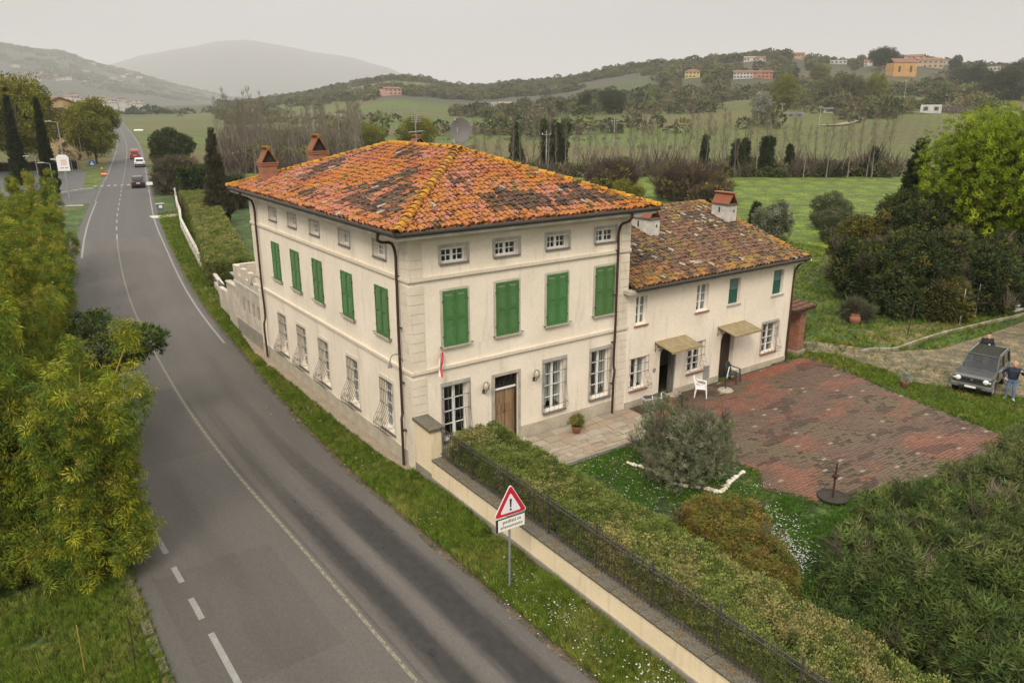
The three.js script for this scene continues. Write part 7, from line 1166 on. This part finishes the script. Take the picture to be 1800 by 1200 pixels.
  hatch('black_car', 'black estate car on the zebra crossing, seen from behind', [0.012, 0.013, 0.015], 11.4, -117.4, 1.14); hatch('white_car', 'white hatchback driving away ahead of the black car', [0.72, 0.72, 0.72], 20.4, -167.2, 1.22); hatch('red_car', 'orange-red van-like car farthest up the road', [0.45, 0.06, 0.025], 24.8, -198.5, 1.35, 1.12);
  hatch('dark_parked_car', 'dark car parked at the far left beyond the cypresses', [0.02, 0.022, 0.025], -9.5, -178, 1.2).rotation.y = 1.4; delete scene.children[scene.children.length - 1].userData.group;
}
// ---------------------------------------------------------------- by the road, far left and right
{
  const lot = mat(0.13, 0.125, 0.118, { map: rep(speck, 0.4) });
  struct('parking_lot', flat([[-40, -116], [-4.8, -112.5], [3.6, -121], [8.8, -158], [8.0, -164], [-3, -170], [-40, -174]], 0.015), lot, 'grey asphalt parking area behind the cypresses');
  struct('side_road', flat([[-40, -96], [-6, -96], [1.6, -97], [4.2, -99], [6.4, -118.6], [3.2, -118.6], [-5, -109], [-40, -111]], 0.015), lot, 'grey side road joining from the left');
  const kb = (pts, lab) => { const k = thing('kerb', lab, 'kerb'); for (let i = 0; i < pts.length - 1; i++) { const [a, b] = [pts[i], pts[i + 1]], L = Math.hypot(b[0] - a[0], b[1] - a[1]), n = Math.max(1, Math.round(L / 2.5)); for (let j = 0; j < n; j++) part('kerbstone', box(L / n - 0.03, 0.16, 0.25, lerp(a[0], b[0], (j + 0.5) / n), 0.08, lerp(a[1], b[1], (j + 0.5) / n), 0, Math.atan2(-(b[1] - a[1]), b[0] - a[0])), M.eave, k); } };
  kb([[-5, -109], [3.2, -118.4], [5.0, -119.4]], 'pale kerb between the side road and the parking area'); kb([[-12, -94.5], [-1.2, -95], [0.6, -94.4]], 'pale kerb of the grass strip before the side road');
  struct('brick_path', flat([[-14, -92], [-1.6, -92], [-1.2, -94.2], [-14, -94.2]], 0.014), mat(0.2, 0.1, 0.075, { map: rep(speck, 0.5) }), 'reddish paved path beside the side road');
  hedge('low_hedge', 'reddish-brown low hedge along the back of the parking area', [[-40, -173], [-16, -171.5], [8, -168.5]], 1.6, 1.3, 1500, 'redTwig', 74, 1.0, 'small', 0.1);
  const lamp = (lab, x, z, h) => { const l = thing('street_lamp', lab, 'street lamp', [x, 0, z], 0, 'street lamps by the parking area'); part('post', cyl(0.09, 0.05, h, 0, 0, 0, 8), M.galv, l); part('arm', bar([0, h, 0], [-0.9, h + 0.15, 0.3], 0.04, 6), M.galv, l); part('lamp_head', rbox(0.8, 0.14, 0.35, 0.04, -1.1, h + 0.17, 0.35), M.pale, l); };
  lamp('tall street lamp rising beside the white notice board', 0.1, -104.4, 10.6); lamp('short street lamp in front of the nearer cypress', -1.7, -104, 5.1); lamp('short street lamp left of the nearer cypress', -2.9, -111, 5.7); lamp('street lamp at the rear of the parking area', 3.6, -165, 6.2);
  for (const [k, x] of [[0, 6.6], [1, 7.7], [2, 8.8]]) { const f = thing('flagpole', ['leftmost slim white flagpole behind the parking area', 'middle slim white flagpole behind the parking area', 'rightmost slim white flagpole behind the parking area'][k], 'flagpole', [x, 0, -162.5], 0, 'flagpoles'); part('pole', cyl(0.06, 0.04, 6 + k * 0.3, 0, 0, 0, 6), M.pale, f); part('finial', ni(new THREE.SphereGeometry(0.09, 8, 6)).translate(0, 6.02 + k * 0.3, 0), M.pale, f); }
  const nb = thing('notice_board', 'white rounded notice board with red lettering on a tall post', 'sign', [-0.2, 0, -102.6], -0.05);
  part('post', cyl(0.07, 0.07, 6.6, 0, 0, 0, 8), M.galv, nb); const nt = canvasTex(128, 192, (c, w, h) => { c.fillStyle = '#e4e1dc'; c.fillRect(0, 0, w, h); c.strokeStyle = '#b03a35'; c.lineWidth = 7; for (const [y, a, b] of [[52, 40, 108], [78, 34, 112], [104, 40, 104]]) { c.beginPath(); c.moveTo(a, y); c.lineTo(b, y); c.stroke(); } c.fillStyle = '#33312d'; c.fillRect(28, 150, 34, 8); c.fillRect(78, 150, 34, 8); });
  const pb = part('board', prism([[-0.75, 0], [0.75, 0], [0.75, 1.9], [0.45, 2.2], [-0.45, 2.2], [-0.75, 1.9]], 0.12).translate(0, 4.1, 0.08), M.plasticWhite, nb); part('board_face', boardFace(1.3, 1.95).translate(0, 5.1, 0.206), panelMat(nt), pb, null, true); part('arrow_arm', box(0.7, 0.22, 0.06, -1.1, 5.75, 0.1), M.pale, nb);
  const cs = thing('crossing_sign', 'blue square pedestrian crossing sign left of the far road', 'road sign', [10.2, 0, -160.9]); part('post', cyl(0.05, 0.05, 2.1, 0, 0, 0, 6), M.galv, cs); part('panel', box(1.1, 1.1, 0.05, 0, 1.55, 0.06), mat(0.02, 0.12, 0.28), cs); part('white_triangle', prism([[-0.36, -0.3], [0.36, -0.3], [0, 0.36]], 0.01).translate(0, 1.55, 0.087), M.plasticWhite, cs); part('walking_figure', prism([[-0.12, -0.24], [-0.02, -0.05], [0.1, -0.24], [0.05, 0.12], [-0.05, 0.12]], 0.008).translate(0, 1.55, 0.0975), M.black, cs);
  const tb = thing('traffic_barrier', 'orange roadwork barrier with lamp at the left edge of the road', 'barrier', [9.9, 0, -144.1]); part('panel', box(0.9, 0.75, 0.1, 0.1, 0.5, 0), mat(0.62, 0.13, 0.03), tb); part('panel_stripe', [box(0.92, 0.14, 0.11, 0.1, 0.5, 0.0)], M.plasticWhite, tb); part('lamp', [lathe([[0.001, 0.3], [0.16, 0.26], [0.2, 0], [0.2, -0.14], [0.001, -0.14]], 12).translate(-0.1, 1.35, 0)], mat(0.65, 0.28, 0.05, { roughness: 0.4 }), tb); part('lamp_post', cyl(0.06, 0.06, 1.25, -0.1, 0, 0, 6), M.iron, tb); part('foot', box(1.1, 0.1, 0.5, 0.1, 0.05, 0), M.rubber, tb); part('lens', ni(new THREE.CylinderGeometry(0.09, 0.09, 0.02, 12)).rotateX(Math.PI / 2).translate(-0.1, 1.4, 0.2), M.black, tb);
  const ws = thing('roadside_sign', 'small blank white sign on a thin post right of the road', 'road sign', [7.0, 0, -82.5]); part('post', cyl(0.03, 0.03, 3.6, 0, 0, 0, 6), M.galv, ws); part('panel', box(0.72, 0.38, 0.03, 0, 3.5, 0.05), M.plasticWhite, ws);
  const bx = thing('utility_box', 'small grey-green box with white lid by the garden wall corner', 'utility box', [7.7, 0, -81.6]); part('cabinet', box(0.7, 0.95, 0.5, 0, 0.5, 0), mat(0.1, 0.14, 0.12), bx); part('lid', box(0.95, 0.1, 0.7, 0, 1.02, 0), M.pale, bx); part('front_plate', box(0.4, 0.35, 0.03, 0, 0.7, 0.26), M.plasticWhite, bx); part('foot', box(0.8, 0.1, 0.6, 0, 0.05, 0), M.concrete, bx);
  struct('entrance_slab', box2(5.6, 8.7, 0.0, 0.12, -77.5, -75.2), M.eave, 'pale concrete slab before the garden wall');
  // poles with crossarms
  const up = (lab, x, z, h, y = 0, arms = 1) => { const p = thing('utility_pole', lab, 'utility pole', [x, y, z], -0.6, 'utility poles in the fields'); part('shaft', cyl(0.14, 0.08, h, 0, 0, 0, 8), M.pale, p); for (let k = 0; k < arms; k++) { part('crossarm', box(1.7, 0.09, 0.09, 0, h - 0.75 - k * 0.9, 0), M.pale, p); for (const s of [-1, 1]) part('insulator', cyl(0.09, 0.07, 0.28, s * 0.8, h - 0.7 - k * 0.9, 0, 6), M.plasticWhite, p); } };
  up('utility pole with crossarm at the edge of the bright field', 82.1, -98.6, 8.2); up('tall utility pole left of the antenna', 76.8, -188, 11.4); up('slim utility pole in the middle fields', 155.6, -159, 9.2);
  for (const [px, py, h, lab] of [[1588, 186, 15, 'pale utility pole above the hillside track'], [1372, 226, 11, 'pale utility pole near the whitish poplar'], [1440, 222, 9, 'short utility pole at the start of the hillside track']]) { const p = onTerrain(px, py); up(lab, p.x, p.z, h, p.y, 1); }
  const wc = thing('white_car_far', 'tiny pale van parked by the road in the far distance', 'van', [66, 0, -428], 1.2); part('body', rbox(2, 1.6, 4.6, 0.2, 0, 1.2, 0), M.plasticWhite, wc); part('windscreen', box(1.7, 0.6, 0.05, 0, 1.6, 2.3), M.black, wc); for (const s of [-1, 1]) for (const q of [-1.4, 1.4]) wheelPart(wc, s * 0.9, 0.38, q, 0.38, 0.25);
  wc.name = 'distant_van';
  // broken concrete gutter edge, lower left
  const gk = thing('gutter_edge', 'broken mossy concrete gutter edge along the left of the road', 'kerb'), r = rng(17); for (let z = 0.4; z < 12; z += 0.82) part('slab', rbox(0.2 + 0.1 * r(), 0.12, 0.6 + 0.18 * r(), 0.03), M.capStone, gk).position.set(-9.62 + 0.05 * z * 0.2 + 0.05 * (r() - 0.5), 0.02 + 0.03 * r(), z);
}
// ---------------------------------------------------------------- people
function person(label, x, z, turn, J, tones, extra) { // J: joints in metres, tones: colour of each bone
  const p = thing('person', label, 'person', [x, 0.01, z], turn), S = 0.98, cy = 0.93, N = 84;
  const bones = extra.bones(J); // [a, b, ra, rb, tone]
  const mc = new MarchingCubes(N, M.black, false, false, 60000); mc.isolation = 0;
  const d = (q, [a, b, ra, rb]) => { const bx = b[0] - a[0], by = b[1] - a[1], bz = b[2] - a[2], L = bx * bx + by * by + bz * bz || 1e-9, t = clamp(((q[0] - a[0]) * bx + (q[1] - a[1]) * by + (q[2] - a[2]) * bz) / L); return Math.hypot(q[0] - a[0] - bx * t, q[1] - a[1] - by * t, q[2] - a[2] - bz * t) - lerp(ra, rb, t); };
  const h = N / 2, f = mc.field;
  for (let k = 0; k < N; k++) for (let j = 0; j < N; j++) for (let i = 0; i < N; i++) { const q = [(i - h) / h * S, (j - h) / h * S + cy, (k - h) / h * S]; let v = 1e9; for (const b of bones) { const e = d(q, b), s = 0.03, t = clamp(0.5 + 0.5 * (v - e) / s); v = lerp(v, e, t) - s * t * (1 - t); } f[k * N * N + j * N + i] = -v; }
  mc.update();
  const n = mc.count, P = new Float32Array(n * 3), Nn = new Float32Array(n * 3), Cc = new Float32Array(n * 3);
  for (let i = 0; i < n; i++) { const q = [mc.positionArray[i * 3] * S, mc.positionArray[i * 3 + 1] * S + cy, mc.positionArray[i * 3 + 2] * S]; P.set(q, i * 3); let best = 1e9, c = 0; for (const b of bones) { const e = d(q, b); if (e < best) { best = e; c = b[4]; } } Cc.set(tones[c], i * 3); }
  const g = new THREE.BufferGeometry(); g.setAttribute('position', new THREE.BufferAttribute(P, 3)); g.setAttribute('uv', new THREE.BufferAttribute(new Float32Array(n * 2), 2)); g.setAttribute('color', new THREE.BufferAttribute(Cc, 3)); g.computeVertexNormals();
  const sm = mergeVertices(g.deleteAttribute('normal'), 1e-4); sm.computeVertexNormals();
  const list = [ni(sm)];
  for (const hnd of extra.hands) { const [w, dir, pal] = hnd, D = V(...dir).normalize(), A = V(...pal).normalize().cross(D).normalize(); for (let k = 0; k < 5; k++) { const o = (k - 1.5) * 0.02, th = k === 4; const a = V(...w).addScaledVector(A, th ? -0.035 : o).addScaledVector(D, th ? 0.02 : 0.075), b = a.clone().addScaledVector(D, (th ? 0.03 : [0.035, 0.04, 0.036, 0.028][k])).addScaledVector(A, th ? -0.025 : 0).addScaledVector(V(...pal), 0.008), c = b.clone().addScaledVector(D, th ? 0.022 : 0.024).addScaledVector(V(...pal), th ? 0.012 : 0.024); for (const [s, e] of [[a, b], [b, c]]) list.push(tint(bar(s.toArray(), e.toArray(), 0.009, 5, 0.008), tones.skin)); } }
  const body = part('body', list.map((q) => { if (!q.attributes.uv) uvm(q); return q; }), mat(1, 1, 1, { vertexColors: true, roughness: 0.85 }), p, null, true);
  extra.more(p); return p;
}
{
  const skin = [0.5, 0.29, 0.2];
  const mk = (o) => ({ bones: () => { const { hip, chest, neck, head, sh, el, wr, hd, kn, an, toe } = o, B = []; const add = (a, b, ra, rb, t) => B.push([a, b, ra, rb, t]);
    add([-0.07, hip[1], hip[2]], [-0.09, chest[1], chest[2]], 0.125, 0.135, 'top'); add([0.07, hip[1], hip[2]], [0.09, chest[1], chest[2]], 0.125, 0.135, 'top'); add([hip[0], hip[1] + 0.1, hip[2] + 0.03], chest, 0.13, 0.14, 'top'); add([-0.1, hip[1] - 0.05, hip[2]], [0.1, hip[1] - 0.05, hip[2]], 0.125, 0.125, 'leg');
    add(chest, neck, 0.1, 0.065, 'top'); add(neck, [head[0], head[1] - 0.04, head[2]], 0.055, 0.06, 'skin'); add([head[0], head[1] - 0.05, head[2] + 0.025], [head[0], head[1] + 0.04, head[2] - 0.01], 0.078, 0.098, 'skin'); add([head[0], head[1] - 0.03, head[2] + 0.09], [head[0], head[1] - 0.05, head[2] + 0.115], 0.012, 0.018, 'skin'); add([head[0], head[1] - 0.1, head[2] + 0.05], [head[0], head[1] - 0.1, head[2] + 0.07], 0.035, 0.03, 'skin');
    for (const s of [-1, 1]) { add([head[0] + s * 0.095, head[1] - 0.02, head[2]], [head[0] + s * 0.1, head[1] + 0.01, head[2] - 0.01], 0.02, 0.022, 'skin'); add([s * 0.06, chest[1] + 0.08, chest[2]], sh[s], 0.09, 0.078, 'top'); add(sh[s], el[s], 0.07, 0.055, 'top'); add(el[s], wr[s], 0.054, 0.042, 'top'); add(wr[s], hd[s], 0.03, 0.042, 'skin'); add([s * 0.095, hip[1] - 0.06, hip[2]], kn[s], 0.1, 0.066, 'leg'); add(kn[s], an[s], 0.066, 0.048, 'leg'); add([an[s][0], 0.05, an[s][2] - 0.05], toe[s], 0.05, 0.04, 'shoe'); }
    return B; }, hands: o.hands, more: o.more });
  const face = (p, head, hair) => { const eye = mat(0.02, 0.02, 0.02), m = part('hair', [ni(new THREE.SphereGeometry(0.1, 12, 8, 0, 6.3, 0, 1.35)).scale(1.02, 1.0, 1.1).rotateX(-0.45).translate(head[0], head[1] + 0.042, head[2] - 0.015)], mat(...hair), p); for (const s of [-1, 1]) part('eye', [ni(new THREE.SphereGeometry(0.011, 6, 5)).translate(head[0] + s * 0.036, head[1] + 0.0, head[2] + 0.096)], eye, p); part('mouth', [box(0.05, 0.01, 0.012, head[0], head[1] - 0.085, head[2] + 0.092)], mat(0.35, 0.12, 0.1), p); };
  const h1 = [0.0, 1.66, 0.04];
  person('man in navy jacket and blue jeans standing at the side of the off-roader', 24.75, 9.1, -1.2, null, { top: [0.012, 0.02, 0.038], leg: [0.11, 0.17, 0.26], skin, shoe: [0.6, 0.62, 0.62] }, mk({ hip: [0, 0.96, 0], chest: [0, 1.3, 0.01], neck: [0, 1.5, 0.01], head: h1, sh: { '-1': [-0.2, 1.43, 0], 1: [0.2, 1.43, 0] }, el: { '-1': [-0.4, 1.2, -0.05], 1: [0.34, 1.3, 0.22] }, wr: { '-1': [-0.3, 1.0, 0.08], 1: [0.26, 1.46, 0.42] }, hd: { '-1': [-0.24, 0.97, 0.14], 1: [0.25, 1.5, 0.5] }, kn: { '-1': [-0.12, 0.51, 0.03], 1: [0.12, 0.51, 0.05] }, an: { '-1': [-0.14, 0.1, -0.02], 1: [0.15, 0.1, 0.02] }, toe: { '-1': [-0.18, 0.045, 0.16], 1: [0.19, 0.045, 0.2] }, hands: [[[-0.28, 0.98, 0.1], [0.5, -0.2, 0.6], [0, -1, 0.2]], [[0.25, 1.5, 0.46], [0, 0.2, 1], [0, -1, 0]]], more: (p) => { face(p, h1, [0.36, 0.23, 0.17]); part('collar', [ni(new THREE.TorusGeometry(0.075, 0.022, 6, 14)).rotateX(Math.PI / 2).translate(0, 1.5, 0.015)], mat(0.22, 0.03, 0.04), p); } }));
  const h2 = [0.0, 1.6, 0.09];
  person('person in black clothes looking down at a phone behind the off-roader', 28.57, 6.32, -0.9, null, { top: [0.014, 0.014, 0.017], leg: [0.012, 0.012, 0.015], skin, shoe: [0.02, 0.02, 0.02] }, mk({ hip: [0, 0.94, 0], chest: [0, 1.28, 0.01], neck: [0, 1.47, 0.03], head: h2, sh: { '-1': [-0.2, 1.41, 0.01], 1: [0.2, 1.41, 0.01] }, el: { '-1': [-0.3, 1.13, 0.04], 1: [0.3, 1.13, 0.04] }, wr: { '-1': [-0.1, 1.13, 0.28], 1: [0.1, 1.13, 0.28] }, hd: { '-1': [-0.05, 1.15, 0.34], 1: [0.05, 1.15, 0.34] }, kn: { '-1': [-0.11, 0.5, 0.02], 1: [0.11, 0.5, 0.04] }, an: { '-1': [-0.12, 0.1, -0.02], 1: [0.13, 0.1, 0.0] }, toe: { '-1': [-0.14, 0.045, 0.16], 1: [0.16, 0.045, 0.18] }, hands: [[[-0.08, 1.14, 0.3], [0.6, 0.2, 0.6], [0, 0.3, -1]], [[0.08, 1.14, 0.3], [-0.6, 0.2, 0.6], [0, 0.3, -1]]], more: (p) => face(p, h2, [0.05, 0.045, 0.04]) }));
  const ph = thing('phone', 'mobile phone held by the person in black', 'phone', [28.57, 0.01, 6.32], -0.9); part('case', [box(0.075, 0.15, 0.01, 0, 1.22, 0.4, -0.6)], M.pale, ph); part('screen', [box(0.066, 0.135, 0.002, 0, 1.224, 0.394, -0.6)], M.black, ph);
}
renderer.render(scene, camera);
